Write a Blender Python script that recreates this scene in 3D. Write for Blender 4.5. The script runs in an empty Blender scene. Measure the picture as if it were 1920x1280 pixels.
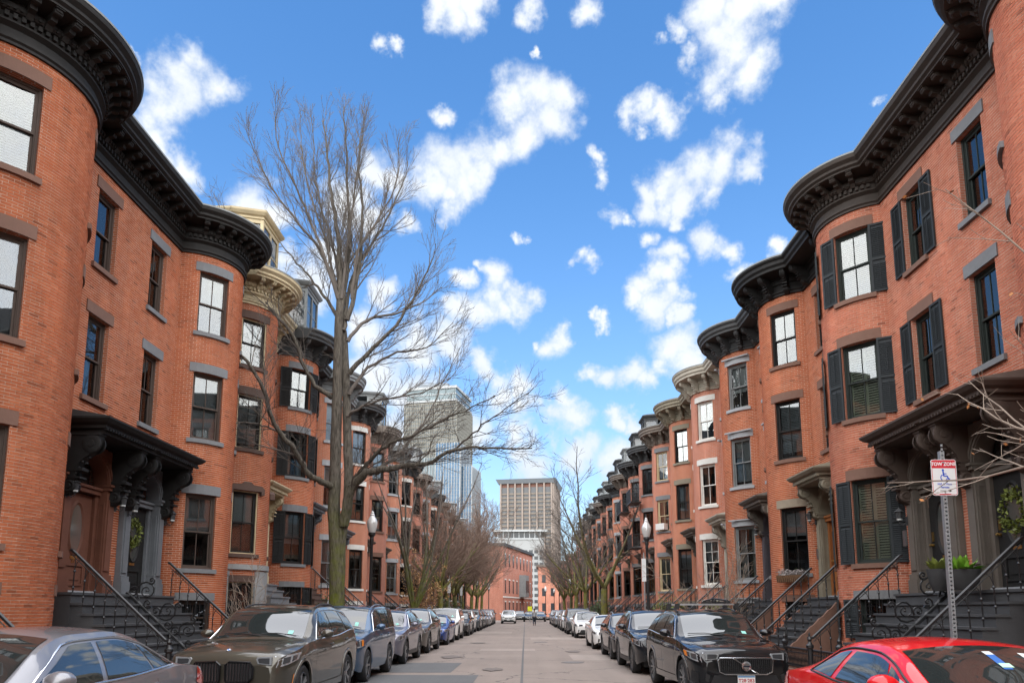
import bpy, math, random
from mathutils import Vector, Matrix
from math import sin, cos, pi, sqrt, acos, asin, atan2, radians, hypot
random.seed(7)
SC = bpy.context.scene
COL = SC.collection

# ------------------------------------------------------------------ camera
cam = bpy.data.cameras.new('camera'); co = bpy.data.objects.new('camera', cam); COL.objects.link(co)
cam.sensor_width = 36; cam.lens = 1350/1920*36; cam.shift_y = 308/1920
cam.clip_start = 0.1; cam.clip_end = 4000
co.location = (0, 0, 1.65)
co.rotation_euler = (radians(90+8.2198), 0, radians(1.0501))
SC.camera = co

# ------------------------------------------------------------------ world: sky with clouds
SUN_EL, SUN_AZ = 55, 186       # azimuth measured clockwise from +Y
world = bpy.data.worlds.new('World'); SC.world = world; world.use_nodes = True
nt = world.node_tree; nt.nodes.clear()
class NT:
    """tiny helper to write node graphs in short form"""
    def __init__(s, tree): s.t = tree
    def n(s, typ, **k):
        nd = s.t.nodes.new(typ)
        ins = k.pop('ins', {})
        for a, b in k.items(): setattr(nd, a, b)
        for a, b in ins.items():
            if isinstance(b, bpy.types.NodeSocket): s.t.links.new(b, nd.inputs[a])
            elif b is not None: nd.inputs[a].default_value = b
        return nd
    def math(s, op, a, b=None, c=None, clamp=False):
        nd = s.n('ShaderNodeMath', operation=op, use_clamp=clamp)
        for i, v in enumerate((a, b, c)):
            if v is None: continue
            if isinstance(v, bpy.types.NodeSocket): s.t.links.new(v, nd.inputs[i])
            else: nd.inputs[i].default_value = v
        return nd.outputs[0]
    def vec(s, op, a, b=None, out=0):
        nd = s.n('ShaderNodeVectorMath', operation=op)
        for i, v in enumerate((a, b)):
            if v is None: continue
            if isinstance(v, bpy.types.NodeSocket): s.t.links.new(v, nd.inputs[i])
            else: nd.inputs[i].default_value = v
        return nd.outputs[out]
    def noise(s, vec, scale, detail=4, rough=.55, out=0, dist=0):
        nd = s.n('ShaderNodeTexNoise', ins={'Scale': scale, 'Detail': detail, 'Roughness': rough, 'Distortion': dist})
        if vec is not None: s.t.links.new(vec, nd.inputs['Vector'])
        return nd.outputs[out]
    def ramp(s, fac, stops):
        nd = s.n('ShaderNodeValToRGB'); s.t.links.new(fac, nd.inputs[0])
        cr = nd.color_ramp
        while len(cr.elements) < len(stops): cr.elements.new(.5)
        for e, (p, c) in zip(cr.elements, stops):
            e.position = p; e.color = (c[0], c[1], c[2], 1) if not isinstance(c, (int, float)) else (c, c, c, 1)
        return nd.outputs[0]
    def mix(s, fac, a, b, mode='MIX'):
        nd = s.n('ShaderNodeMix', data_type='RGBA', blend_type=mode)
        for i, v in ((0, fac), (6, a), (7, b)):
            if isinstance(v, bpy.types.NodeSocket): s.t.links.new(v, nd.inputs[i])
            elif i == 0: nd.inputs[0].default_value = v
            else: nd.inputs[i].default_value = (v[0], v[1], v[2], 1)
        return nd.outputs[2]
    def link(s, a, b): s.t.links.new(a, b)

W_ = NT(nt)
tc = W_.n('ShaderNodeTexCoord').outputs['Generated']
dirv = W_.vec('NORMALIZE', tc)
sky = W_.n('ShaderNodeTexSky', sky_type='NISHITA')
sky.sun_disc = False; sky.sun_elevation = radians(SUN_EL); sky.sun_rotation = radians(SUN_AZ)
sky.altitude = 10; sky.air_density = 1.0; sky.dust_density = 1.2; sky.ozone_density = 2.5
# vivid blue overhead, paler towards the roofs
hs = W_.n('ShaderNodeHueSaturation', ins={'Saturation': 1.28, 'Value': 1.0, 'Color': sky.outputs[0]}).outputs[0]
# cloud groups: unit direction x,y,z and angular radius of each puff
PUFFS = [tuple(map(float, p.split(','))) for p in """-0.3890,0.7167,0.5788,0.0266;-0.3659,0.7162,0.5943,0.0237;-0.3507,0.7305,0.5859,0.0211;-0.3914,0.7303,0.5599,0.0270;-0.4103,0.7346,0.5403,0.0228;-0.3805,0.7244,0.5749,0.0269;-0.3896,0.7657,0.5117,0.0186;-0.4039,0.7480,0.5266,0.0207;-0.0739,0.7269,0.6827,0.0273;-0.0500,0.7316,0.6799,0.0213;-0.0951,0.7265,0.6806,0.0182;-0.2063,0.7239,0.6584,0.0072;-0.1733,0.7407,0.6491,0.0111;-0.1515,0.7385,0.6570,0.0098;0.0140,0.7330,0.6801,0.0171;0.0804,0.7279,0.6810,0.0169;-0.4163,0.6913,0.5906,0.0080;-0.0146,0.7963,0.6047,0.0259;0.0113,0.7948,0.6068,0.0310;0.0405,0.7978,0.6015,0.0246;0.0245,0.8101,0.5858,0.0275;-0.0051,0.8186,0.5743,0.0251;-0.0349,0.8213,0.5694,0.0278;-0.0683,0.8248,0.5613,0.0299;-0.0950,0.8261,0.5554,0.0300;-0.0759,0.8376,0.5410,0.0282;-0.1224,0.8335,0.5388,0.0241;-0.1650,0.8280,0.5358,0.0266;-0.1876,0.8245,0.5338,0.0239;-0.0556,0.8355,0.5466,0.0228;-0.0905,0.8529,0.5142,0.0191;-0.0997,0.8407,0.5323,0.0175;-0.2235,0.8404,0.4937,0.0336;-0.1922,0.8526,0.4859,0.0204;-0.1457,0.8598,0.4895,0.0150;-0.3275,0.8126,0.4820,0.0293;-0.3057,0.8267,0.4724,0.0231;-0.2484,0.8654,0.4352,0.0274;-0.2762,0.8699,0.4086,0.0274;-0.2989,0.8524,0.4291,0.0175;-0.2031,0.9275,0.3139,0.0429;-0.1461,0.9253,0.3500,0.0287;-0.1034,0.9279,0.3582,0.0273;-0.1037,0.7925,0.6010,0.0129;0.0205,0.7638,0.6451,0.0075;0.2085,0.7269,0.6543,0.0288;0.2416,0.7183,0.6525,0.0326;0.2732,0.7074,0.6519,0.0263;0.2240,0.7445,0.6290,0.0292;0.2098,0.7635,0.6108,0.0236;0.2556,0.7520,0.6076,0.0257;0.2298,0.7717,0.5930,0.0163;0.1720,0.7386,0.6518,0.0152;0.1497,0.7513,0.6428,0.0111;0.1335,0.7953,0.5913,0.0155;0.1519,0.7899,0.5941,0.0166;0.1713,0.7926,0.5852,0.0179;0.1510,0.8068,0.5712,0.0104;0.0833,0.8297,0.5520,0.0133;0.0885,0.8376,0.5390,0.0121;0.1812,0.7576,0.6270,0.0136;0.2507,0.7973,0.5491,0.0224;0.2728,0.7989,0.5360,0.0217;0.2379,0.8112,0.5342,0.0272;0.2082,0.8232,0.5283,0.0276;0.1775,0.8345,0.5216,0.0253;0.1518,0.8396,0.5215,0.0201;0.2039,0.8367,0.5083,0.0199;0.2342,0.8247,0.5148,0.0197;0.1001,0.8588,0.5024,0.0164;0.1200,0.8545,0.5055,0.0109;0.2863,0.8036,0.5217,0.0102;0.2366,0.8552,0.4613,0.0215;0.2590,0.8532,0.4528,0.0161;0.1860,0.8721,0.4527,0.0219;0.1549,0.8661,0.4753,0.0137;0.2022,0.8464,0.4926,0.0134;0.1844,0.8855,0.4265,0.0208;0.1617,0.8961,0.4134,0.0224;0.1731,0.9053,0.3879,0.0239;0.1925,0.8953,0.4017,0.0167;0.1521,0.9030,0.4018,0.0169;0.2005,0.9045,0.3763,0.0140;0.2743,0.8645,0.4213,0.0162;0.2872,0.8577,0.4264,0.0121;0.0641,0.8898,0.4519,0.0140;0.0803,0.8932,0.4423,0.0140;0.0013,0.8744,0.4851,0.0097;0.3893,0.7347,0.5556,0.0083;0.3195,0.8373,0.4437,0.0144;-0.0341,0.8996,0.4353,0.0226;-0.0416,0.9108,0.4107,0.0214;-0.0167,0.9116,0.4108,0.0228;0.0047,0.9089,0.4169,0.0170;-0.0669,0.9178,0.3914,0.0243;-0.0882,0.9162,0.3909,0.0186;-0.0347,0.9180,0.3950,0.0215;-0.0585,0.8926,0.4470,0.0098;-0.0871,0.8995,0.4282,0.0155;0.0334,0.9314,0.3623,0.0202;0.0441,0.9285,0.3686,0.0144;0.0118,0.9301,0.3672,0.0086;0.1030,0.9207,0.3763,0.0100;0.0937,0.9189,0.3831,0.0086;0.0984,0.9409,0.3240,0.0145;0.1200,0.9421,0.3130,0.0173;0.1481,0.9375,0.3150,0.0216;0.1659,0.9392,0.3006,0.0172;0.2023,0.9192,0.3379,0.0283;0.1895,0.9286,0.3192,0.0171;0.2166,0.9233,0.3172,0.0241;0.0411,0.9637,0.2636,0.0220;0.0592,0.9579,0.2808,0.0205;0.0666,0.9643,0.2561,0.0249;0.0484,0.9707,0.2352,0.0162;-0.0065,0.9521,0.3058,0.0219;0.0007,0.9606,0.2781,0.0220;-0.0392,0.9468,0.3194,0.0175;-0.0322,0.9559,0.2920,0.0249;-0.0177,0.9681,0.2500,0.0221;0.1208,0.9576,0.2616,0.0160;0.1423,0.9568,0.2537,0.0160;-0.0031,0.9752,0.2214,0.0221;0.0851,0.9749,0.2059,0.0294;0.1356,0.9694,0.2046,0.0292;-0.1849,0.8955,0.4049,0.0211;-0.1622,0.9435,0.2889,0.0435;-0.1777,0.9562,0.2327,0.0437;-0.0608,0.9411,0.3326,0.0189;-0.0765,0.9653,0.2495,0.0294;0.0116,0.9812,0.1925,0.0296;-0.2142,0.9059,0.3652,0.0282""".split(';')]
w1 = W_.vec('SCALE', W_.vec('SUBTRACT', W_.noise(dirv, 9, 5, .6, out=1), (.5, .5, .5))); w1.node.inputs['Scale'].default_value = .1
w2 = W_.vec('SCALE', W_.vec('SUBTRACT', W_.noise(dirv, 34, 5, .65, out=1), (.5, .5, .5))); w2.node.inputs['Scale'].default_value = .028
wd = W_.vec('ADD', W_.vec('ADD', dirv, w1), w2)
acc = None
for (x, y, z, r) in PUFFS:
    d = W_.vec('DISTANCE', wd, (x, y, z), out=1)
    m = W_.math('MULTIPLY_ADD', d, -1/(r*1.1), 1.0)
    acc = m if acc is None else W_.math('SMOOTH_MAX', acc, m, .25)
puff = W_.math('MULTIPLY_ADD', acc, 1.75, .22)
# unseen cloud cover outside the view, thickened to soften light and whiten reflections
far = W_.vec('DISTANCE', dirv, Vector((.03, .86, .5)).normalized(), out=1)
outside = W_.math('MULTIPLY_ADD', far, 2.2, -1.45, clamp=True)
gen = W_.math('ADD', W_.math('MULTIPLY_ADD', W_.noise(wd, 2.6, 6, .6), 5.0, -1.75), W_.math('MULTIPLY_ADD', outside, 4.0, -4.0))
fine = W_.math('MULTIPLY_ADD', W_.noise(dirv, 30, 7, .66), 1.5, -.74)
dens = W_.math('ADD', W_.math('MAXIMUM', puff, gen), fine)
mr = W_.n('ShaderNodeMapRange', interpolation_type='SMOOTHSTEP', ins={0: dens, 1: -.28, 2: 1.4}).outputs[0]
sepz = W_.n('ShaderNodeSeparateXYZ', ins={0: dirv}).outputs[2]
body = W_.math('MULTIPLY_ADD', W_.noise(wd, 10, 6, .6), 2.2, -.65, clamp=True)
ccol = W_.mix(W_.math('MULTIPLY', dens, .62, clamp=True), (2.6, 3.0, 3.5), (3.9, 3.95, 4.0))
ccol = W_.mix(W_.math('MULTIPLY', body, .6), ccol, (2.6, 2.9, 3.35))
mr = W_.math('MULTIPLY', mr, .97)
col = W_.mix(mr, hs, ccol)
# light haze near the horizon
hz = W_.math('POWER', W_.math('SUBTRACT', 1.0, W_.math('ABSOLUTE', sepz)), 4)
col = W_.mix(W_.math('MULTIPLY', hz, .78), col, (2.1, 2.6, 3.2))
bg = W_.n('ShaderNodeBackground', ins={'Color': col, 'Strength': .088})
W_.link(bg.outputs[0], W_.n('ShaderNodeOutputWorld').inputs[0])
world.cycles.sampling_method = 'MANUAL'; world.cycles.sample_map_resolution = 512

sl = bpy.data.lights.new('sun', 'SUN'); so = bpy.data.objects.new('sun', sl); COL.objects.link(so)
sl.energy = 2.95; sl.angle = radians(150); sl.color = (1, .965, .91)
az = radians(SUN_AZ); el = radians(SUN_EL)
sd = Vector((sin(az)*cos(el), cos(az)*cos(el), sin(el)))
so.rotation_euler = sd.to_track_quat('Z', 'Y').to_euler()
so.location = sd*200
SC.view_settings.view_transform = 'Standard'; SC.view_settings.look = 'None'
SC.view_settings.exposure = 1.74; SC.view_settings.gamma = 1
SC.view_settings.use_curve_mapping = False
SC.render.engine = 'CYCLES'
SC.cycles.max_bounces = 6; SC.cycles.transparent_max_bounces = 24; SC.cycles.diffuse_bounces = 3
SC.cycles.glossy_bounces = 3; SC.cycles.caustics_reflective = False; SC.cycles.caustics_refractive = False
SC.cycles.use_denoising = True
# ------------------------------------------------------------------ materials
MATS = {}
def mat(name, col=(.5, .5, .5), rough=.6, metal=0, var=.12, scale=6, bump=0, bscale=40, spec=.5, coat=0, ior=None, objcol=False, vgrime=0, island=0):
    if name in MATS: return MATS[name]
    m = bpy.data.materials.new(name); m.use_nodes = True; MATS[name] = m
    T = NT(m.node_tree); b = m.node_tree.nodes['Principled BSDF']
    tc = T.n('ShaderNodeTexCoord').outputs['Object']
    base = None
    if objcol:
        base = T.n('ShaderNodeObjectInfo').outputs['Color']
    if var or objcol or island:
        n = T.noise(tc, scale, 5, .6)
        f = T.math('MULTIPLY_ADD', n, 2*var, 1-var)
        if island:
            rp = T.math('FRACT', T.math('ADD', T.n('ShaderNodeNewGeometry').outputs['Random Per Island'], T.n('ShaderNodeObjectInfo').outputs['Random']))
            f = T.math('MULTIPLY', f, T.math('MULTIPLY_ADD', rp, 2*island, 1-island))
        vm = T.n('ShaderNodeVectorMath', operation='SCALE')
        if base is not None: T.link(base, vm.inputs[0])
        else: vm.inputs[0].default_value = col
        T.link(f, vm.inputs['Scale']); T.link(vm.outputs[0], b.inputs['Base Color'])
    else: b.inputs['Base Color'].default_value = (*col, 1)
    if isinstance(rough, tuple):
        T.link(T.math('MULTIPLY_ADD', T.noise(tc, scale*3, 4), rough[1]-rough[0], rough[0]), b.inputs['Roughness'])
    else: b.inputs['Roughness'].default_value = rough
    b.inputs['Metallic'].default_value = metal
    b.inputs['Specular IOR Level'].default_value = spec
    if ior: b.inputs['IOR'].default_value = ior
    if coat: b.inputs['Coat Weight'].default_value = coat; b.inputs['Coat Roughness'].default_value = .03
    if bump:
        bn = T.n('ShaderNodeBump', ins={'Strength': bump, 'Distance': .01, 'Height': T.noise(tc, bscale, 5, .65)})
        T.link(bn.outputs[0], b.inputs['Normal'])
    return m

def brickmat(name, c1, c2, c3, real=True):
    """brick faces (real bricks) or a brick-patterned wall for the houses far away"""
    if name in MATS: return MATS[name]
    m = bpy.data.materials.new(name); m.use_nodes = True; MATS[name] = m
    T = NT(m.node_tree); b = m.node_tree.nodes['Principled BSDF']
    tc = T.n('ShaderNodeTexCoord'); obj = tc.outputs['Object']
    if real:
        rp = T.math('FRACT', T.math('ADD', T.n('ShaderNodeNewGeometry').outputs['Random Per Island'], T.n('ShaderNodeObjectInfo').outputs['Random']))
        geo = T.n('ShaderNodeNewGeometry').outputs['Position']
        col = T.ramp(rp, [(0, c1), (.45, c2), (.8, c3), (.955, tuple(v*.8 for v in c1)), (1, tuple(v*.62 for v in c2))])
    else:
        uv = tc.outputs['UV']; geo = obj
        bt = T.n('ShaderNodeTexBrick', ins={'Scale': 1.0, 'Mortar Size': .006, 'Mortar Smooth': .2, 'Brick Width': .168, 'Row Height': .056, 'Bias': -.1})
        T.link(uv, bt.inputs['Vector'])
        for k, c in (('Color1', c1), ('Color2', c3), ('Mortar', (.42, .34, .29))): bt.inputs[k].default_value = (*c, 1)
        col = bt.outputs[0]
        T.link(T.n('ShaderNodeBump', ins={'Strength': .5, 'Distance': .008, 'Height': T.math('SUBTRACT', 1, bt.outputs[1])}).outputs[0], b.inputs['Normal'])
    # weathering: broad stains and rain streaks that belong to the wall
    mp = T.n('ShaderNodeMapping', ins={'Vector': geo, 'Scale': (2.2, 2.2, .35)}).outputs[0]
    st = T.noise(mp, 1.4, 5, .62)
    big = T.noise(geo, .45, 4, .6)
    f = T.math('MULTIPLY', T.math('MULTIPLY_ADD', st, .8, .6), T.math('MULTIPLY_ADD', big, .6, .7))
    vm = T.n('ShaderNodeVectorMath', operation='SCALE', ins={0: col}); T.link(f, vm.inputs['Scale'])
    T.link(vm.outputs[0], b.inputs['Base Color'])
    b.inputs['Roughness'].default_value = .88; b.inputs['Specular IOR Level'].default_value = .25
    if real:
        T.link(T.n('ShaderNodeBump', ins={'Strength': .35, 'Distance': .004, 'Height': T.noise(geo, 60, 4)}).outputs[0], b.inputs['Normal'])
    return m
BR = {'o': ((.365, .105, .042), (.33, .09, .036), (.395, .124, .053)),     # orange-brown, left row
      'p': ((.43, .142, .08), (.395, .122, .069), (.46, .165, .097)),      # rosier, right row
      'r': ((.36, .105, .06), (.33, .09, .052), (.40, .13, .075)),
      'q': ((.40, .12, .052), (.365, .105, .045), (.43, .142, .066))}
def brick_real(k): return brickmat('brick_face_'+k, *BR[k], real=True)
def brick_tex(k): return brickmat('brick_wall_'+k, *BR[k], real=False)
mortar = mat('mortar', (.58, .46, .37), .95, var=.2, scale=30)
def stone(k):
    c = {'brown': (.155, .083, .058), 'grey': (.155, .16, .165), 'lgrey': (.29, .30, .31), 'white': (.56, .55, .51), 'tan': (.25, .205, .15), 'pink': (.23, .15, .12),
         'granite': (.27, .275, .27), 'dbrown': (.085, .05, .038), 'khaki': (.19, .165, .12)}[k]
    return mat('stone_'+k, c, .85, var=.22, scale=5, bump=.35, bscale=30)
def paint(k):
    c = {'black': (.012, .0115, .011), 'dark': (.017, .0155, .014), 'charcoal': (.045, .046, .047), 'slate': (.13, .14, .15), 'brown': (.13, .052, .032), 'dbrown': (.042, .033, .027),
         'olive': (.21, .185, .135), 'cream': (.52, .43, .27), 'white': (.66, .65, .6), 'putty': (.36, .33, .27), 'shutter': (.022, .027, .03), 'green': (.02, .027, .024),
         'umber': (.115, .098, .082), 'taupe': (.145, .12, .1), 'orange': (.27, .10, .03), 'bronze': (.07, .05, .04), 'steel': (.19, .2, .2), 'grey': (.2, .21, .21), 'mauve': (.07, .062, .07)}[k]
    return mat('paint_'+k, c, (.55, .85), var=.3, scale=3, bump=.12, bscale=25, spec=.3)
iron = mat('black_iron', (.014, .014, .015), (.28, .5), var=.3, scale=12, bump=.1)
def glassmat():
    m = bpy.data.materials.new('window_glass'); m.use_nodes = True
    T = NT(m.node_tree); m.node_tree.nodes.remove(m.node_tree.nodes['Principled BSDF'])
    tc = T.n('ShaderNodeTexCoord').outputs['Object']
    oi = T.n('ShaderNodeObjectInfo').outputs['Random']
    nz = T.n('ShaderNodeBump', ins={'Strength': .015, 'Distance': .02, 'Height': T.noise(tc, 2.2, 2, .5)}).outputs[0]
    tr = T.n('ShaderNodeBsdfTransparent', ins={'Color': (.84, .87, .87, 1)})
    gl = T.n('ShaderNodeBsdfGlossy', ins={'Color': (1, 1, 1, 1), 'Roughness': .015, 'Normal': nz})
    fr = T.math('MULTIPLY_ADD', T.n('ShaderNodeFresnel', ins={'IOR': 1.62, 'Normal': nz}).outputs[0], 1.0, .03, clamp=True)
    mx = T.n('ShaderNodeMixShader', ins={0: fr, 1: tr.outputs[0], 2: gl.outputs[0]})
    T.link(mx.outputs[0], m.node_tree.nodes['Material Output'].inputs[0])
    return m
GLASS = glassmat()
roomdark = mat('room_dark', (.022, .022, .024), .9, var=.3, scale=3)
blindm = {'white': mat('blind_white', (.34, .345, .34), .8, var=.06), 'cream': mat('blind_cream', (.52, .55, .42), .8, var=.06), 'grey': mat('blind_grey', (.21, .22, .23), .8, var=.08), 'brown': mat('curtain_brown', (.2, .13, .1), .9, var=.2, scale=3)}
roofm = mat('roof_felt', (.07, .07, .072), .9, var=.25, scale=2, bump=.2)
slatem = mat('roof_slate', (.075, .078, .085), .7, var=.35, scale=9, bump=.4, bscale=14)
chrome = mat('chrome', (.75, .76, .78), .16, metal=1, var=.03)
alu = mat('brushed_metal', (.45, .46, .47), .38, metal=1, var=.08)
brass = mat('brass', (.62, .42, .16), .3, metal=1, var=.1)
rubber = mat('tyre_rubber', (.018, .018, .019), .8, var=.2)
blackpl = mat('black_plastic', (.014, .014, .015), .45, var=.1)
whitep = mat('white_paint', (.72, .72, .7), .5, var=.05)
galv = mat('galvanised_steel', (.38, .4, .41), .45, metal=.75, var=.22, scale=9, bump=.15)

# ------------------------------------------------------------------ mesh helpers
class MB:
    def __init__(s): s.v = []; s.f = []; s.m = []; s.uv = None; s.M = None; s.mi = 0
    def add(s, vs, fs):
        b = len(s.v)
        if s.M is not None: vs = [tuple(s.M @ Vector(p)) for p in vs]
        s.v.extend(vs); s.f.extend([tuple(b+i for i in q) for q in fs]); s.m.extend([s.mi]*len(fs))
    def box(s, x0, x1, y0, y1, z0, z1):
        s.add([(x0, y0, z0), (x1, y0, z0), (x1, y1, z0), (x0, y1, z0), (x0, y0, z1), (x1, y0, z1), (x1, y1, z1), (x0, y1, z1)],
              [(3, 2, 1, 0), (4, 5, 6, 7), (0, 1, 5, 4), (1, 2, 6, 5), (2, 3, 7, 6), (3, 0, 4, 7)])
        return s
    def quad(s, *p): s.add(list(p), [tuple(range(len(p)))]); return s
    def tube(s, pts, r, n=6, cap=True):
        pts = [Vector(p) for p in pts]; m = len(pts)
        if not isinstance(r, (list, tuple)): r = [r]*m
        vs = []; ref = None
        for i, p in enumerate(pts):
            d = (pts[min(i+1, m-1)]-pts[max(i-1, 0)])
            if d.length < 1e-9: d = Vector((0, 0, 1))
            d.normalize()
            if ref is None: ref = Vector((1, 0, 0)) if abs(d.x) < .8 else Vector((0, 1, 0))
            a = d.cross(ref).normalized(); ref = a.cross(d); b = ref
            for k in range(n):
                t = 2*pi*k/n; vs.append(tuple(p+(a*cos(t)+b*sin(t))*r[i]))
        fs = [(i*n+k, i*n+(k+1) % n, (i+1)*n+(k+1) % n, (i+1)*n+k) for i in range(m-1) for k in range(n)]
        if cap: fs += [tuple(range(n-1, -1, -1)), tuple((m-1)*n+k for k in range(n))]
        s.add(vs, fs); return s
    def lathe(s, prof, n=12, c=(0, 0, 0), axis='z'):
        vs = []
        for r, z in prof:
            for k in range(n):
                t = 2*pi*k/n; x, y = r*cos(t), r*sin(t)
                p = (x, y, z) if axis == 'z' else ((z, x, y) if axis == 'x' else (y, z, x))
                vs.append((p[0]+c[0], p[1]+c[1], p[2]+c[2]))
        m = len(prof)
        fs = [(i*n+k, i*n+(k+1) % n, (i+1)*n+(k+1) % n, (i+1)*n+k) for i in range(m-1) for k in range(n)]
        s.add(vs, fs); return s
    def prism(s, poly, a0, a1, ax='x'):
        """poly: list of 2-D points; extruded along ax; for x: (y,z), y: (x,z), z: (x,y)"""
        n = len(poly)
        def P(p, a): return (a, p[0], p[1]) if ax == 'x' else ((p[0], a, p[1]) if ax == 'y' else (p[0], p[1], a))
        vs = [P(p, a0) for p in poly]+[P(p, a1) for p in poly]
        s.add(vs, [tuple(range(n-1, -1, -1)), tuple(range(n, 2*n))]+[(i, (i+1) % n, n+(i+1) % n, n+i) for i in range(n)]); return s
    def strip(s, rows, closed=False):
        """rows: lists of points of equal count, joined row to row"""
        n = len(rows[0]); vs = [p for r in rows for p in r]
        k = n if closed else n-1
        s.add(vs, [(i*n+j, i*n+(j+1) % n, (i+1)*n+(j+1) % n, (i+1)*n+j) for i in range(len(rows)-1) for j in range(k)]); return s
    def mesh(s, name, mats, smooth=False):
        me = bpy.data.meshes.new(name); me.from_pydata(s.v, [], s.f)
        if not isinstance(mats, (list, tuple)): mats = [mats]
        for m in mats: me.materials.append(m)
        if len(mats) > 1: me.polygons.foreach_set('material_index', s.m)
        if smooth:
            me.polygons.foreach_set('use_smooth', [True]*len(s.f))
            if smooth != 'all': me.set_sharp_from_angle(angle=radians(smooth if smooth is not True else 40))
        if s.uv:
            ul = me.uv_layers.new(name='UVMap')
            ul.data.foreach_set('uv', [c for l in me.loops for c in s.uv[l.vertex_index]])
        me.update(); return me
    def build(s, name, mats, parent=None, smooth=False, loc=None, rz=0, kind=None):
        return inst(name, s.mesh(name, mats, smooth), parent, loc, rz, kind)
def inst(name, me, parent=None, loc=None, rz=0, kind=None):
    o = bpy.data.objects.new(name, me); COL.objects.link(o)
    if parent is not None: o.parent = parent
    if loc is not None: o.location = loc
    if rz: o.rotation_euler = (0, 0, rz)
    if kind: o['kind'] = kind
    return o
def tag(o, label=None, cat=None, group=None, kind=None):
    if label: o['label'] = label
    if cat: o['category'] = cat
    if group: o['group'] = group
    if kind: o['kind'] = kind
    return o
def empty(name, loc, rz=0):
    o = bpy.data.objects.new(name, None); COL.objects.link(o); o.location = loc; o.rotation_euler = (0, 0, rz)
    o.empty_display_size = .3
    return o
def copy_tree(o, parent=None):
    c = o.copy(); COL.objects.link(c); c.parent = parent
    for ch in KIDS.get(o.name, []) if KIDS else o.children: copy_tree(ch, c)
    return c
KIDS = {}
def text_mesh(txt, size, align='CENTER', bold=0):
    cu = bpy.data.curves.new('txt', 'FONT'); cu.body = txt; cu.size = size; cu.align_x = align; cu.align_y = 'CENTER'; cu.extrude = .0015; cu.offset = bold
    o = bpy.data.objects.new('txt', cu); COL.objects.link(o)
    bpy.context.view_layer.update()
    me = bpy.data.meshes.new_from_object(o.evaluated_get(bpy.context.evaluated_depsgraph_get()))
    bpy.data.objects.remove(o); return me
# ------------------------------------------------------------------ ground, road, pavements
XL, XR = -9.4, 8.6            # facade planes
KL, KR = -5.8, 4.9            # kerbs
def slab(name, x0, x1, y0, y1, z, m, zb=None):
    b = MB()
    if zb is None: b.quad((x0, y0, z), (x1, y0, z), (x1, y1, z), (x0, y1, z))
    else: b.box(x0, x1, y0, y1, zb, z)
    return tag(b.build(name, m), kind='structure')
def groundmat(name, col, patches=False):
    m = bpy.data.materials.new(name); m.use_nodes = True; T = NT(m.node_tree); b = m.node_tree.nodes['Principled BSDF']
    g = T.n('ShaderNodeTexCoord').outputs['Object']
    f1 = T.noise(g, .35, 5, .6); f2 = T.noise(g, 38, 4, .7); mp = T.n('ShaderNodeMapping', ins={'Vector': g, 'Scale': (1.6, .12, 1)}).outputs[0]
    f3 = T.noise(mp, 1.2, 4, .6)
    k = T.math('MULTIPLY', T.math('MULTIPLY_ADD', f1, .5, .75), T.math('MULTIPLY', T.math('MULTIPLY_ADD', f2, .5, .75), T.math('MULTIPLY_ADD', f3, .35, .82)))
    vm = T.n('ShaderNodeVectorMath', operation='SCALE', ins={0: col}); T.link(k, vm.inputs['Scale']); c = vm.outputs[0]
    if patches:
        vo = T.n('ShaderNodeTexVoronoi', feature='DISTANCE_TO_EDGE', ins={'Vector': T.vec('ADD', g, T.vec('SCALE', T.noise(g, 1.3, 4, out=1), None)), 'Scale': .16})
        crack = T.math('LESS_THAN', vo.outputs['Distance'], .0035)
        c = T.mix(T.math('MULTIPLY', crack, .75), c, (.05, .045, .042))
    T.link(c, b.inputs['Base Color']); b.inputs['Roughness'].default_value = .9
    T.link(T.n('ShaderNodeBump', ins={'Strength': .5, 'Distance': .006, 'Height': T.noise(g, 70, 4, .7)}).outputs[0], b.inputs['Normal'])
    return m
asphalt = groundmat('asphalt_worn', (.215, .175, .15), True)
asphalt_new = groundmat('asphalt_patch', (.105, .105, .105))
asphalt_pale = groundmat('asphalt_pale_patch', (.27, .225, .195))
earth = mat('earth', (.12, .095, .07), .95, var=.35, scale=3, bump=.5)
kerbm = mat('granite_kerb', (.33, .33, .32), .85, var=.25, scale=12, bump=.3)
slab('ground', -900, 900, -60, 1600, -.06, earth)
slab('road', KL, KR, -30, 150, 0, asphalt)
slab('cross_street', -120, 120, 108.5, 118.5, .004, asphalt)
for i, (x0, x1, y0, y1, m) in enumerate([(-5.7, -1.2, 12.5, 18.9, asphalt_new), (-5.7, 4.8, 8, 15.9, asphalt_new), (-5.7, -2.0, 19.6, 23.2, asphalt_new), (.3, 4.6, 41, 44.5, asphalt_pale), (-1.9, .4, 30, 31.6, asphalt_pale), (-5, -1, 52, 57, asphalt_pale), (1.6, 4.7, 24.5, 27.4, asphalt_pale)]):
    slab('road_patch', x0, x1, y0, y1, .004+.004*(i % 2), m)
slab('road_seam', -.12, -.06, 16, 100, .0125, asphalt_new)
for x_, y_ in ((1.5, 23.4), (.8, 38)):
    mh = MB(); mh.lathe([(0, .016), (.30, .016), (.31, .012), (.36, .012), (.37, .004)], 24, (0, 0, 0)); mo = tag(mh.build('manhole_cover', mat('cast_iron', (.12, .105, .095), .6, var=.3, scale=20, bump=.5, bscale=50), loc=(x_, y_, 0)), 'round iron manhole cover let into the road, %s' % {23.4: 'nearest, right of the seam', 26.5: 'left of the road seam', 38: 'middle distance', 47: 'farthest of the covers'}[y_], 'manhole cover')
oil = groundmat('oil_stain', (.145, .122, .108))
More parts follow.
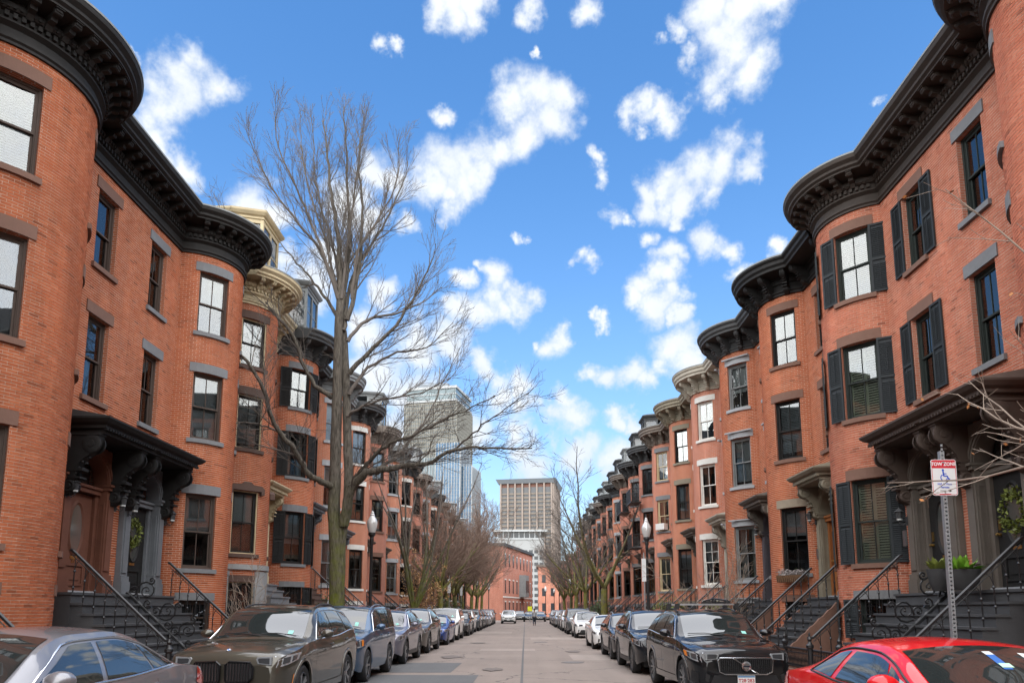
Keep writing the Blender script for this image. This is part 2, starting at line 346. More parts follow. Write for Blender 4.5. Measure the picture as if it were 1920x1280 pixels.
for x_, y_, r_ in ((-2.6, 26.0, .4), (1.9, 29.5, .35), (-.9, 20.6, .3), (-2.4, 37, .4)):
    q = MB(); rr_ = random.Random(y_); q.add([(x_+r_*rr_.uniform(.6, 1.1)*cos(2*pi*i/18), y_+2.2*r_*rr_.uniform(.6, 1.1)*sin(2*pi*i/18), .0165) for i in range(18)], [tuple(range(18))]); tag(q.build('road_patch', oil), kind='structure')
paverm = brickmat('paver_brick', (.27, .12, .085), (.22, .095, .07), (.32, .16, .12), real=True)
mortar_d = mat('sand_joint', (.17, .14, .11), .95, var=.3, scale=20)
paver_far = bpy.data.materials.new('pavement_brick'); paver_far.use_nodes = True
T = NT(paver_far.node_tree); bt = T.n('ShaderNodeTexBrick', ins={'Vector': T.n('ShaderNodeTexCoord').outputs['Object'], 'Scale': 1.0, 'Mortar Size': .006, 'Brick Width': .21, 'Row Height': .105, 'Color1': (.25, .11, .08, 1), 'Color2': (.19, .085, .065, 1), 'Mortar': (.15, .12, .1, 1)})
T.link(bt.outputs[0], paver_far.node_tree.nodes['Principled BSDF'].inputs['Base Color']); paver_far.node_tree.nodes['Principled BSDF'].inputs['Roughness'].default_value = .9
slab('pavement', KR+.14, XR+.4, 20.0, 108, .12, paver_far)
pav = slab('pavement', KR+.14, XR+.4, -30, 20.0, .105, mortar_d)
slab('pavement', XL-.4, KL-.14, -30, 108, .12, paver_far)
slab('kerb', KR, KR+.14, -30, 108, .125, kerbm, -.05)
slab('kerb', KL-.14, KL, -30, 108, .125, kerbm, -.05)
# pavers near the red coupe: laid one by one
pb = MB().box(-.1, .1, -.0475, .0475, -.02, .02).mesh('brick', paverm)
far_b = MB(); n = 0
for j in range(93):
    for i in range(8):
        x = KR+.25+i*.21+(.105 if j % 2 else 0); y = 10.2+j*.105; z = .104+random.uniform(-.002, .004)
        if 2 < i+0 < 8 and y > 13 and n < 300:
            o = inst('brick', pb, pav, (x, y, z)); n += 1
        else: far_b.box(x-.1, x+.1, y-.0475, y+.0475, z-.02, z+.02)
far_b.build('brick', paverm, pav, kind='stuff')

# ------------------------------------------------------------------ terrace houses
class Path:
    def __init__(s, W, xa, xb, sg):
        s.W, s.xa, s.xb = W, xa, xb; c = xb-xa; s.R = (c*c/4+sg*sg)/(2*sg); s.xc = (xa+xb)/2; s.yc = sg-s.R
        s.al = acos(-s.yc/s.R); s.S = xa+2*s.al*s.R+(W-xb); s.s1 = xa; s.s2 = xa+2*s.al*s.R
    def P(s, t):
        if t <= s.s1: return t, 0., 0., 1.
        if t >= s.s2: return s.xb+t-s.s2, 0., 0., 1.
        a = (t-s.s1)/s.R-s.al; return s.xc+s.R*sin(a), s.yc+s.R*cos(a), sin(a), cos(a)
    def sphi(s, deg): return s.s1+(s.al+radians(deg))*s.R
    def lim(s, o):
        r = s.R+o; a = acos(max(-1, min(1, (o-s.yc)/r))); l = r_ = a
        if s.xc-r*sin(a) < 0: l = asin(s.xc/r)
        if s.xc+r*sin(a) > s.W: r_ = asin((s.W-s.xc)/r)
        return l, r_
    def pts(s, o, n=22):
        l, r_ = s.lim(o); r = s.R+o
        arc = [(s.xc+r*sin(-l+(l+r_)*i/n), s.yc+r*cos(-l+(l+r_)*i/n)) for i in range(n+1)]
        return [(0, o if l == s.lim(o)[0] and arc[0][0] > 1e-4 else arc[0][1])]+arc+[(s.W, o if arc[-1][0] < s.W-1e-4 else arc[-1][1])]
    def bx(s, mb, t0, t1, z0, z1, o0, o1, open_back=True):
        """block following the facade between arc lengths t0..t1"""
        n = max(1, int((min(t1, s.s2)-max(t0, s.s1))/.16)+1) if (t1 > s.s1 and t0 < s.s2) else 1
        ts = [t0+(t1-t0)*i/n for i in range(n+1)]
        rows = []
        for t in ts:
            x, y, nx, ny = s.P(t)
            rows.append([(x+nx*o, y+ny*o, z) for o, z in ((o0, z0), (o1, z0), (o1, z1), (o0, z1))])
        mb.strip(rows, closed=True)
        mb.add(rows[0]+rows[-1], [(0, 1, 2, 3), (7, 6, 5, 4)])
CACHE = {}
def cached(key, fn):
    if key not in CACHE: CACHE[key] = fn()
    return CACHE[key]
def arcpiece(w, h, y0, y1, R, n=1, ext=0):
    """sill / lintel mesh in window space; curved when R is finite"""
    b = MB()
    if R is None: b.box(-w/2, w/2, y0, y1, 0, h); return b
    n = 6; rows = []
    for i in range(n+1):
        a = (-w/2+w*i/n)/R
        rows.append([((R+o)*sin(a), (R+o)*cos(a)-R, z) for o, z in ((y0, 0), (y1, 0), (y1, h), (y0, h))])
    b.strip(rows, closed=True); b.add(rows[0]+rows[-1], [(0, 1, 2, 3), (7, 6, 5, 4)])
    return b
def ring(b, w, h, t, y0, y1, x0=None, z0=0):
    x0 = -w/2 if x0 is None else x0
    b.box(x0, x0+t, y0, y1, z0, z0+h); b.box(x0+w-t, x0+w, y0, y1, z0, z0+h)
    b.box(x0+t, x0+w-t, y0, y1, z0, z0+t); b.box(x0+t, x0+w-t, y0, y1, z0+h-t, z0+h)
def window(house, path, t, z0, w, h, st):
    """double-hung sash window set into the wall at arc length t"""
    x, y, nx, ny = path.P(t); curved = path.s1 < t < path.s2; R = path.R if curved else None
    rec = .15 if curved else .10; rz = atan2(-nx, ny)
    fr, gr = paint(st.get('frame', 'black')), st.get('munt', 1)
    def mk_frame():
        b = MB(); ring(b, w, h, .05, -rec-.13, -rec); ring(b, w-.1, h-.1, .018, -rec-.10, -rec-.025, z0=.05); return b.mesh('window', fr)
    f = inst('window', cached(('fr', w, h, rec, st.get('frame', 'black')), mk_frame), house, (x, y, z0), rz)
    sw, sh = w-.136, (h-.136)/2+.02
    def mk_sash():
        b = MB(); ring(b, sw, sh, .038, -.018, .018)
        if gr >= 1: b.box(-.009, .009, -.014, .014, .038, sh-.038)
        if gr >= 2:
            b.box(-sw/2+.038, -.009, -.013, .013, sh/2-.008, sh/2+.008); b.box(.009, sw/2-.038, -.013, .013, sh/2-.008, sh/2+.008)
        return b.mesh('sash', fr)
    sm = cached(('sa', sw, sh, gr, st.get('frame', 'black')), mk_sash)
    inst('sash', sm, f, (0, -rec-.05, .068+sh-.04)); inst('sash', sm, f, (0, -rec-.09, .068))
    pm = cached(('pn', sw, sh), lambda: MB().box(-sw/2+.036, sw/2-.036, -.002, .002, .036, sh-.036).mesh('pane', GLASS))
    inst('pane', pm, f, (0, -rec-.05, .068+sh-.04)); inst('pane', pm, f, (0, -rec-.09, .068))
    if st.get('casing'):
        def mk_c(): b = MB(); ring(b, w-.01, h-.01, .032, -rec-.001, -rec+.05, z0=.005); return b.mesh('casing', paint(st['casing']))
        inst('casing', cached(('cas', w, h, rec, st['casing']), mk_c), f)
    bl = st.get('blind'); 
    if bl:
        kind, colr, frac = bl
        def mk_blind():
            b = MB(); y0_ = -rec-.17; zt = h-.08; zb = zt-(h-.16)*frac; hw = w/2-.07
            if kind == 'louver':
                for s_ in (-1, 1):
                    ring(b, hw-.01, zt-zb, .04, y0_-.02, y0_+.01, x0=(.005 if s_ > 0 else -hw+.005), z0=zb)
                    k = int((zt-zb-.08)/.062)
                    for i in range(k):
                        zz = zb+.05+i*.062; xa = .045 if s_ > 0 else -hw+.045; xb = xa+hw-.09
                        b.add([(xa, y0_+.015, zz), (xb, y0_+.015, zz), (xb, y0_-.025, zz+.045), (xa, y0_-.025, zz+.045)], [(0, 1, 2, 3)])
            elif kind == 'slats':
                k = int((zt-zb)/.05)
                for i in range(k):
                    zz = zt-(i+1)*.05; b.add([(-hw, y0_+.012, zz), (hw, y0_+.012, zz), (hw, y0_-.012, zz+.042), (-hw, y0_-.012, zz+.042)], [(0, 1, 2, 3)])
            elif kind == 'curtain':
                for s_ in (-1, 1):
                    ww = hw*.72*frac; rows = []
                    for z in (.06, h-.08):
                        rows.append([(s_*(hw-ww*i/14), y0_-.05+.022*sin(i*2.1), z) for i in range(15)])
                    b.strip(rows)
            else:
                rows = [[(-hw+2*hw*i/6, y0_+.004*sin(i*2), z) for i in range(7)] for z in (zb, zt)]; b.strip(rows); b.box(-hw, hw, y0_-.01, y0_+.01, zb-.03, zb)
            return b.mesh('blind' if kind != 'curtain' else 'curtain', blindm[colr])
        inst('blind' if kind != 'curtain' else 'curtain', cached(('bl', w, h, rec, bl), mk_blind), f)
    def mk_room():
        b = MB(); d = -rec-.75; a, c = -w/2+.005, w/2-.005; e = -rec-.131
        b.quad((a, d, 0), (c, d, 0), (c, d, h), (a, d, h)); b.quad((a, d, 0), (a, e, 0), (a, e, h), (a, d, h)); b.quad((c, d, 0), (c, e, 0), (c, e, h), (c, d, h))
        b.quad((a, d, 0), (c, d, 0), (c, e, 0), (a, e, 0)); b.quad((a, d, h), (c, d, h), (c, e, h), (a, e, h)); return b.mesh('interior', roomdark)
    inst('interior', cached(('rm', w, h, rec), mk_room), f)
    lw, lh = w+.22, st.get('lh', .25)
    if st.get('lintel'):
        def mk_l():
            b = arcpiece(lw, lh, -.12, st.get('lp', .03), R)
            if st.get('fancy'):
                b = MB(); b.prism([(-w/2-.14, -.1), (-w/2-.14, .08), (-w/2-.05, .17), (-.2, .19), (-.1, .27), (.1, .27), (.2, .19), (w/2+.05, .17), (w/2+.14, .08), (w/2+.14, -.1), (w/2+.04, -.1), (w/2+.04, 0), (-w/2-.04, 0), (-w/2-.04, -.1)], -.1, .06, 'y')
            if st.get('drip'):
                b.box(-lw/2-.03, lw/2+.03, .0, .09, lh-.05, lh+.0)
            return b.mesh('lintel', stone(st['lintel']))
        inst('lintel', cached(('li', lw, lh, R, st['lintel'], st.get('lp', .03), st.get('fancy'), st.get('drip')), mk_l), f, (0, 0, h+.001))
    if st.get('sill'):
        inst('sill', cached(('si', w, R, st['sill']), lambda: arcpiece(w+.16, .11, -.13, .07, R).mesh('sill', stone(st['sill']))), f, (0, 0, -.111))
    return f
SLATS = {}
def shutter(house, path, t, z0, w, h, side, colr='shutter', ang=0.0):
    """louvred shutter hinged beside a window; side -1/+1; slats are pieces of their own on the near houses"""
    x, y, nx, ny = path.P(t); rz = atan2(-nx, ny); R = path.R if path.s1 < t < path.s2 else None
    e = (w/2)*(1 if R is None else 1)
    if R: px, py = R*sin(e/R), R*cos(e/R)-R; tang = -e/R
    else: px, py, tang = e, 0, 0
    px *= side; tang *= side
    ca, sa = cos(rz), sin(rz)
    loc = (x+ca*px-sa*(py+.035), y+sa*px+ca*(py+.035), z0)
    sw = .40
    def mk():
        b = MB(); y0, y1 = -.015, .018; xs = 0.01 if side > 0 else -sw-.01
        ring(b, sw, h, .05, y0, y1, x0=xs); b.box(xs+.05, xs+sw-.05, y0, y1, h*.46, h*.46+.07); b.box(xs+.05, xs+sw-.05, -.012, -.008, .05, h-.05)
        b.box(xs+sw/2-.006, xs+sw/2+.006, y1+.004, y1+.014, .09, h*.44); b.box(xs+sw/2-.006, xs+sw/2+.006, y1+.004, y1+.014, h*.56, h-.09); return b.mesh('shutter', paint(colr))
    o = inst('shutter', cached(('sh', side, h, colr), mk), house, loc, rz+tang+ang*side)
    xs = .06 if side > 0 else -sw+.04
    zs = [.07+.047*i for i in range(int((h*.46-.1)/.047))]+[h*.46+.09+.047*i for i in range(int((h*.54-.17)/.047))]
    slat = lambda mb, zz: mb.add([(xs, .016, zz), (xs+sw-.1, .016, zz), (xs+sw-.1, -.008, zz+.042), (xs, -.008, zz+.042), (xs, .012, zz-.006), (xs+sw-.1, .012, zz-.006), (xs+sw-.1, -.012, zz+.036), (xs, -.012, zz+.036)], [(0, 1, 2, 3), (4, 7, 6, 5), (0, 4, 5, 1), (0, 3, 7, 4), (1, 5, 6, 2)])
    n = SLATS.get(house.name, 0)
    if h > 1 and n+len(zs) <= 300 and house.get('near'):
        SLATS[house.name] = n+len(zs)
        def one(): b = MB(); slat(b, 0); return b.mesh('slat', paint(colr))
        me = cached(('sl', side, colr), one)
        for zz in zs: inst('slat', me, o, (0, 0, zz))
    else:
        def many():
            b = MB()
            for zz in zs: slat(b, zz)
            return b.mesh('slat', paint(colr))
        inst('slat', cached(('sls', side, colr, h), many), o, kind='stuff')
    return o

def wall(house, path, openings, z0, z1, kind, real, wpos=None):
    """brick wall with openings: mortar sheet + laid bricks (near houses) or patterned sheet (far houses)"""
    S = path.S; ss = {0, S, path.s1, path.s2}; zs = {z0, z1}
    for a, b_, c, d in openings: ss |= {a, b_}; zs |= {c, d}
    k = int((path.s2-path.s1)/.14); ss |= {path.s1+(path.s2-path.s1)*i/k for i in range(k+1)}
    ss = sorted(v for v in ss if 0 <= v <= S); ss = [v for i, v in enumerate(ss) if i == 0 or v-ss[i-1] > 1e-4]
    zs = sorted(zs); b = MB(); uv = []
    def q(pts, uvs): b.add(pts, [(0, 1, 2, 3)]); uv.extend(uvs)
    for i in range(len(ss)-1):
        a, c = ss[i], ss[i+1]; mid = (a+c)/2
        xa, ya, _, _ = path.P(a); xc, yc, _, _ = path.P(c)
        for j in range(len(zs)-1):
            zm = (zs[j]+zs[j+1])/2
            if any(o[0] < mid < o[1] and o[2] < zm < o[3] for o in openings): continue
            q([(xa, ya, zs[j]), (xc, yc, zs[j]), (xc, yc, zs[j+1]), (xa, ya, zs[j+1])], [(a, zs[j]), (c, zs[j]), (c, zs[j+1]), (a, zs[j+1])])
    b.mi = 1
    for (a, c, d, e) in openings:   # reveals
        dep = .17
        for t, sgn in ((a, 1), (c, -1)):
            x, y, nx, ny = path.P(t); tm = path.P((a+c)/2); 
            q([(x, y, d), (x-tm[2]*dep, y-tm[3]*dep, d), (x-tm[2]*dep, y-tm[3]*dep, e), (x, y, e)], [(0, d), (dep, d), (dep, e), (0, e)])
        for z in (d, e):
            m = 5; tm = path.P((a+c)/2)
            for i in range(m):
                p0, p1 = path.P(a+(c-a)*i/m), path.P(a+(c-a)*(i+1)/m)
                q([(p0[0], p0[1], z), (p1[0], p1[1], z), (p1[0]-tm[2]*dep, p1[1]-tm[3]*dep, z), (p0[0]-tm[2]*dep, p0[1]-tm[3]*dep, z)], [(0, 0), (.1, 0), (.1, dep), (0, dep)])
    b.mi = 0 if not real else 1
    # party walls and back
    W = path.W; D = -9.0
    for x in (0, W): q([(x, 0, z0), (x, D, z0), (x, D, z1+.6), (x, 0, z1+.6)], [(0, z0), (-D, z0), (-D, z1+.6), (0, z1+.6)])
    q([(0, D, z0), (W, D, z0), (W, D, z1), (0, D, z1)], [(0, z0), (W, z0), (W, z1), (0, z1)])
    b.uv = uv
    wl = b.build('wall', [mortar, brick_tex(kind)] if real else brick_tex(kind), house)
    if not real: return wl
    CH = .0572; L = .162; J = .008; H = .0462; cand = []; rest = MB()
    n = int((z1-z0)/CH); segs = [(0, path.s1), (path.s1, path.s2), (path.s2, S)]
    for r in range(n):
        za = z0+r*CH; zb = za+H
        blk = sorted((o[0], o[1]) for o in openings if o[2] < zb+.002 and o[3] > za-.002)
        for (g0, g1) in segs:
            if g1-g0 < .03: continue
            free = []; cur = g0
            for (a, c) in blk:
                if c < g0 or a > g1: continue
                if a > cur: free.append((cur, min(a, g1)))
                cur = max(cur, c)
            if cur < g1: free.append((cur, g1))
            for (f0, f1) in free:
                off = (0 if r % 2 else .085); k0 = int((f0-off)/.17)-1; t = off+k0*.17
                while t < f1:
                    a, c = max(t, f0+.002), min(t+L, f1-.002); t += .17
                    if c-a < .008: continue
                    cand.append((a, c, za, c-a > L-.001))
    # score the whole bricks by how large they show from the street
    picked = set()
    if wpos:
        sc = []; cx = wpos
        for i, (a, c, za, full) in enumerate(cand):
            if not full: continue
            x, y, nx, ny = path.P((a+c)/2); dx, dy = cx[0]-x, cx[1]-y; d = hypot(dx, dy); face = (dx*nx+dy*ny)/d
            Yw = abs(x-cx[0]); Xw = cx[1]-y
            if face < .15 or za < 1.0 or Xw/max(Yw, .1) > .69 or za-1.65 > .93*Yw: continue
            sc.append((face/(d*d+za*za*.6), i))
        sc.sort(reverse=True); picked = {i for _, i in sc[:300]}
    bm = brick_real(kind); me = cached(('brick', kind), lambda: MB().box(-L/2, L/2, -.02, .0035, 0, H).mesh('brick', bm))
    rnd = random.Random(len(cand))
    for i, (a, c, za, full) in enumerate(cand):
        x, y, nx, ny = path.P((a+c)/2); pr = rnd.uniform(-.0015, .0025)
        if i in picked:
            inst('brick', me, wl, (x+nx*pr, y+ny*pr, za), atan2(-nx, ny)); continue
        h_ = (c-a)/2; tx, ty = ny, -nx; f = .0035+pr
        p0 = (x-tx*h_, y-ty*h_); p1 = (x+tx*h_, y+ty*h_); vs = []
        for (px, py) in (p0, p1):
            for o in (-.02, f):
                vs += [(px+nx*o, py+ny*o, za), (px+nx*o, py+ny*o, za+H)]
        rest.add(vs, [(2, 6, 7, 3), (0, 2, 3, 1), (4, 5, 7, 6), (0, 4, 6, 2), (1, 3, 7, 5)])
    rest.build('brick', bm, wl, kind='stuff')
    return wl

def scroll_profile(h, d):
    """side outline (y,z) of a carved scroll bracket of height h and depth d hanging below z=0"""
    return [(0, 0), (d, 0), (d, -.10*h), (d*.97, -.2*h), (d*.86, -.30*h), (d*.66, -.38*h), (d*.5, -.48*h), (d*.42, -.6*h), (d*.44, -.72*h), (d*.42, -.84*h), (d*.3, -.94*h), (d*.12, -h), (0, -h)]
def console_mesh(w, h, d, m, rich=True):
    b = MB(); b.prism(scroll_profile(h, d), -w/2, w/2, 'x')
    if rich:
        for (yy, zz, r) in ((d*.8, -.17*h, .15*h), (d*.28, -.84*h, .1*h)):
            for k in (-1, 1):
                b.lathe([(0, k*(w/2+.022)), (r*.35, k*(w/2+.024)), (r*.4, k*(w/2+.008)), (r*.8, k*(w/2+.02)), (r, k*(w/2+.004)), (r, k*w*.3)], 12, (0, yy, zz), 'x')
        for i in range(6):
            z = -.3*h-i*.09*h; yy = d*(.78-.075*i) if i < 4 else d*.46
            b.lathe([(0, -.02), (.035, 0), (.03, .03), (0, .05)], 6, (0, yy, z))
            for k in (-1, 1): b.lathe([(0, -.02), (.028, 0), (.02, .03), (0, .04)], 6, (k*w*.38, yy*.94, z+.02))
        b.box(-w/2-.015, w/2+.015, 0, d*.62, -.60*h, -.555*h); b.box(-w/2-.015, w/2+.015, 0, d*.58, -.72*h, -.69*h)
        b.box(-w/2-.02, w/2+.02, 0, d+.02, -.035*h, 0)
    return b.mesh('bracket', m, smooth=35)
CORN = {
 'rich': [(.0, 0), (.05, 0), (.05, .05), (.085, .08), (.085, .14), (.03, .14), (.03, .30), (.07, .33), (.12, .36), (.12, .40), (.10, .40), (.10, .52), (.17, .54), (.2, .58), (.2, .66), (.13, .66), (.13, .76), (.60, .76), (.60, .80), (.66, .84), (.66, .90), (.74, .97), (.76, 1.03), (.76, 1.07)],
 'plain': [(.0, 0), (.06, 0), (.06, .07), (.10, .10), (.10, .13), (.02, .13), (.02, .36), (.07, .38), (.10, .44), (.10, .50), (.16, .52), (.16, .56), (.68, .60), (.68, .68), (.74, .74), (.74, .84), (.80, .90), (.80, .96)],
}
def cornice(house, path, z, style, colr, spacing=.40):
    prof = CORN[style]; m = paint(colr)
    b = MB(); b.strip([[(x, y, z+dz) for x, y in path.pts(o)] for o, dz in prof])
    top = z+prof[-1][1]; P0 = path.pts(prof[-1][0]); b.strip([[(x, y, top) for x, y in P0], [(x, y, top+.09) for x, y in path.pts(.06)]])
    for e in (0, -1):  # end caps
        x = 0 if e == 0 else path.W; b.quad(*[(path.pts(o)[e][0], path.pts(o)[e][1], z+dz) for o, dz in prof], (x, path.pts(.06)[e][1], top+.09), (x, path.pts(0)[e][1]-.0, z))
    if style == 'plain':   # brick-red frieze band framed by the mouldings is part of the painted cornice on these houses
        pass
    c = b.build('cornice', m, house, smooth=30)
    # roof deck
    r = MB(); pp = path.pts(.05); r.add([(x, y, top+.085) for x, y in pp]+[(path.W, -9, top+.03), (0, -9, top+.03)], [tuple(range(len(pp)+2))]); r.build('roof', roofm, house)
    # metal gutter lip
    g = MB(); P1 = path.pts(prof[-1][0]+.012); g.strip([[(x, y, top-.015) for x, y in P1], [(x, y, top+.03) for x, y in P1], [(x, y, top+.03) for x, y in path.pts(prof[-1][0]-.05)]]); g.build('gutter', paint('steel'), house, smooth=30)
    omax = .62; l, r_ = path.lim(omax)
    places = []
    def along(t0, t1, sp, edge=.5):
        n = max(1, int(round((t1-t0)/sp)));
        return [t0+(t1-t0)*(i+.5)/n for i in range(n)]
    xl = path.xc-(path.R+omax)*sin(l); xr = path.xc+(path.R+omax)*sin(r_)
    if style == 'rich':
        if xl > .3: places += along(0.04, xl, spacing)
        places += along(path.sphi(-l*57.3)+.04, path.sphi(r_*57.3)-.04, spacing*.68)
        if xr < path.W-.3: places += [path.s2+(x-path.xb) for x in along(xr, path.W, spacing)]
        def mkb():
            q = MB(); q.prism([(0, 0), (.42, 0), (.42, -.06), (.36, -.10), (.26, -.10), (.24, -.16), (.12, -.18), (.05, -.26), (0, -.26)], -.055, .055, 'x')
            q.box(-.075, .075, .0, .45, -.02, .0); q.lathe([(0, -.07), (.045, -.07), (.045, .07), (0, .07)], 8, (0, .36, -.06), 'x'); return q.mesh('bracket', m)
        me = cached(('cb', colr), mkb)
        for t in places:
            x, y, nx, ny = path.P(t); o = .13; inst('bracket', me, c, (x+nx*o, y+ny*o, z+.758), atan2(-nx, ny))
        d = MB(); l2, r2 = path.lim(.16); t = .05
        a0, a1 = path.sphi(-l2*57.3), path.sphi(r2*57.3); x2 = path.xc-(path.R+.16)*sin(l2); x3 = path.xc+(path.R+.16)*sin(r2)
        while t < path.S-.03:
            ok = t < x2-.06 or (a0+.03 < t < a1-.03) or t > path.s2+(x3-path.xb)+.06
            if ok: path.bx(d, t, t+.06, z+.42, z+.51, .08, .165)
            t += .115
        d.build('dentil', m, c, kind='stuff')
        # egg-and-dart beads
        d = MB(); t = .08
        while t < path.S-.05:
            ok = t < x2-.08 or (a0+.05 < t < a1-.05) or t > path.s2+(x3-path.xb)+.08
            if ok:
                x, y, nx, ny = path.P(t); path.bx(d, t, t+.035, z+.555, z+.61, .1, .218); 
            t += .085
        d.build('bead', m, c, kind='stuff')
    else:
        if xl > .5: places += [.14, max(.5, xl-.12)]
        s0, s1_ = path.sphi(-l*57.3), path.sphi(r_*57.3)
        nb = 5; places += [s0+.12+(s1_-s0-.24)*i/(nb-1) for i in range(nb)]
        me = cached(('cbig', colr), lambda: console_mesh(.13, .62, .58, m))
        for t in places:
            x, y, nx, ny = path.P(t); inst('bracket', me, c, (x+nx*.02, y+ny*.02, z+.60), atan2(-nx, ny))
        d = MB(); l2, r2 = path.lim(.16); t = .03; a0, a1 = path.sphi(-l2*57.3), path.sphi(r2*57.3); x2 = path.xc-(path.R+.16)*sin(l2); x3 = path.xc+(path.R+.16)*sin(r2)
        while t < path.S-.03:
            if t < x2-.06 or (a0+.03 < t < a1-.03) or t > path.s2+(x3-path.xb)+.06: path.bx(d, t, t+.03, z+.445, z+.495, .09, .13)
            t += .07
        d.build('dentil', m, c, kind='stuff')
    return top

def doorway(house, xd, zf, st):
    """arched stone portal, transom, panelled door. xd: centre of the door on the flat wall; zf: landing height"""
    w, po = .62, st.get('pw', .34); m = paint(st['portal']); zi = zf+2.15; zr = 5.15 if zf < 2.3 else 5.75; ro = .62
    b = MB()
    xa, xb_ = xd-w-po, xd+w+po
    for (a, c, sg) in ((xa, xd-w, -1), (xd+w, xb_, 1)):     # pillars with sunk panels and bases
        b.box(a, c, -.25, .13, zf, zi+.12)
        b.box(a+.05, c-.05, .13, .155, zf+.5, zi-.08); b.box(a-.03, c+.03, -.2, .2, zf, zf+.3); b.box(a-.015, c+.015, -.2, .175, zf+.3, zf+.42)
        b.box(a-.03, c+.03, -.25, .19, zi+.12, zi+.2); b.box(a-.05, c+.05, -.25, .23, zi+.2, zi+.25)
    zs = zi+.25; n = 12; arch = [(xd-ro*cos(pi*i/n), zs+ro*.92*sin(pi*i/n)) for i in range(n+1)]
    outer = []
    for (px, pz) in arch:
        k = (px-xd)/ro; outer.append((xd+(w+po-.02)*max(-1, min(1, k*1.3)), zr))
    b.strip([[(p[0], .12, p[1]) for p in arch], [(p[0], .12, p[1]) for p in outer]])
    b.quad((xa+.02, .12, zs), (arch[0][0], .12, zs), (outer[0][0], .12, zr), (xa+.02, .12, zr)); b.quad((xb_-.02, .12, zs), (arch[-1][0], .12, zs), (outer[-1][0], .12, zr), (xb_-.02, .12, zr))
    b.strip([[(p[0], .12, p[1]) for p in arch], [(p[0], -.22, p[1]) for p in arch]])
    for k_, (rr, yy) in enumerate(((ro+.02, .15), (ro+.09, .16))):     # archivolt mouldings
        pr = [(xd-rr*cos(pi*i/n), zs+rr*.92*sin(pi*i/n)) for i in range(n+1)]; p2 = [(xd-(rr+.05)*cos(pi*i/n), zs+(rr+.05)*.92*sin(pi*i/n)) for i in range(n+1)]
        b.strip([[(p[0], .12, p[1]) for p in pr], [(p[0], yy, p[1]) for p in pr], [(p[0], yy, p[1]) for p in p2], [(p[0], .12, p[1]) for p in p2]])
    wj = w-.003
    for s_ in (-1, 1):
        b.quad((xd+s_*wj, -.22, zf), (xd+s_*wj, .125, zf), (xd+s_*wj, .125, zs), (xd+s_*wj, -.22, zs))
        X_ = sorted((xd+s_*wj, xd+s_*(wj-.015)))
        for (ya, yb, za, zb_) in ((-.06, .09, zf+.5, zf+.56), (-.06, .09, zi-.2, zi-.14), (-.06, -.03, zf+.56, zi-.2), (.06, .09, zf+.56, zi-.2)): b.box(X_[0], X_[1], ya, yb, za, zb_)
    b.box(xa+.01, xb_-.01, -.2, .115, zs+ro, zr)
    portal = b.build('portal', m, house, smooth=30)
    v = w-.007; t = MB(); t.box(xd-v, xd+v, -.22, -.0, zi, zi+.1); t.box(xd-v+.003, xd+v-.003, -.21, .04, zi+.1, zi+.16); t.box(xd-v, xd-.5, -.22, -.06, zf, zi); t.box(xd+.5, xd+v, -.22, -.06, zf, zi)
    t.build('transom', paint(st.get('transom', st['portal'])), house)
    fl = MB(); fl.add([(xd, -.16, zi+.16)]+[(xd-.6*cos(pi*i/n), -.16, zi+.16+.62*sin(pi*i/n)) for i in range(n+1)], [(0, i, i+1) for i in range(1, n+1)]); fl.build('fanlight', GLASS, house)
    bk = MB(); bk.box(xd-w, xd+w, -1.2, -.3, zf, zs+ro); bk.build('hallway', roomdark, house)
    dm = paint(st['door']); d = MB(); h = zi-zf-.03
    d.box(-.5, .5, -.05, 0, .0, h)
    for (x0, x1, z0_, z1_) in ((-.36, .36, .16, .62),): ring(d, x1-x0, z1_-z0_, .05, 0, .025, x0=x0, z0=z0_); d.box(x0+.12, x1-.12, 0, .015, z0_+.12, z1_-.12)
    ov = lambda a, c, k=20: [(a*cos(2*pi*i/k), 1.36+c*sin(2*pi*i/k)*(1 if abs(sin(2*pi*i/k)) < .9 else 1)) for i in range(k)]
    o1, o2, o3 = ov(.23, .56), ov(.27, .61), ov(.19, .51)
    d.strip([[(p[0], 0, p[1]) for p in o2], [(p[0], .04, p[1]) for p in o1], [(p[0], .004, p[1]) for p in o3]], closed=True)
    do = d.build('door', dm, house, loc=(xd, -.13, zf), smooth=30)
    g = MB(); g.add([(p[0], .012, p[1]) for p in o3], [tuple(range(len(o3)))]); g.build('oval_pane', mat('door_glass', (.06, .065, .06), .06, var=.1, ior=1.7), do)
    MB().lathe([(0, 0), (.03, .0), (.03, .03), (.012, .035), (.03, .06), (.025, .09), (0, .1)], 10, (.42, 0, 1.02), 'y').build('handle', brass, do, smooth=True)
    MB().box(.385, .455, 0, .012, 1.1, 1.3).build('lock_plate', brass, do)
    MB().box(-.11, .11, .0, .014, .72, .78).build('letter_slot', brass if st.get('brassy', 1) else alu, do)
    th = MB(); th.box(xd-w+.02, xd+w-.02, -.4, .05, zf, zf+.05); th.build('threshold', stone('lgrey'), house)
    return portal
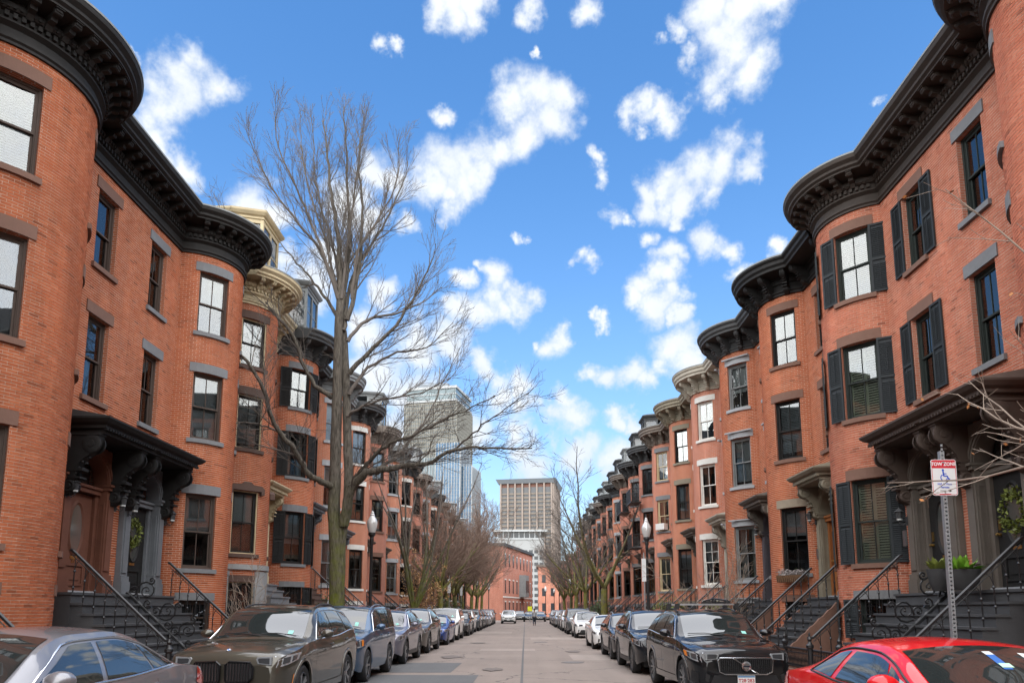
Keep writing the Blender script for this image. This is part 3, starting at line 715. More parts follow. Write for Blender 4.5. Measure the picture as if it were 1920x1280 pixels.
def hood(house, x0, x1, z, dep, colr, ends=(True, True), brk=(), bh=1.25):
    """projecting door hood with a sloping lead top and carved scroll brackets"""
    pr = [(0, -.12), (dep-.22, -.12), (dep-.22, -.05), (dep-.14, -.02), (dep-.14, .04), (dep-.06, .08), (dep, .15), (dep, .19), (.02, .42)]
    b = MB(); rows = []
    for (y, dz) in pr:
        e = dep-y if y > .05 else 0
        a = x0+(dep-y if ends[0] and y > .03 else (0 if not ends[0] else 0)); c = x1-(dep-y if ends[1] and y > .03 else 0)
        k = (dep-y)
        a = x0+(min(k, .22) if ends[0] else 0); c = x1-(min(k, .22) if ends[1] else 0)
        pts = [(a, 0, z+dz), (a, y, z+dz), (c, y, z+dz), (c, 0, z+dz)]; rows.append(pts)
    b.strip(rows); b.quad(*[rows[0][i] for i in range(4)]); 
    h = b.build('hood', paint(colr), house)
    dn = MB(); x = x0+.1
    while x < x1-.12: dn.box(x, x+.05, dep-.2, dep-.13, z-.055, z+.0); x += .1
    dn.build('dentil', paint(colr), h, kind='stuff')
    me = cached(('con', colr, bh, dep), lambda: console_mesh(.2, bh, dep-.3, paint(colr)))
    for x in brk: inst('bracket', me, h, (x, .02, z-.121))
    return h
def wall_lamp(house, x, z, kind='coach'):
    b = MB(); b.box(x-.04, x+.04, .13, .16, z-.1, z+.1); b.tube([(x, .15, z-.02), (x, .26, z-.1), (x, .32, z-.06), (x, .32, z)], .012, 6)
    b.lathe([(.0, .3), (.03, .27), (.1, .2), (.085, .19)], 6, (x, .32, z)); b.lathe([(.075, .19), (.05, .0), (0, -.03)], 6, (x, .32, z))
    o = b.build('wall_lamp', paint('charcoal') if kind != 'white' else alu, house)
    MB().lathe([(0, .01), (.052, .012), (.072, .18), (0, .185)], 6, (x, .32, z)).build('lantern_glass', mat('frosted_glass', (.5, .52, .5), .2, var=.05), o)
def spiral(cx, cz, r, turns=1.6, a0=0, sgn=1, n=18):
    return [(0, cx+(r*(1-.82*i/n))*cos(a0+sgn*2*pi*turns*i/n), cz+(r*(1-.82*i/n))*sin(a0+sgn*2*pi*turns*i/n)) for i in range(n+1)]
def rail_flight(house, x, y0, z0, y1, z1, style, colr=None, n=9, name='railing'):
    """stair rail from the top (y0,z0) to the bottom (y1,z1) at local x"""
    m = iron; b = MB(); H = .82
    if style == 'scroll':
        b.box(x-.05, x+.05, 0, 0, 0, 0) if False else None
        L = hypot(y1-y0, z1-z0); ang = atan2(z1-z0, y1-y0)
        def P(u, v): return (x, y0+u*cos(ang)-v*sin(ang), z0+u*sin(ang)+v*cos(ang))
        b.tube([P(0, .06), P(L, .06)], .045, 6)
        rl = b.build(name, m, house)
        k = 4
        for i in range(k):
            s = MB(); u = L*(i+.5)/k; R_ = .24-.012*i; f = 1 if i % 2 else -1
            for (du, dv, r, t, a0, sg) in ((-.02, .38, R_, 1.7, -pi/2, f), (.22*f, .17, R_*.5, 1.3, pi/2, -f), (-.2*f, .2, R_*.46, 1.2, 0, f), (.1*f, .62, R_*.36, 1.2, -pi/2, -f)):
                pts = spiral(0, 0, r, t, a0, sg); s.tube([P(u+du+p[1], dv+p[2]) for p in pts], [.022*(1-.5*j/len(pts)) for j in range(len(pts))], 6)
                c_ = P(u+du, dv); s.lathe([(0, -.03), (.03, 0), (0, .03)], 6, c_, 'x')
            s.build('scroll', m, rl, smooth=True)
        return rl
    b.tube([(x, y0-.05, z0+H+.02), (x, y0, z0+H), (x, y1, z1+H), (x, y1+.12, z1+H-.02)], .032, 6); b.tube([(x, y0, z0+H-.09), (x, y1, z1+H-.09)], .01, 4)
    rl = b.build(name, m, house)
    def mkb():
        q = MB(); 
        if style == 'arch':
            q.tube([(0, 0, 0), (0, 0, .5)], .012, 5); q.lathe([(.012, .1), (.026, .13), (.012, .16)], 6); q.lathe([(.012, .42), (.026, .45), (.012, .48)], 6)
            q.tube([(0, 0, .5), (0, .04, .62), (0, .11, .68), (0, .19, .64), (0, .235, .5)], .009, 4); q.tube([(0, 0, .5), (0, .0, .7)], .009, 4)
        elif style == 'turned':
            q.lathe([(.02, 0), (.028, .06), (.012, .1), (.024, .22), (.014, .36), (.026, .42), (.014, .46), (.02, .6), (.012, .74)], 8)
        else: q.box(-.009, .009, -.009, .009, 0, .76)
        return q.mesh('baluster', m)
    me = cached(('bal', style), mkb)
    for i in range(n):
        t = (i+.3)/n; inst('baluster', me, rl, (x, y0+(y1-y0)*t, z0+(z1-z0)*t+.02))
    return rl
def newel(house, x, y, z, h=1.0):
    MB().lathe([(.09, 0), (.09, .08), (.06, .1), (.06, h-.25), (.085, h-.22), (.085, h-.17), (.05, h-.14), (.035, h-.09), (.055, h-.04), (.02, h+.02), (.028, h+.06), (0, h+.12)], 8).build('newel', iron, house, loc=(x, y, z), smooth=35)
def stoop(house, x0, x1, zf, colr, side='stone', steps=9, rails=(), side_col=None, foot=None):
    top = .5; m = mat('stoop_'+colr, {'dark': (.055, .057, .06), 'brown': (.1, .06, .045), 'grey': (.16, .165, .17), 'brownstone': (.14, .085, .06)}[colr], .7, var=.25, scale=5, bump=.3)
    z = zf; run = .235; g = .12; rise = (zf-g)/steps
    s = MB(); s.box(x0, x1, -.3, top, g, zf-.05); s.box(x0-.02, x1+.02, -.3, top+.03, zf-.05, zf)
    land = s.build('stoop', m, house)
    for i in range(1, steps):
        zt = zf-rise*i; ya = top+run*(i-1); q = MB(); q.box(x0+.02, x1-.02, ya, ya+run, g, zt-.045); q.box(x0-.01, x1+.01, ya-.0, ya+run+.03, zt-.045, zt)
        q.build('step', m, land)
    ye = top+run*(steps-1)
    if side_col:   # stepped cheek wall in brownstone
        for xx in (x0-.12, x1+.02):
            pr = [(0, g), (ye-.1, g), (ye-.1, g+.2)]
            for i in range(steps-1, 0, -1): pr += [(top+run*(i-.3), zf-rise*i-.1), (top+run*(i-1)+.02, zf-rise*i+.06)]
            pr += [(0, zf-.1)]
            MB().prism(pr, xx, xx+.1, 'x').build('cheek_wall', stone(side_col), land)
    for (x, st) in rails:
        if st: rail_flight(house, x, top-.1, zf, ye, g+rise*.6, st)
        if st in ('arch', 'turned'): newel(house, x, ye+.08, g, .95)
    return ye
# ------------------------------------------------------------------ house builder
LV = {'n': dict(w1=(2.72, 1.98), w2=(6.18, 1.84), w3=(9.15, 1.74), b=(1.0, .9), zf=2.0, zc=11.36),
      'h': dict(w1=(3.35, 1.95), w2=(6.62, 1.72), w3=(9.28, 1.55), b=(1.35, 1.15), zf=2.55, zc=11.30)}
BLINDS = [('shade', 'white', .5), ('slats', 'white', .55), ('curtain', 'white', .7), ('shade', 'grey', .35), ('slats', 'grey', .9), None, ('curtain', 'cream', .8), ('shade', 'cream', .3), ('curtain', 'brown', .8)]
def house(side, Yn, W, st):
    """one terrace house. side -1 left / +1 right; Yn..Yn+W along the street"""
    XF = XR if side > 0 else XL
    e = empty('terrace_house', (XF, Yn if side > 0 else Yn+W, 0), pi/2 if side > 0 else -pi/2)
    tag(e, st.get('label'), 'house', st.get('group')); e['near'] = 1 if st.get('real') else 0
    bw = st.get('bw', 2.5); sg = st.get('sg', .93 if side > 0 else 1.13)
    bf = st['bf']                  # bay first in local x?
    xa = st.get('off', .06) if bf else W-bw-st.get('off', .06)
    p = Path(W, xa, xa+bw, sg); lv = LV[st.get('lv', 'n')]; rnd = random.Random(st.get('seed', int(Yn*10)))
    fx = (lambda x: p.s2+(x-p.xb)) if bf else (lambda x: x)     # local x on the flat part -> arc length
    x0, x1 = (p.xb, W) if bf else (0, p.xa)
    fl = lambda u: fx(x1-u*(x1-x0)) if bf else fx(x0+u*(x1-x0))  # u=0 at the party wall, 1 at the bay
    gx = lambda u: (x1-u*(x1-x0)) if bf else (x0+u*(x1-x0))
    ww = st.get('ww', .84); wf = st.get('wf', .78); zf = lv['zf']; sty = dict(frame='black', lintel='brown', sill='brown', munt=1); sty.update(st.get('win', {}))
    z1 = lv['zc']; openings = []; wins = []
    ph = st.get('phi', 42)
    for key in ('w1', 'w2', 'w3'):
        z, h = lv[key]
        for a in st.get('angs', (-ph, ph)):
            t = p.sphi(a); openings.append((t-ww/2, t+ww/2, z, z+h)); wins.append((t, z, ww, h, key, a))
    z, h = lv['b']
    for a in st.get('angs', (-ph, ph)):
        t = p.sphi(a); openings.append((t-ww/2, t+ww/2, z, z+h)); wins.append((t, z, ww, h, 'b', a))
    du = st.get('du', .48)         # door / upper window axis
    for key in ('w2', 'w3'):
        z, h = lv[key]; t = fl(st.get('uu', du)); openings.append((t-wf/2, t+wf/2, z, z+h)); wins.append((t, z, wf, h, key, None))
    xd = gx(du); td = fl(du); zs = zf+2.4; 
    openings.append((td-.66, td+.66, zf, zs+.6))
    # wall
    real = st.get('real', False)
    cxy = (-Yn, XR) if side > 0 else (Yn+W, -XL)
    e['near'] = 1 if real else 0
    z0 = st.get('wall0', .1)
    wall(e, p, openings, z0, z1+.02, st.get('brick', 'p'), real, cxy)
    # windows
    bl = st.get('blinds')
    for i, (t, z, w, h, key, a) in enumerate(wins):
        s2 = dict(sty)
        if key in st.get('wins', {}): s2.update(st['wins'][key])
        if a is None and 'flatwin' in st: s2.update(st['flatwin'])
        b = bl[i % len(bl)] if bl else rnd.choice(BLINDS)
        s2['blind'] = b
        if key == 'b': s2['sill'] = None; s2['lh'] = .2; s2['lintel'] = st.get('blint', sty['lintel']); s2['blind'] = None; s2['fancy'] = None
        f = window(e, p, t, z, w, h, s2)
        if key == 'b':
            def bars(w=w, h=h):
                q = MB()
                for k in range(7): q.box(-w/2+.06+k*(w-.12)/6-.007, -w/2+.06+k*(w-.12)/6+.007, -.05, -.036, .02, h-.02)
                q.box(-w/2, w/2, -.052, -.034, h*.6, h*.6+.02); return q.mesh('window_bars', iron)
            inst('window_bars', cached(('bars', w, h), bars), f)
        if st.get('shut') and key != 'b' and (a is None or a in st['shut']):
            for sd_ in (-1, 1):
                shutter(e, p, t, z, w, h-.01, sd_, st.get('shc', 'shutter'))
        if st.get('shut') and key == 'b' and a != 0 and real:
            for sd_ in (-1, 1): shutter(e, p, t, z, w, h, sd_, st.get('shc', 'shutter'))
        if st.get('ac') and (key, a) == tuple(st['ac']):
            q = MB(); q.box(-.3, .3, -.1, .28, .07, .43); 
            for k in range(8): q.box(-.26, .26, .28, .29, .1+k*.04, .115+k*.04)
            q.build('air_conditioner', whitep, f)
    # water table / stone courses
    if st.get('base'):
        m = stone(st['base']); zb = lv['w1'][0]-.32; bb = MB(); k = 0; cnt = 0; z = .12; rows = int((zb-.12)/.46); hh = (zb-.12-.2)/rows
        base = MB(); p.bx(base, 0.0, p.S, zb-.16, zb, -.02, .09); bo = base.build('water_table', m, e)
        for r in range(rows):
            t = p.s1+.002 if not bf else p.s1+.002
            za = .12+r*hh; n = 6; off = 0 if r % 2 else .3
            edges = [p.s1]+[p.s1+off+i*.62 for i in range(1, 7) if p.s1+off+i*.62 < p.s2-.1]+[p.s2]
            for a, c in zip(edges[:-1], edges[1:]):
                segs = [(a+.006, c-.006)]
                for o in openings:
                    if o[2] < za+hh-.02 and o[3]+.12 > za: segs = [x for (u, v) in segs for x in (((u, min(v, o[0])), (max(u, o[1]), v)) if (u < o[1] and v > o[0]) else ((u, v),)) if x[1]-x[0] > .04]
                for (u, v) in segs:
                    q = MB(); p.bx(q, u, v, za+.006, za+hh-.006, -.02, .06); q.build('stone', m, bo)
    else:
        base = MB(); p.bx(base, 0, p.S, .1, .42, -.02, .05); base.build('plinth', stone('granite'), e)
    # cornice
    top = cornice(e, p, z1, st.get('cst', 'plain'), st.get('cc', 'black'))
    # door
    if st.get('door', True):
        ds = dict(portal='umber', door='black', brassy=1); ds.update(st.get('ds', {}))
        ds['pw'] = min(st.get('pw', .3), min(xd-x0, x1-xd)-.62)
        doorway(e, xd, zf, ds)
        hz = 5.33 if zf < 2.3 else 5.85
        if st.get('hood') == 'half':      # half of a hood that spans two doors
            en = (False, True) if not bf else (True, False)
            a, c = (0.0, xd+.62+.45) if not bf else (xd-.62-.45, W)
            hood(e, a, c, hz, st.get('hd', 1.02), st.get('hc', 'black'), en, brk=[xd-.81, xd+.81], bh=1.3)
        else:
            hood(e, max(.04, xd-.98) if not bf else xd-.98, min(xd+.98, W-.04), hz-.05, st.get('hd', .9), st.get('hc', 'taupe'), (True, True), brk=[xd-.77, xd+.77], bh=.95)
        sp = st.get('stoop', dict(c='dark')); hw = sp.get('hw', .95)
        a, c = max(.0, xd-hw), min(W, xd+hw)
        if sp.get('half'): a, c = ((0, xd+.95) if not bf else (xd-.95, W))
        rails = sp.get('rails', [(a+.08, 'turned'), (c-.08, 'turned')])
        if rails == 'double':  # shared stair: outer rail only, the scrolled centre rail is built once
            rails = [((c-.1) if not bf else (a+.1), 'arch')]
            if sp.get('mid'): rails.append(((.0) if not bf else W, 'scroll'))
        stoop(e, a, c, zf, sp['c'], steps=9 if zf < 2.3 else 11, rails=rails, side_col=sp.get('cheek'))
    if st.get('pipe'):
        px = (.06 if not bf else W-.06); q = MB(); q.tube([(px, .07, .2), (px, .07, 11.2)], .045, 8)
        for k in range(6): q.lathe([(.045, 0), (.062, .01), (.062, .06), (.045, .07)], 8, (px, .07, .9+k*1.9))
        q.build('downpipe', paint(st['pipe']), e, smooth=True)
    # mansard storey and dormer over the bay
    if st.get('mansard'):
        mc = paint(st.get('mc', 'charcoal')); q = MB(); y0, y1 = -.15, -1.0; q.add([(0, y0, top), (W, y0, top), (W, y1, top+1.9), (0, y1, top+1.9)], [(0, 1, 2, 3)])
        for gx_ in (.02, W-.02):
            gb = MB(); gb.prism([(y0+.05, top), (y1, top+2.0), (-8.8, top+2.0), (-8.8, top)], gx_-.1, gx_+.1, 'x'); gb.uv = [(-v[1], v[2]) for v in gb.v]; gw = gb.build('gable_wall', brick_tex('r'), e)
            gb = MB(); gb.tube([(gx_, y0+.05, top+.02), (gx_, y1, top+2.02), (gx_, -8.8, top+2.02)], .11, 4); gb.build('coping', paint('steel'), gw)
        q.add([(0, y1, top+1.9), (W, y1, top+1.9), (W, -8.8, top+1.9), (0, -8.8, top+1.9)], [(0, 1, 2, 3)])
        q.build('mansard_roof', slatem, e)
        # octagonal dormer
        cx, cy, r = p.xc, p.yc+.3, 1.0; ang = [radians(a) for a in (0, 45, 135, 180)]
        pt = lambda a, rr: (cx+rr*cos(a), cy+rr*sin(a))
        fpts = [pt(radians(a), r) for a in (-12, 36, 88, 92, 144, 192)]; fpts = [pt(radians(a), r) for a in (-10, 42, 138, 190)]
        zb, zt = top+.05, top+1.95; d = MB()
        for (a, c) in zip(fpts[:-1], fpts[1:]):
            vx, vy = c[0]-a[0], c[1]-a[1]; L = hypot(vx, vy); tx, ty = vx/L, vy/L; nx, ny = ty, -tx
            def bq(u0, u1, z0_, z1_, o0, o1): 
                vs = [(a[0]+tx*u+nx*o, a[1]+ty*u+ny*o, z) for z in (z0_, z1_) for u in (u0, u1) for o in (o0, o1)]
                d.add(vs, [(0, 1, 3, 2), (4, 5, 7, 6), (0, 1, 5, 4), (2, 3, 7, 6), (0, 2, 6, 4), (1, 3, 7, 5)])
            bq(0, .09, zb, zt, -.1, .0); bq(L-.09, L, zb, zt, -.1, .0); bq(.09, L-.09, zb, zb+.3, -.09, -.01); bq(.09, L-.09, zt-.14, zt, -.09, -.01); bq(.09, L-.09, zb+.3, zb+.36, -.08, .03)
            m_ = (zb+.36+zt-.14)/2; bq(.09, L-.09, m_-.02, m_+.02, -.07, -.03)
            if L > .9: bq(L/2-.04, L/2+.04, zb+.3, zt-.14, -.08, -.0)
        do = d.build('dormer', mc, e)
        g = MB()
        for (a, c) in zip(fpts[:-1], fpts[1:]):
            ins = lambda q_: (cx+(q_[0]-cx)*.94, cy+(q_[1]-cy)*.94); A, C_ = ins(a), ins(c); g.quad((A[0], A[1], zb+.3), (C_[0], C_[1], zb+.3), (C_[0], C_[1], zt-.1), (A[0], A[1], zt-.1))
        g.build('pane', GLASS, do)
        g = MB(); ins = [(cx+(q_[0]-cx)*.6, cy+(q_[1]-cy)*.6) for q_ in fpts]; g.strip([[(x, y, zb) for x, y in ins], [(x, y, zt) for x, y in ins]]); g.build('interior', blindm['grey'] if st.get('mc') != 'cream' else blindm['white'], do)
        rr = MB(); rows = []
        for (k, zz) in ((.94, zt-.02), (1.04, zt), (1.04, zt+.07), (1.12, zt+.1), (1.2, zt+.18), (1.22, zt+.24), (.7, zt+.42)):
            rows.append([(cx+(q_[0]-cx)*k, cy+(q_[1]-cy)*k, zz) for q_ in fpts]+[(cx+(fpts[-1][0]-cx)*k, -1.6, zz)]); rows[-1] = [(cx+(fpts[0][0]-cx)*k, -1.6, zz)]+rows[-1]
        rr.strip(rows); n_ = len(rows[-1]); rr.add(rows[-1], [tuple(range(n_))]); rr.build('dormer_roof', mc, do)
        dn = MB()
        for (a, c) in zip(fpts[:-1], fpts[1:]):
            vx, vy = c[0]-a[0], c[1]-a[1]; L = hypot(vx, vy); k = int(L/.12)
            for i in range(k):
                u = (i+.5)/k; x, y = a[0]+vx*u, a[1]+vy*u; x, y = cx+(x-cx)*1.03, cy+(y-cy)*1.03; dn.box(x-.025, x+.025, y-.025, y+.025, zt+.075, zt+.13)
        dn.build('dentil', mc, do, kind='stuff')
    for (cxx, cyy, hh) in st.get('chim', []):
        q = MB(); q.box(cxx-.35, cxx+.35, cyy-.5, cyy+.5, top, top+hh); q.box(cxx-.4, cxx+.4, cyy-.55, cyy+.55, top+hh-.15, top+hh)
        ch = q.build('chimney', brick_tex('r'), e)
        for k in (-.2, .2): MB().lathe([(.1, 0), (.12, .04), (.09, .3), (.1, .34), (0, .34)], 10).build('chimney_pot', mat('terracotta', (.3, .12, .07), .8), ch, loc=(cxx, cyy+k, top+hh))
    if st.get('escape'):
        for z in (6.0, 9.0):
            q = MB(); yy = p.yc+p.R; xw = p.xc; q.box(xw-1.0, xw+1.0, yy+.02, yy+.75, z-.35, z-.31)
            for k in range(21): q.box(xw-1+.1*k-.008, xw-1+.1*k+.008, yy+.73, yy+.746, z-.31, z+.55)
            for k in range(8):
                for s_ in (-1, 1): q.box(xw+s_*1-.008, xw+s_*1+.008, yy+.02+.09*k, yy+.036+.09*k, z-.31, z+.55)
            q.box(xw-1, xw+1, yy+.72, yy+.755, z+.53, z+.56)
            for s_ in (-1, 1): q.box(xw+s_*1-.015, xw+s_*1+.015, yy+.0, yy+.755, z+.53, z+.56); q.tube([(xw+s_*.9, yy+.7, z-.34), (xw+s_*.9, yy-.1, z-1.1)], .02, 5)
            q.build('fire_escape', iron, e)
    return e, p, top

# --- the right-hand row, from the camera outwards
WH = dict(lintel='white', sill='white', frame='white')
GR = dict(lintel='lgrey', sill='lgrey')
louv = ('louver', 'cream', 1.0)
R0, pR0, _ = house(1, 9.05, 4.93, dict(bf=True, real=True, brick='p', cst='rich', cc='dbrown', win=dict(lintel='grey', sill='grey', frame='green'), ds=dict(portal='umber', door='black'),
    hood='half', hc='bronze', hd=1.0, stoop=dict(c='dark', half=True, rails='double'), du=.46, uu=.44, blinds=[('curtain', 'white', .95), ('shade', 'white', 1.0), ('slats', 'grey', .9)],
    label='nearest right-hand brick house, cut by the picture edge, grey lintels and no shutters'))
R1, pR1, _ = house(1, 13.98, 4.95, dict(bf=False, real=True, brick='p', cst='rich', cc='dbrown', win=dict(lintel='brown', sill='brown', frame='green'), shut=(-42, 0, 42), hood='half', hc='bronze', hd=1.0,
    ds=dict(portal='umber', door='black'), stoop=dict(c='dark', half=True, rails='double', mid=True), du=.46, uu=.44, blinds=[louv, ('slats', 'white', 1.0), louv], blint='grey',
    label='right-hand brick house with dark louvred shutters at every window and a dark stone portal'))
R2, pR2, _ = house(1, 18.94, 4.8, dict(bf=False, real=True, brick='q', cst='plain', cc='black', win=dict(lintel='brown', sill='brown', frame='black'), wins=dict(w1=dict(lintel='tan', sill='grey', munt=1)), hc='olive',
    ds=dict(portal='olive', door='orange', transom='orange'), stoop=dict(c='dark', cheek='brown'), du=.5, blinds=[('shade', 'grey', .4), ('curtain', 'white', .9), ('slats', 'grey', .9), ('shade', 'white', 1.0)],
    label='right-hand brick house with an olive door hood, orange wooden door and heavy black cornice'))
R3, pR3, _ = house(1, 23.76, 4.85, dict(bf=False, real=True, brick='q', cst='plain', cc='charcoal', win=dict(GR, frame='steel', drip=1), pipe='umber', hc='umber', ds=dict(portal='mauve', door='dark'), stoop=dict(c='dark', cheek='brown'), du=.5,
    blinds=[('curtain', 'white', .9), ('shade', 'white', .6), ('shade', 'grey', .9)], label='right-hand brick house with pale grey lintels and a dark hood on scroll brackets'))
R4, pR4, _ = house(1, 28.63, 4.95, dict(bf=False, brick='p', cst='plain', cc='putty', win=WH, wins=dict(w1=dict(munt=2)), hc='putty', ds=dict(portal='putty', door='brown'), stoop=dict(c='dark'), du=.5,
    blinds=[('slats', 'white', .5), None, ('curtain', 'brown', .8)], label='right-hand brick house with bright white window frames, white lintels and pale cornice'))
R5, pR5, _ = house(1, 33.6, 5.05, dict(bf=False, brick='q', cst='plain', cc='olive', win=dict(lintel='khaki', sill='khaki', frame='black'), hc='umber', ds=dict(portal='umber', door='dark'), stoop=dict(c='dark'), du=.5,
    blinds=[('slats', 'grey', .9), None, ('curtain', 'white', .8)], label='right-hand orange brick house with drab olive lintels and an olive brown cornice'))
R6, pR6, _ = house(1, 38.67, 5.3, dict(bf=False, brick='p', cst='plain', cc='taupe', win=dict(lintel='grey', sill='grey', frame='cream'), hc='tan' if False else 'taupe', ds=dict(portal='putty', door='brown'), stoop=dict(c='dark'), du=.5, ac=('w2', -42),
    label='right-hand brick house with cream window frames and a small white box on its wall'))
R7, pR7, _ = house(1, 44.0, 5.1, dict(bf=False, brick='r', cst='plain', cc='charcoal', win=dict(lintel='grey', sill='grey', frame='black'), hc='taupe', stoop=dict(c='brown'), du=.5, escape=True, mansard=True, mc='charcoal',
    label='right-hand red brick house, first with black iron balconies and a dark dormer'))
# --- the left-hand row
LA, pLA, _ = house(-1, 10.65, 5.5, dict(bf=False, bw=3.1, sg=1.0, off=.1, real=True, brick='o', cst='rich', cc='dark', win=dict(lintel='brown', sill='brown', frame='bronze', munt=0), flatwin=dict(munt=0), hood='half', hc='black', hd=1.05, ww=.9,
    ds=dict(portal='brown', door='brown', transom='brown'), stoop=dict(c='dark', half=True, rails='double', mid=True), du=.5, blinds=[('slats', 'white', .8), ('slats', 'grey', .95), ('shade', 'white', .6), None],
    label='nearest left-hand brick house, with brown lintels and a brown door with oval glass', phi=42))
LB, pLB, _ = house(-1, 16.15, 4.8, dict(bf=True, real=True, brick='o', cst='rich', cc='dark', win=dict(lintel='slateg' if False else 'grey', sill='grey', frame='bronze', munt=1), hood='half', hc='black', hd=1.05,
    ds=dict(portal='slate', door='black'), stoop=dict(c='dark', half=True, rails='double'), du=.5, blinds=[('curtain', 'white', .9), ('shade', 'grey', .5), ('slats', 'white', .6), ('shade', 'grey', 1.0)],
    label='left-hand brick house with slate grey lintels and a grey portal round a black door'))
LC, pLC, _ = house(-1, 21.15, 4.85, dict(bf=False, real=True, brick='q', lv='h', cst='rich', cc='cream', win=dict(lintel='dbrown', sill='dbrown', frame='dark', munt=1, casing='cream'), wins=dict(w1=dict(fancy=1)), hc='cream', base='granite', ds=dict(portal='cream', door='dbrown', transom='cream'),
    stoop=dict(c='grey', rails=[]), du=.55, off=.25, mansard=True, mc='cream', blinds=[('shade', 'grey', .9), ('shade', 'white', .5), ('shade', 'grey', .35)],
    label='left-hand brick house with a cream cornice, cream roof dormer and grey granite base'))
LD, pLD, _ = house(-1, 26.02, 4.9, dict(bf=False, real=True, brick='q', lv='h', cst='plain', cc='charcoal', win=dict(lintel='grey', sill='grey', frame='black'), shut=(42, 0, -42), shc='black', hc='slate', ds=dict(portal='slate', door='dark'),
    stoop=dict(c='brown', rails=[(.4, 'turned')]), du=.5, off=.2, mansard=True, mc='steel', pipe='dbrown', blinds=[('curtain', 'white', .8), ('shade', 'grey', .6), ('curtain', 'brown', .6)],
    label='left-hand brick house with black shutters and a grey dormer, behind the big tree'))

for h_, x, z in ((LA, .22, 3.95), (LA, 1.98, 4.0), (LB, 2.72, 3.9), (LB, 4.5, 3.9), (R1, 1.98, 3.6), (R2, 2.02, 4.2), (R3, .35, 4.3), (R3, 2.1, 4.3)): wall_lamp(h_, x, z)
MB().box(2.04, 2.16, .155, .19, 3.05, 3.4).build('intercom', alu, R1); MB().box(1.93, 2.02, .155, .18, 3.1, 3.4).build('intercom', alu, R2)
me_ = text_mesh('72', .12, bold=.004); me_.materials.append(brass)
for o in bpy.data.objects:
    if o.name.startswith('door') and o.parent is LA: inst('lettering', me_, o).matrix_local = Matrix(((1, 0, 0, 0), (0, 0, -1, .006), (0, 1, 0, .68), (0, 0, 0, 1))) @ Matrix.Rotation(0, 4, 'Z')
# --- houses farther along: copies of a few kinds
far_specs = {
 1: [dict(bf=False, brick='p', cst='plain', cc='charcoal', win=dict(lintel='grey', sill='grey', frame='black'), hc='umber', stoop=dict(c='brown'), mansard=True, mc='charcoal', escape=True),
     dict(bf=False, brick='r', cst='plain', cc='taupe', win=dict(lintel='brown', sill='brown', frame='dark'), hc='olive', stoop=dict(c='dark'), mansard=True, mc='steel'),
     dict(bf=False, brick='q', cst='rich', cc='charcoal', win=dict(lintel='lgrey', sill='lgrey', frame='steel'), hc='slate', stoop=dict(c='brown'), mansard=True, mc='charcoal')],
 -1: [dict(bf=False, brick='q', cst='plain', cc='steel', win=dict(lintel='lgrey', sill='lgrey', frame='steel'), hc='slate', stoop=dict(c='brownstone'), off=.2),
      dict(bf=False, brick='o', cst='plain', cc='charcoal', win=dict(lintel='white', sill='white', frame='dark'), hc='umber', stoop=dict(c='brown'), off=.2),
      dict(bf=False, brick='r', cst='plain', cc='taupe', win=dict(lintel='brown', sill='brown', frame='dark'), hc='umber', stoop=dict(c='grey'), off=.2, mansard=True, mc='steel')]}
FARTXT = {1: ['with iron balconies and a dark slate mansard', 'with brown lintels and a grey dormer', 'with pale lintels and a dentilled cornice under a slate roof'],
          -1: ['with pale grey lintels and a steel grey cornice', 'with white lintels and a black cornice', 'with brown lintels and a grey dormer on the roof']}
near_txt = {1: {49.1: 'first', 54.1: 'first', 59.1: 'first'}, -1: {}}
for side, ys in ((1, 49.1), (-1, 30.95)):
    protos = []
    for i in range(12 if side > 0 else 15):
        Y = ys+5.0*i; k = i % 3; lap = i//3
        if i < 3:
            sp = dict(far_specs[side][k]); sp['seed'] = 40+i+side
            e, _, _ = house(side, Y, 4.98, sp); protos.append(e)
            KIDS = {}
        else:
            if not KIDS:
                for o in bpy.data.objects:
                    if o.parent: KIDS.setdefault(o.parent.name, []).append(o)
            e = copy_tree(protos[k]); e.location.y = Y if side > 0 else Y+4.98
        od = ['nearest', 'second', 'third', 'fourth', 'fifth'][lap]
        e['label'] = '%s %s far house %s' % (od, 'right' if side > 0 else 'left', FARTXT[side][k])
        e['group'] = 'red brick row houses farther down the street'
    for i in range(8):
        Y = (4.05 if side > 0 else 5.65)-5*i; e = copy_tree(protos[(i+1) % 3]); e.location.y = Y if side > 0 else Y+4.98
        e['label'] = '%s red brick row house behind the camera on the %s, out of the picture' % (['first', 'second', 'third', 'fourth', 'fifth', 'sixth', 'seventh', 'eighth'][i], 'right' if side > 0 else 'left'); e['group'] = 'red brick row houses behind the camera'
    KIDS = {}
# ------------------------------------------------------------------ vehicles
def pchip(pts):
    xs = [p[0] for p in pts]; ys = [p[1] for p in pts]; n = len(xs)
    d = [(ys[i+1]-ys[i])/(xs[i+1]-xs[i]) for i in range(n-1)]
    m = [d[0]]+[0 if d[i-1]*d[i] <= 0 else 2*d[i-1]*d[i]/(d[i-1]+d[i]) for i in range(1, n-1)]+[d[-1]]
    def f(x):
        if x <= xs[0]: return ys[0]
        if x >= xs[-1]: return ys[-1]
        i = 0
        while x > xs[i+1]: i += 1
        h = xs[i+1]-xs[i]; t = (x-xs[i])/h
        return (1+2*t)*(1-t)**2*ys[i]+t*(1-t)**2*h*m[i]+t*t*(3-2*t)*ys[i+1]+t*t*(t-1)*h*m[i+1]
    return f
def carpaint(kind):
    if 'car_'+kind in MATS: return MATS['car_'+kind]
    m = mat('car_'+kind, (.5, .5, .5), .35 if kind == 'metal' else .4, metal=.45 if kind == 'metal' else 0, var=.05, scale=1.5, coat=1.0, objcol=True, spec=.1)
    return m
carglass = mat('car_glass', (.02, .024, .024), .03, var=.1, ior=2.0)
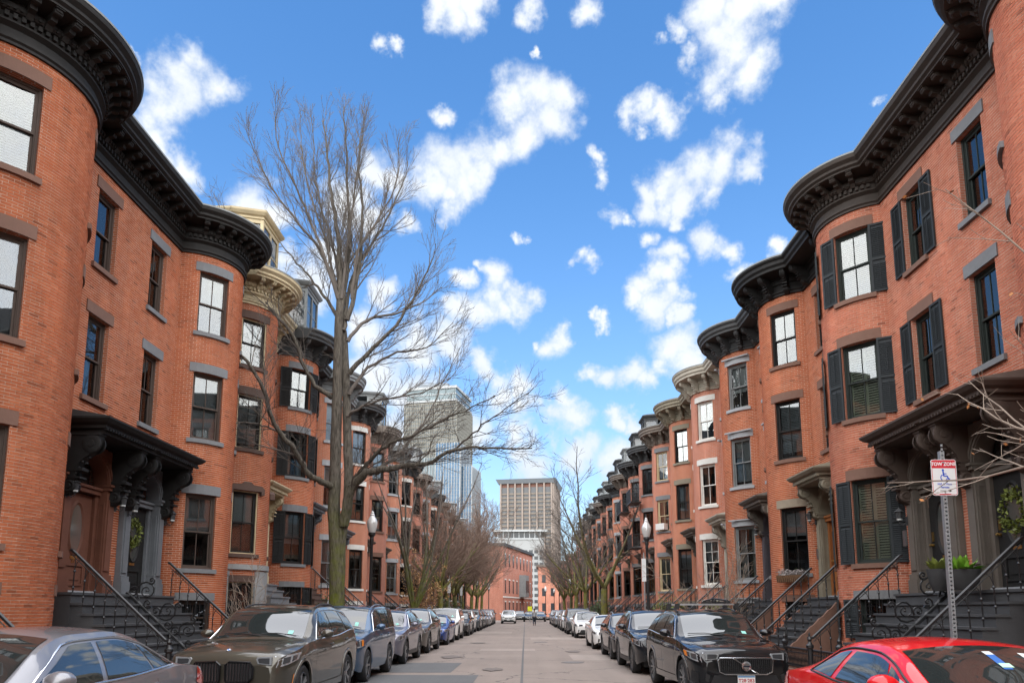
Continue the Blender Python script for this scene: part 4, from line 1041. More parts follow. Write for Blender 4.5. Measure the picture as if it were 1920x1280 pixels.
lampglass = mat('lamp_glass', (.42, .44, .46), .06, var=.15, scale=8, coat=1, metal=.4)
lampdark = mat('lamp_dark', (.05, .052, .056), .08, var=.2, scale=8, coat=1)
amber = mat('amber_lens', (.75, .22, .02), .12, var=.1, coat=1)
redlens = mat('red_lens', (.42, .012, .015), .1, var=.1, coat=1)
rimm = mat('alloy_rim', (.34, .35, .36), .3, metal=.85, var=.1)
rimd = mat('alloy_dark', (.09, .09, .095), .3, metal=.7, var=.1)
KINDS = {
 # L, W, H, wheelbase, front overhang, tyre radius, top profile, belt profile, roof half width factor
 'suv': dict(L=4.7, W=1.90, wb=2.82, fo=.90, r=.37, top=[(0, .78), (.06, .93), (.25, 1.0), (.7, 1.06), (1.25, 1.11), (1.42, 1.16), (2.1, 1.6), (2.45, 1.66), (3.2, 1.68), (4.1, 1.6), (4.38, 1.5), (4.62, 1.1), (4.7, .8)],
    belt=[(0, .72), (.1, .86), (.7, .98), (1.4, 1.07), (3.0, 1.12), (4.2, 1.18), (4.6, 1.0), (4.7, .75)], rk=.70, cowl=1.36, hdr=2.22, wins=[(1.62, 2.55, 2.2, 2.62), (2.63, 3.52, 2.70, 3.5), (3.62, 4.2, 3.6, 3.98)], rear=(4.12, 4.52), rails=1),
 'boxy': dict(L=4.75, W=1.94, wb=2.70, fo=.95, r=.375, top=[(0, .85), (.05, 1.0), (.2, 1.06), (.8, 1.13), (1.3, 1.17), (1.42, 1.22), (1.95, 1.70), (2.25, 1.76), (3.4, 1.79), (4.45, 1.76), (4.55, 1.66), (4.7, 1.12), (4.75, .8)],
    belt=[(0, .8), (.1, .95), (.8, 1.06), (1.4, 1.13), (3.0, 1.15), (4.4, 1.17), (4.65, 1.1), (4.75, .75)], rk=.78, cowl=1.38, hdr=2.05, wins=[(1.62, 2.5, 1.98, 2.52), (2.6, 3.4, 2.60, 3.4), (3.5, 4.35, 3.5, 4.3)], rear=(4.5, 4.66), rails=1),
 'bigsuv': dict(L=4.93, W=2.0, wb=2.96, fo=.88, r=.385, top=[(0, .84), (.05, .98), (.2, 1.04), (.8, 1.12), (1.3, 1.16), (1.45, 1.21), (2.12, 1.66), (2.5, 1.74), (3.3, 1.76), (4.3, 1.68), (4.6, 1.58), (4.85, 1.12), (4.93, .8)],
    belt=[(0, .78), (.1, .92), (.7, 1.03), (1.4, 1.12), (3.0, 1.15), (4.3, 1.24), (4.75, 1.05), (4.93, .8)], rk=.70, cowl=1.4, hdr=2.28, wins=[(1.68, 2.62, 2.28, 2.72), (2.71, 3.66, 2.80, 3.62), (3.76, 4.4, 3.72, 4.1)], rear=(4.32, 4.72), rails=1),
 'sedan': dict(L=4.75, W=1.83, wb=2.76, fo=.86, r=.335, top=[(0, .62), (.06, .76), (.25, .84), (.8, .93), (1.25, .98), (1.4, 1.02), (2.1, 1.38), (2.45, 1.44), (3.0, 1.45), (3.5, 1.38), (4.1, 1.12), (4.3, 1.07), (4.65, 1.03), (4.72, .95), (4.75, .7)],
    belt=[(0, .56), (.1, .7), (.7, .86), (1.4, .95), (3.0, .98), (4.0, 1.03), (4.4, 1.0), (4.68, .92), (4.75, .65)], rk=.66, cowl=1.32, hdr=2.25, wins=[(1.62, 2.56, 2.32, 2.66), (2.64, 3.42, 2.74, 3.36), (3.46, 3.86, 3.40, 3.52)], rear=(3.5, 4.18), rails=0),
 'coupe': dict(L=4.5, W=1.80, wb=2.62, fo=.9, r=.325, top=[(0, .58), (.06, .70), (.25, .78), (.8, .88), (1.3, .95), (1.42, .98), (2.15, 1.27), (2.5, 1.33), (2.9, 1.34), (3.3, 1.29), (3.9, 1.10), (4.15, 1.04), (4.38, .98), (4.46, .9), (4.5, .65)],
    belt=[(0, .52), (.1, .65), (.7, .82), (1.4, .91), (2.8, .93), (3.6, .98), (4.1, .96), (4.42, .86), (4.5, .6)], rk=.66, cowl=1.36, hdr=2.28, wins=[(1.62, 2.0, 1.9, 2.12), (1.93, 2.95, 2.18, 2.86), (3.05, 3.5, 2.96, 3.2)], rear=(3.35, 3.98), rails=0),
 'cross': dict(L=4.45, W=1.80, wb=2.66, fo=.88, r=.345, top=[(0, .72), (.06, .86), (.25, .93), (.8, 1.0), (1.2, 1.05), (1.35, 1.09), (2.0, 1.5), (2.35, 1.56), (3.0, 1.58), (3.8, 1.5), (4.05, 1.42), (4.38, 1.05), (4.45, .75)],
    belt=[(0, .66), (.1, .8), (.7, .92), (1.4, 1.0), (3.0, 1.05), (3.9, 1.1), (4.35, .95), (4.45, .7)], rk=.69, cowl=1.3, hdr=2.14, wins=[(1.55, 2.42, 2.12, 2.48), (2.5, 3.3, 2.56, 3.28), (3.4, 3.85, 3.36, 3.62)], rear=(3.84, 4.26), rails=1),
}
class Body:
    def __init__(s, k):
        d = KINDS[k]; s.__dict__.update({a: b for a, b in d.items() if a not in ('belt', 'top')}); s.top_ = pchip(d['top']); s.belt_ = pchip(d['belt']); s.k = k
        s.x1, s.x2 = d['fo'], d['fo']+d['wb']; s.ra = d['r']+.065; s.zr = .26 if k not in ('sedan', 'coupe') else .20
        s.rkf = pchip([(0, .80), (d['cowl'], .82), (d['cowl']+.35, .79), (d['hdr']+.2, d['rk']), (d['L']-1.0, d['rk']*.98), (d['L']-.25, d['rk']*1.04), (d['L'], .78)])
    def w(s, x):
        f = 1.0
        if x < .75: u = 1-x/.75; f *= .74+.26*sqrt(max(0, 1-u**2.6))
        if x > s.L-.55: u = (x-s.L+.55)/.55; f *= .82+.18*sqrt(max(0, 1-u**2.4))
        return s.W/2*f*(1-.012*abs(x-s.L*.5))
    def belt(s, x): return min(s.belt_(x), s.top_(x)-.035)
    def edge(s, x): return s.w(x)*s.rkf(x)
    def crown(s, x): return .05 if x > s.cowl else .035
    def y(s, x, z):
        w = s.w(x); b = s.belt(x); t = s.top_(x)-s.crown(x); wb = w*.965
        if z > b:
            u = min(1, (z-b)/max(.02, t-b)); return wb+(s.edge(x)-wb)*u+.025*sin(pi*u)*(1 if t-b > .2 else .3)
        u = (b-z)/max(.05, b-s.zr); return w*(.965+.035*sin(min(1, u*2.2)*pi/2)-.05*max(0, u-.55)/.45+.012*sin(u*9))
    def bottom(s, x):
        z = s.zr
        if x < .35: z += (.35-x)*.28
        if x > s.L-.4: z += (x-s.L+.4)*.45
        for xw in (s.x1, s.x2):
            if abs(x-xw) < s.ra: z = max(z, s.r+sqrt(s.ra**2-(x-xw)**2))
        return z
    def mesh(s):
        xs = {0, .015, .04, .08, .13, .2, .28, s.L, s.L-.015, s.L-.04, s.L-.08, s.L-.14, s.L-.22}
        xs |= {s.L*i/44 for i in range(45)}
        for xw in (s.x1, s.x2):
            xs |= {xw-s.ra*cos(pi*i/14) for i in range(15)}; xs |= {xw-s.ra-.001, xw+s.ra+.001}
        xs = sorted(xs); out = [xs[0]]
        for v in xs[1:]:
            if v-out[-1] > .0009: out.append(v)
        rows = []
        for x in out:
            t = s.top_(x); c = s.crown(x); e = s.edge(x); b = s.belt(x); zb = s.bottom(x); half = []
            for u in (0, .3, .6, .82, .94, 1): half.append((e*u, t-c*u*u*(1 if u < .9 else 1.0)))
            te = t-c
            for u in (.2, .45, .7, .9): z = te+(b-te)*u; half.append((s.y(x, z), z))
            for u in (0, .06, .16, .3, .45, .6, .8, 1): z = b+(zb-b)*u; half.append((s.y(x, z)-(.0 if u < 1 else .015), z))
            rows.append([(x, -y, z) for y, z in reversed(half[1:])]+[(x, y, z) for y, z in half])
        b_ = MB(); b_.strip(rows); n = len(rows[0])
        for r, o in ((0, 1), (-1, 0)):
            i0 = (len(rows)-1)*n if r else 0
            f = [tuple(i0+i for i in range(n))]; b_.f += f; b_.m += [0]
        return b_
    def patch(s, fn, nu=6, nv=4, off=.006):
        """fn(u,v) -> (x,z) on the right/left flank"""
        out = []
        for sg in (1, -1):
            rows = []
            for i in range(nu+1):
                r = []
                for j in range(nv+1):
                    x, z = fn(i/nu, j/nv); y = s.y(x, z)+off; r.append((x, sg*y, z))
                rows.append(r)
            out.append(rows)
        return out
def quadfn(a, b, c, d):   # corners: a bottom-front, b bottom-rear, c top-rear, d top-front in (x,z)
    return lambda u, v: ((a[0]*(1-u)+b[0]*u)*(1-v)+(d[0]*(1-u)+c[0]*u)*v, (a[1]*(1-u)+b[1]*u)*(1-v)+(d[1]*(1-u)+c[1]*u)*v)
def wheel_meshes(r, style):
    def mk():
        t = MB(); w = .115
        t.lathe([(r*.66, w-.01), (r*.7, w), (r*.9, w+.004), (r*.98, w-.02), (r, w-.05), (r, -w+.05), (r*.98, -w+.02), (r*.9, -w), (r*.66, -w)], 32, axis='y')
        tm = t.mesh('wheel', rubber, smooth=True)
        q = MB(); q.lathe([(r*.68, w-.004), (r*.665, w-.0), (r*.63, w-.012), (r*.62, .02), (r*.5, .0), (0, .0)], 32, axis='y')
        ns = {'five': 5, 'multi': 10, 'turbine': 9, 'six': 6}[style]
        q2 = MB()
        for i in range(ns):
            a0 = 2*pi*i/ns
            for da in ((-.13, .13) if style in ('five', 'turbine') else (0,)):
                a1 = a0+da*(1 if style == 'five' else 1.6); hw = .03 if style != 'multi' else .024
                p = lambda rr, aa, hh: (rr*cos(aa), hh, rr*sin(aa))
                t0, t1 = hw/(r*.16), hw*.8/(r*.63)
                vs = [p(r*.12, a0+da*.4-t0*.5, w*.75), p(r*.12, a0+da*.4+t0*.5, w*.75), p(r*.64, a1+t1, w*.93), p(r*.64, a1-t1, w*.93)]
                vs += [(v[0], .02, v[2]) for v in vs]
                q2.add(vs, [(0, 1, 2, 3), (0, 4, 5, 1), (1, 5, 6, 2), (2, 6, 7, 3), (3, 7, 4, 0)])
        q2.lathe([(0, w*.86), (r*.13, w*.84), (r*.18, w*.7), (r*.18, .02)], 16, axis='y')
        rm = rimm if style != 'turbine' else rimd
        return tm, q.mesh('rim', rimd, smooth=True), q2.mesh('spokes', rm if style != 'six' else rimm)
    return cached(('wh', r, style), mk)
def strip_obj(name, rows_list, m, parent, smooth=True):
    b = MB()
    for rows in rows_list: b.strip(rows)
    return b.build(name, m, parent, smooth=smooth)
def car(kind, pos, col, label, face=-1, yaw=0, paintk='metal', wheels='five', detail=2, front='generic', name='parked_car', group=None, cat='car', rails=None, clad=None, railm=None, drl=False, sticker=True, trim='chrome'):
    """front points to -Y (towards the camera) when face=-1. local x: from nose to tail"""
    B = cached(('body', kind), lambda: Body(kind)); L = B.L
    root = empty(name, (pos[0], pos[1], 0), pi/2+yaw)   # local x -> world +Y
    root.location = (pos[0], pos[1], 0)
    tag(root, label, cat, group)
    cp = carpaint(paintk)
    bm = cached(('bodymesh', kind, paintk), lambda: B.mesh().mesh('body', cp, smooth=38))
    bo = inst('body', bm, root); bo.color = (*col, 1)
    def G(name, key, fn, m, parent=root, smooth=True, color=False):
        def mk():
            q = MB(); fn(q); return q.mesh(name, m, smooth=smooth)
        o = inst(name, cached((kind, key, m.name), mk), parent)
        if color: o.color = (*col, 1)
        return o
    # underbody / wheel wells
    G('underbody', 'ub', lambda q: (q.box(.2, L-.2, -B.W/2+.26, B.W/2-.26, .2, .62), q.box(B.x1-B.ra-.02, B.x1+B.ra+.02, -B.W/2+.12, B.W/2-.12, B.r+B.ra-.08, B.r+B.ra+.02), q.box(B.x2-B.ra-.02, B.x2+B.ra+.02, -B.W/2+.12, B.W/2-.12, B.r+B.ra-.08, B.r+B.ra+.02)), blackpl, smooth=False)
    tm, rm, sm = wheel_meshes(B.r, wheels)
    for xw in (B.x1, B.x2):
        for sg in (1, -1):
            o = inst('wheel', tm, root, (xw, sg*(B.w(xw)-.13), B.r), 0 if sg > 0 else pi)
            if detail > 0: inst('rim', rm, o); inst('spokes', sm, o)
            o.rotation_euler = (0, 0, 0 if sg > 0 else pi)
    # glass
    cw, hd = B.cowl, B.hdr
    def top_patch(q, x0, x1, m0=.9, m1=.9, off=.007, n=8):
        rows = []
        for i in range(n+1):
            x = x0+(x1-x0)*i/n; r = []
            mm = m0+(m1-m0)*i/n
            for j in range(13):
                u = (-1+j/6)*mm; t = B.top_(x); c = B.crown(x); r.append((x, B.edge(x)*u, t-c*u*u+off))
            rows.append(r)
        q.strip(rows)
    G('windshield', 'ws', lambda q: top_patch(q, cw+.03, hd-.06, .93, .93), carglass)
    G('rear_window', 'rw', lambda q: top_patch(q, B.rear[0], B.rear[1], .86, .9), carglass)
    for i, (a, b, c, d) in enumerate(B.wins):
        def sw(q, a=a, b=b, c=c, d=d, sd=0):
            def fn(u, v):
                xb = a+(b-a)*u; xt = c+(d-c)*u if True else 0
                x = xb*(1-v)+xt*v; zb = B.belt(xb)+.035; zt = B.top_(xt)-B.crown(xt)-.075
                return x, zb*(1-v)+zt*v
            q.strip(B.patch(fn, 7, 5, .007)[sd])
        for sd in (0, 1): G('side_window', ('sw', i, sd), lambda q, sd=sd: sw(q, sd=sd), carglass)
    # window surround trim
    if detail > 1:
        def trim_fn(q, sides):
            a, c = B.wins[0][0], B.wins[0][2]; b, d = B.wins[-1][1], B.wins[-1][3]
            for sg in sides:
                lo = [(x, sg*(B.y(x, B.belt(x)+.02)+.008), B.belt(x)+.02) for x in [a-.06+(b-a+.1)*i/14 for i in range(15)]]
                q.tube(lo, .009, 5)
                hi = [(x, sg*(B.y(x, B.top_(x)-B.crown(x)-.05)+.008), B.top_(x)-B.crown(x)-.05) for x in [c-.1+(d-c+.14)*i/14 for i in range(15)]]
                q.tube([lo[0]]+hi+[lo[-1]], .010, 5)
        for sg_ in (1, -1): G('window_trim', ('trim', sg_), lambda q: trim_fn(q, (sg_,)), chrome if trim == 'chrome' else blackpl)
        def seams(q):
            for sg in (1, -1):
                for xs in (B.wins[0][0]-.12, (B.wins[0][1]+B.wins[1][0])/2, B.wins[1][1]+.06 if kind != 'coupe' else 2.99):
                    pts = [(xs, sg*(B.y(xs, z)+.001), z) for z in [B.zr+.08+(B.belt(xs)-B.zr-.06)*i/8 for i in range(9)]]
                    q.strip([[(x-.004, y, z) for x, y, z in pts], [(x+.004, y, z) for x, y, z in pts]])
            for sg in (1, -1):   # bonnet shut lines
                pts = [(x, sg*B.edge(x)*.93, B.top_(x)-B.crown(x)*.86+.003) for x in [.14+(cw-.1)*i/14 for i in range(15)]]
                q.strip([[(x, y-.004, z) for x, y, z in pts], [(x, y+.004, z) for x, y, z in pts]])
        G('door_seam', 'seam', seams, blackpl)
        for sg in (1, -1):
            for xh in ((B.wins[0][1]-.22), (B.wins[1][1]-.12))[:1 if kind == 'coupe' else 2]:
                def hand(q):
                    z = B.belt(xh)-.11; y = sg*(B.y(xh, z)+.02); q.tube([(xh, y-sg*.02, z), (xh+.02, y, z+.005), (xh+.15, y, z+.01), (xh+.17, y-sg*.02, z+.01)], .014, 6)
                G('door_handle', ('dh', sg, xh), hand, cp if kind != 'sedan' else chrome, color=True)
    # mirrors
    def mir(q, sg):
        x = B.wins[0][0]+.12; z = B.belt(x)+.11; y = B.y(x, B.belt(x)+.02)
        q.lathe([(0, 0), (.05, .012), (.085, .05), (.095, .1), (.088, .135), (0, .14)], 14, (0, 0, 0), 'x'); q.v = [(v[0]*1.05+x-.08, sg*(y+.13)+v[1]*1.25, z+v[2]*.82) for v in q.v]
        q.tube([(x+.02, sg*(y-.01), z-.08), (x+.01, sg*(y+.07), z-.03)], .028, 6)
    for sg in (1, -1): G('mirror', ('mir', sg), lambda q, sg=sg: mir(q, sg), cp if front not in ('iron_mark', 'twin') else carpaint(paintk), color=True)
    # lamps
    zt = B.belt(.2)
    if front == 'old':
        hl = quadfn((.07, zt-.17), (.42, zt-.15), (.46, zt+.02), (.10, zt+.015))
    elif kind in ('sedan', 'coupe'): hl = quadfn((.05, zt-.12), (.62, zt-.03), (.72, zt+.045), (.12, zt+.0))
    else: hl = quadfn((.03, zt-.17), (.56, zt-.07), (.72, zt+.035), (.09, zt+.0))
    lm = lampglass
    ye = B.w(0); dz = .17 if front == 'old' else (.10 if kind in ('sedan', 'coupe') else .13)
    def lampfn(q, sd):
        q.strip(B.patch(hl, 7, 3, .006)[sd]); s_ = 1 if sd == 0 else -1
        q.prism([(s_*(ye-.22), zt-.04), (s_*(ye-.19), zt-dz*.85), (s_*(ye+.02), zt-dz), (s_*(ye+.02), zt-.0), (s_*(ye-.2), zt-.012)], -.012, .05, 'x')
    for sd in (0, 1): G('headlight', ('hl', front, sd), lambda q, sd=sd: lampfn(q, sd), lm)
    if detail > 1:
        for sd in (0, 1):
            for (u0, u1) in ((.12, .4), (.5, .8)): G('headlight_lens', ('hli', front, sd, u0), lambda q: q.strip(B.patch(lambda u, v: hl(u0+(u1-u0)*u, .2+.6*v), 4, 3, .010)[sd]), lampdark)
            s_ = 1 if sd == 0 else -1
            G('headlight_lens', ('hlf', front, sd), lambda q: q.prism([(s_*(ye-.19), zt-.045), (s_*(ye-.17), zt-dz*.75), (s_*(ye-.01), zt-dz*.88), (s_*(ye-.01), zt-.025), (s_*(ye-.17), zt-.028)], -.016, -.011, 'x'), lampdark)
        if front in ('old', 'iron_mark', 'plain'):
            u0 = .68 if front != 'plain' else .8
            [G('indicator', ('ind', front, sd), lambda q: q.strip(B.patch(lambda u, v: hl(u0+(1-u0)*u, .12+.8*v), 3, 3, .013)[sd]), amber) for sd in (0, 1)]
    for sd in (0, 1): G('tail_light', ('tl', sd), lambda q: q.strip(B.patch(quadfn((L-.42, B.belt(L-.3)-.16), (L-.04, B.belt(L-.05)-.16), (L-.05, B.belt(L-.05)-.01), (L-.36, B.belt(L-.3)+.0)), 5, 3, .008)[sd]), redlens)
    # face: grille, bumper intake, plate
    def facebox(q, y0, y1, z0, z1, xo=-.012, th=.03): q.box(xo, xo+th, y0, y1, z0, z1)
    znose = B.top_(0); zg = .5*(znose+.52)
    fy = lambda z: -.004
    if detail > 0:
        if front == 'iron_mark':
            ol = [(-.47, .56), (-.37, .515), (.37, .515), (.47, .56), (.49, .76), (.46, .80), (-.46, .80), (-.49, .76)]
            q = MB(); q.prism([(p[0], p[1]) for p in ol], -.045, -.02, 'x'); gr = q.build('grille', blackpl, root)
            q = MB(); q.tube([(-.05, p[0], p[1]) for p in ol+ol[:1]], .014, 6); q.build('grille_frame', chrome, gr)
            def gb():
                z = MB(); z.box(-.062, -.045, -.008, .008, .55, .775); return z.mesh('grille_bar', mat('gloss_black', (.01, .01, .011), .15, var=.05))
            gm = cached('gbar', gb)
            for i in range(-12, 13):
                if abs(i) > 0: inst('grille_bar', gm, gr, (0, i*.036, 0))
            q = MB(); q.tube([(-.072, -.22, .53), (-.072, .22, .79)], .013, 6); q.build('badge_bar', chrome, gr)
            q = MB(); q.lathe([(.055, -.012), (.085, -.016), (.09, .0), (.055, .004)], 24, (-.075, 0, .66), 'x'); q.lathe([(0, -.002), (.056, -.002)], 24, (-.075, 0, .66), 'x'); bd = q.build('badge', chrome, gr, smooth=True)
            q = MB(); q.box(-.09, -.082, -.055, .055, .648, .672); q.build('badge_plate', mat('badge_navy', (.012, .015, .03), .3, var=0), bd)
        elif front == 'twin':
            for sg in (-1, 1):
                ol = [(sg*.045, .60), (sg*.07, .55), (sg*.40, .57), (sg*.46, .63), (sg*.47, .78), (sg*.42, .86), (sg*.10, .87), (sg*.04, .82)]
                q = MB(); q.prism(ol, -.04, -.01, 'x'); gr = q.build('grille', blackpl, root)
                q = MB(); q.tube([(-.045, p[0], p[1]) for p in ol+ol[:1]], .016, 6); q.build('grille_frame', mat('gloss_black', (.01, .01, .011), .15, var=.05), gr)
                def gb2():
                    z = MB(); z.box(-.065, -.04, -.007, .007, .585, .85); return z.mesh('grille_bar', mat('dark_chrome', (.25, .25, .26), .2, metal=1, var=.05))
                for i in range(8): inst('grille_bar', cached('gbar2', gb2), gr, (0, sg*(.09+i*.045), 0))
            x = .16; z = B.top_(x)+.004; q = MB(); q.lathe([(.0, 0), (.042, 0), (.042, .006), (.028, .008)], 20); rd = q.build('roundel', lampdark, root, loc=(x, 0, z)); rd.rotation_euler = (0, radians(-28), 0)
            for k in range(4):
                q = MB(); q.add([(0, 0, .01)]+[(.028*cos(pi/2*k+pi/2*i/5), .028*sin(pi/2*k+pi/2*i/5), .01) for i in range(6)], [(0, i, i+1) for i in range(1, 6)]); q.build('quadrant', whitep if k % 2 else mat('badge_blue', (.02, .16, .5), .3, var=0), rd)
        else:
            zc = .58*znose+.2; w_ = {'wide': .62, 'bmw': .3}.get(front, .5)
            def gf(q):
                q.prism([(-w_*.8, zc-.08), (w_*.8, zc-.08), (w_, zc+.05), (w_*.96, zc+.09), (-w_*.96, zc+.09), (-w_, zc+.05)], -.02, .0, 'x')
            gr = G('grille', ('gr', front), gf, blackpl, smooth=False)
            def gs(q):
                for i in range(4): z = zc-.05+i*.036; q.box(-.03, -.018, -w_*.86, w_*.86, z-.006, z+.006)
                q.lathe([(0, -.012), (.05, -.01), (.055, 0)], 14, (-.025, 0, zc+.01), 'x')
            G('grille_slats', ('gs', front), gs, chrome if front != 'dark' else blackpl, parent=gr, smooth=False)
        def bump(q):
            q.prism([(-.62, B.zr+.10), (.62, B.zr+.10), (.55, B.zr+.24), (-.55, B.zr+.24)], -.016, .01, 'x')
            for sg in (1, -1): q.prism([(sg*.66, B.zr+.12), (sg*.72, B.zr+.14), (sg*.70, B.zr+.27), (sg*.63, B.zr+.24)], -.01, .03, 'x')
        G('bumper_intake', 'bi', bump, blackpl, smooth=False)
        if front == 'twin':
            for sg in (1, -1):
                q = MB(); 
                for r in B.patch(quadfn((.12, .34), (.42, .40), (.42, .5), (.12, .46)), 4, 3, .006)[0 if sg > 0 else 1:][:1]: q.strip(r)
                q.build('bumper_vent', blackpl, root)
                q = MB()
                for r in B.patch(quadfn((B.x1-B.ra-.09, .42), (B.x1-B.ra-.06, .42), (B.x1-B.ra+.0, .66), (B.x1-B.ra-.03, .66)), 2, 4, .006)[0 if sg > 0 else 1:][:1]: q.strip(r)
                q.build('side_marker', amber, root)
        if front == 'iron_mark':
            for sg in (1, -1):
                q = MB(); q.tube([(.10, sg*.66, .44), (.02, sg*.56, .45), (-.0, sg*.48, .44)], .014, 5); q.build('bumper_trim', chrome, root)
                q = MB()
                for r in B.patch(quadfn((.10, .36), (.34, .38), (.34, .56), (.10, .54)), 4, 3, .005)[0 if sg > 0 else 1:][:1]: q.strip(r)
                q.build('bumper_vent', blackpl, root)
    if kind not in ('sedan', 'coupe') and (clad or clad is None) and detail > 0:
        def cl(q, sides):
            for sg in sides:
                for xw in (B.x1, B.x2):
                    rows = []
                    for i in range(15):
                        a = pi*i/14; rr = []
                        for k, o in ((B.ra-.01, -.02), (B.ra-.005, .012), (B.ra+.045, .01), (B.ra+.05, .0)):
                            x, z = xw-k*cos(a), B.r+k*sin(a); rr.append((x, sg*(B.y(min(max(x, .02), L-.02), z)+o), z))
                        rows.append(rr)
                    q.strip(rows)
                xs = [B.x1+B.ra+(B.wb-2*B.ra)*i/10 for i in range(11)]
                q.strip([[(x, sg*(B.y(x, B.zr+.12)+.008), B.zr+.12) for x in xs], [(x, sg*(B.y(x, B.zr+.02)+.012), B.zr+.0) for x in xs]])
        for sg_ in (1, -1): G('wheel_arch_trim', ('clad', sg_), lambda q: cl(q, (sg_,)), blackpl if clad is None else cp, color=bool(clad))
    if (rails if rails is not None else B.rails) and detail > 0:
        for sg in (1, -1):
            def rl(q, sg=sg):
                xs = [hd+.12+(L-hd-1.0)*i/12 for i in range(13)]
                q.tube([(x, sg*B.edge(x)*.93, B.top_(x)-B.crown(x)*.86+.045*min(1, 4*min(i, 12-i)/12)+.0) for i, x in enumerate(xs)], .016, 6)
            G('roof_rail', ('rr', sg), rl, railm or (alu if paintk == 'metal' else blackpl))
    if detail > 1:
        for s_ in (-.6, .02): G('wiper', ('wip', s_), lambda q: q.tube([(cw+.02, s_-.05, B.top_(cw+.02)+.015), (cw+.10, s_+.3, B.top_(cw+.10)+.02), (cw+.12, s_+.62, B.top_(cw+.12)-.0)], .008, 4), blackpl)
        if sticker:
            def stick(q): x = cw+.12; y = -.55; q.quad(*[(x+dx, y+dy, B.top_(x+dx)-B.crown(x+dx)*((y+dy)/B.edge(x+dx))**2+.012) for dx, dy in ((0, 0), (0, .09), (.09, .09), (.09, 0))])
            G('inspection_sticker', 'stk', stick, mat('sticker_green', (.25, .55, .48), .6, var=.1))
    return root, B
def plate(root, B, z=.47, txt=None, x=-.05):
    q = MB(); q.box(x-.008, x, -.155, .155, z-.078, z+.078); p = q.build('licence_plate', whitep, root)
    q = MB(); q.box(x-.0095, x-.0085, -.15, .15, z+.045, z+.074); q.build('plate_band', mat('plate_blue', (.12, .25, .42), .5, var=.1), p)
    if txt:
        me = text_mesh(txt, .085, bold=.0015); me.materials.append(mat('plate_red', (.45, .03, .03), .5, var=0))
        o = inst('lettering', me, p); o.matrix_local = Matrix.Translation((x-.0095, 0, z-.012)) @ Matrix(((0, 0, -1, 0), (-1, 0, 0, 0), (0, 1, 0, 0), (0, 0, 0, 1)))
# local x runs from the nose towards +Y, so noses face the camera. lateral centre = side plane +- half width
def CL(w): return -3.64-w/2
def CR(w): return 2.84+w/2
grp = 'cars parked along the kerbs'
sed, Bs = car('sedan', (CL(1.83)-.02, 3.85), (.22, .22, .235), 'grey sedan cut off by the lower left corner, chrome round its side windows', wheels='multi', sticker=False)
car('bigsuv', (CL(2.0)+.03, 11.15), (.075, .068, .053), 'bronze grey SUV with two tall dark grilles side by side, second on the left', front='twin', wheels='five', name='parked_suv', cat='suv', clad=True, railm=blackpl)
car('boxy', (CL(1.94), 16.15), (.045, .09, .16), 'blue boxy SUV with amber corner lamps, behind the bronze SUV', front='old', wheels='six', name='parked_suv', cat='suv', clad=False)
rest_L = [('suv', 21.9, (.16, .155, .19), 'metal', 'wide', 'lilac grey SUV parked right behind the blue boxy SUV', 'five'),
 ('bigsuv', 27.6, (.11, .10, .09), 'metal', 'plain', 'brown grey SUV in front of the small blue car on the left', 'five'),
 ('sedan', 34.3, (.03, .06, .21), 'metal', 'generic', 'royal blue low car on the left between brown grey SUV and white SUV', 'five'),
 ('boxy', 39.7, (.72, .72, .70), 'solid', 'dark', 'tall white SUV on the left, behind the royal blue car', 'six'),
 ('cross', 46.5, (.02, .02, .022), 'solid', 'generic', 'small black hatchback on the left behind the tall white SUV', 'multi'),
 ('suv', 51.4, (.68, .68, .66), 'solid', 'generic', 'white car peeping out behind the small black hatchback', 'five'),
 ('bigsuv', 57.3, (.07, .085, .095), 'metal', 'wide', 'dark blue grey SUV on the left, first beyond the white cars', 'five'),
 ('suv', 63.2, (.03, .03, .034), 'solid', 'plain', 'near black SUV on the left, second beyond the white cars', 'five'),
 ('cross', 68.8, (.2, .2, .21), 'metal', 'generic', 'mid grey hatchback far along the left kerb', 'five'),
 ('sedan', 74.2, (.35, .36, .37), 'metal', 'generic', 'silver saloon far along the left kerb', 'multi'),
 ('suv', 80.0, (.5, .5, .49), 'metal', 'wide', 'pale silver SUV far along the left kerb', 'five'),
 ('boxy', 86.0, (.05, .055, .06), 'metal', 'dark', 'dark tall SUV farthest along the left kerb, near the white oncoming car', 'six')]
for k, y, c, pk, fr, lb, wh in rest_L: car(k, (CL(KINDS[k]['W'])+random.uniform(-.06, .04), y), c, lb, paintk=pk, front=fr, wheels=wh, detail=2 if y < 45 else 1, name='parked_car' if k in ('sedan', 'cross') else 'parked_suv', cat='car' if k in ('sedan', 'cross') else 'suv', group=grp)
red, Br = car('coupe', (CR(1.80)+.0, 4.0), (.62, .008, .012), 'bright red coupe with placards in its windscreen, lower right corner', paintk='solid', wheels='five', sticker=True, trim='black', name='parked_coupe')
vol, Bv = car('suv', (CR(1.90)+.14, 13.25), (.006, .006, .007), 'glossy black SUV with roof bars and a barred chrome-edged grille', paintk='solid', front='iron_mark', wheels='multi', name='parked_suv', cat='suv', yaw=radians(1.5), clad=True, railm=blackpl)
plate(vol, Bv, .42, 'T28·283')
for x in (2.35, 3.15):     # roof cross bars and a folded carrier
    q = MB(); q.box(x-.035, x+.035, -.62, .62, 1.755, 1.785); q.build('roof_bar', alu, vol)
    for s_ in (-1, 1): q = MB(); q.prism([(s_*.60, 1.66), (s_*.68, 1.66), (s_*.66, 1.79), (s_*.58, 1.79)], x-.06, x+.06, 'x'); q.build('bar_foot', blackpl, vol)
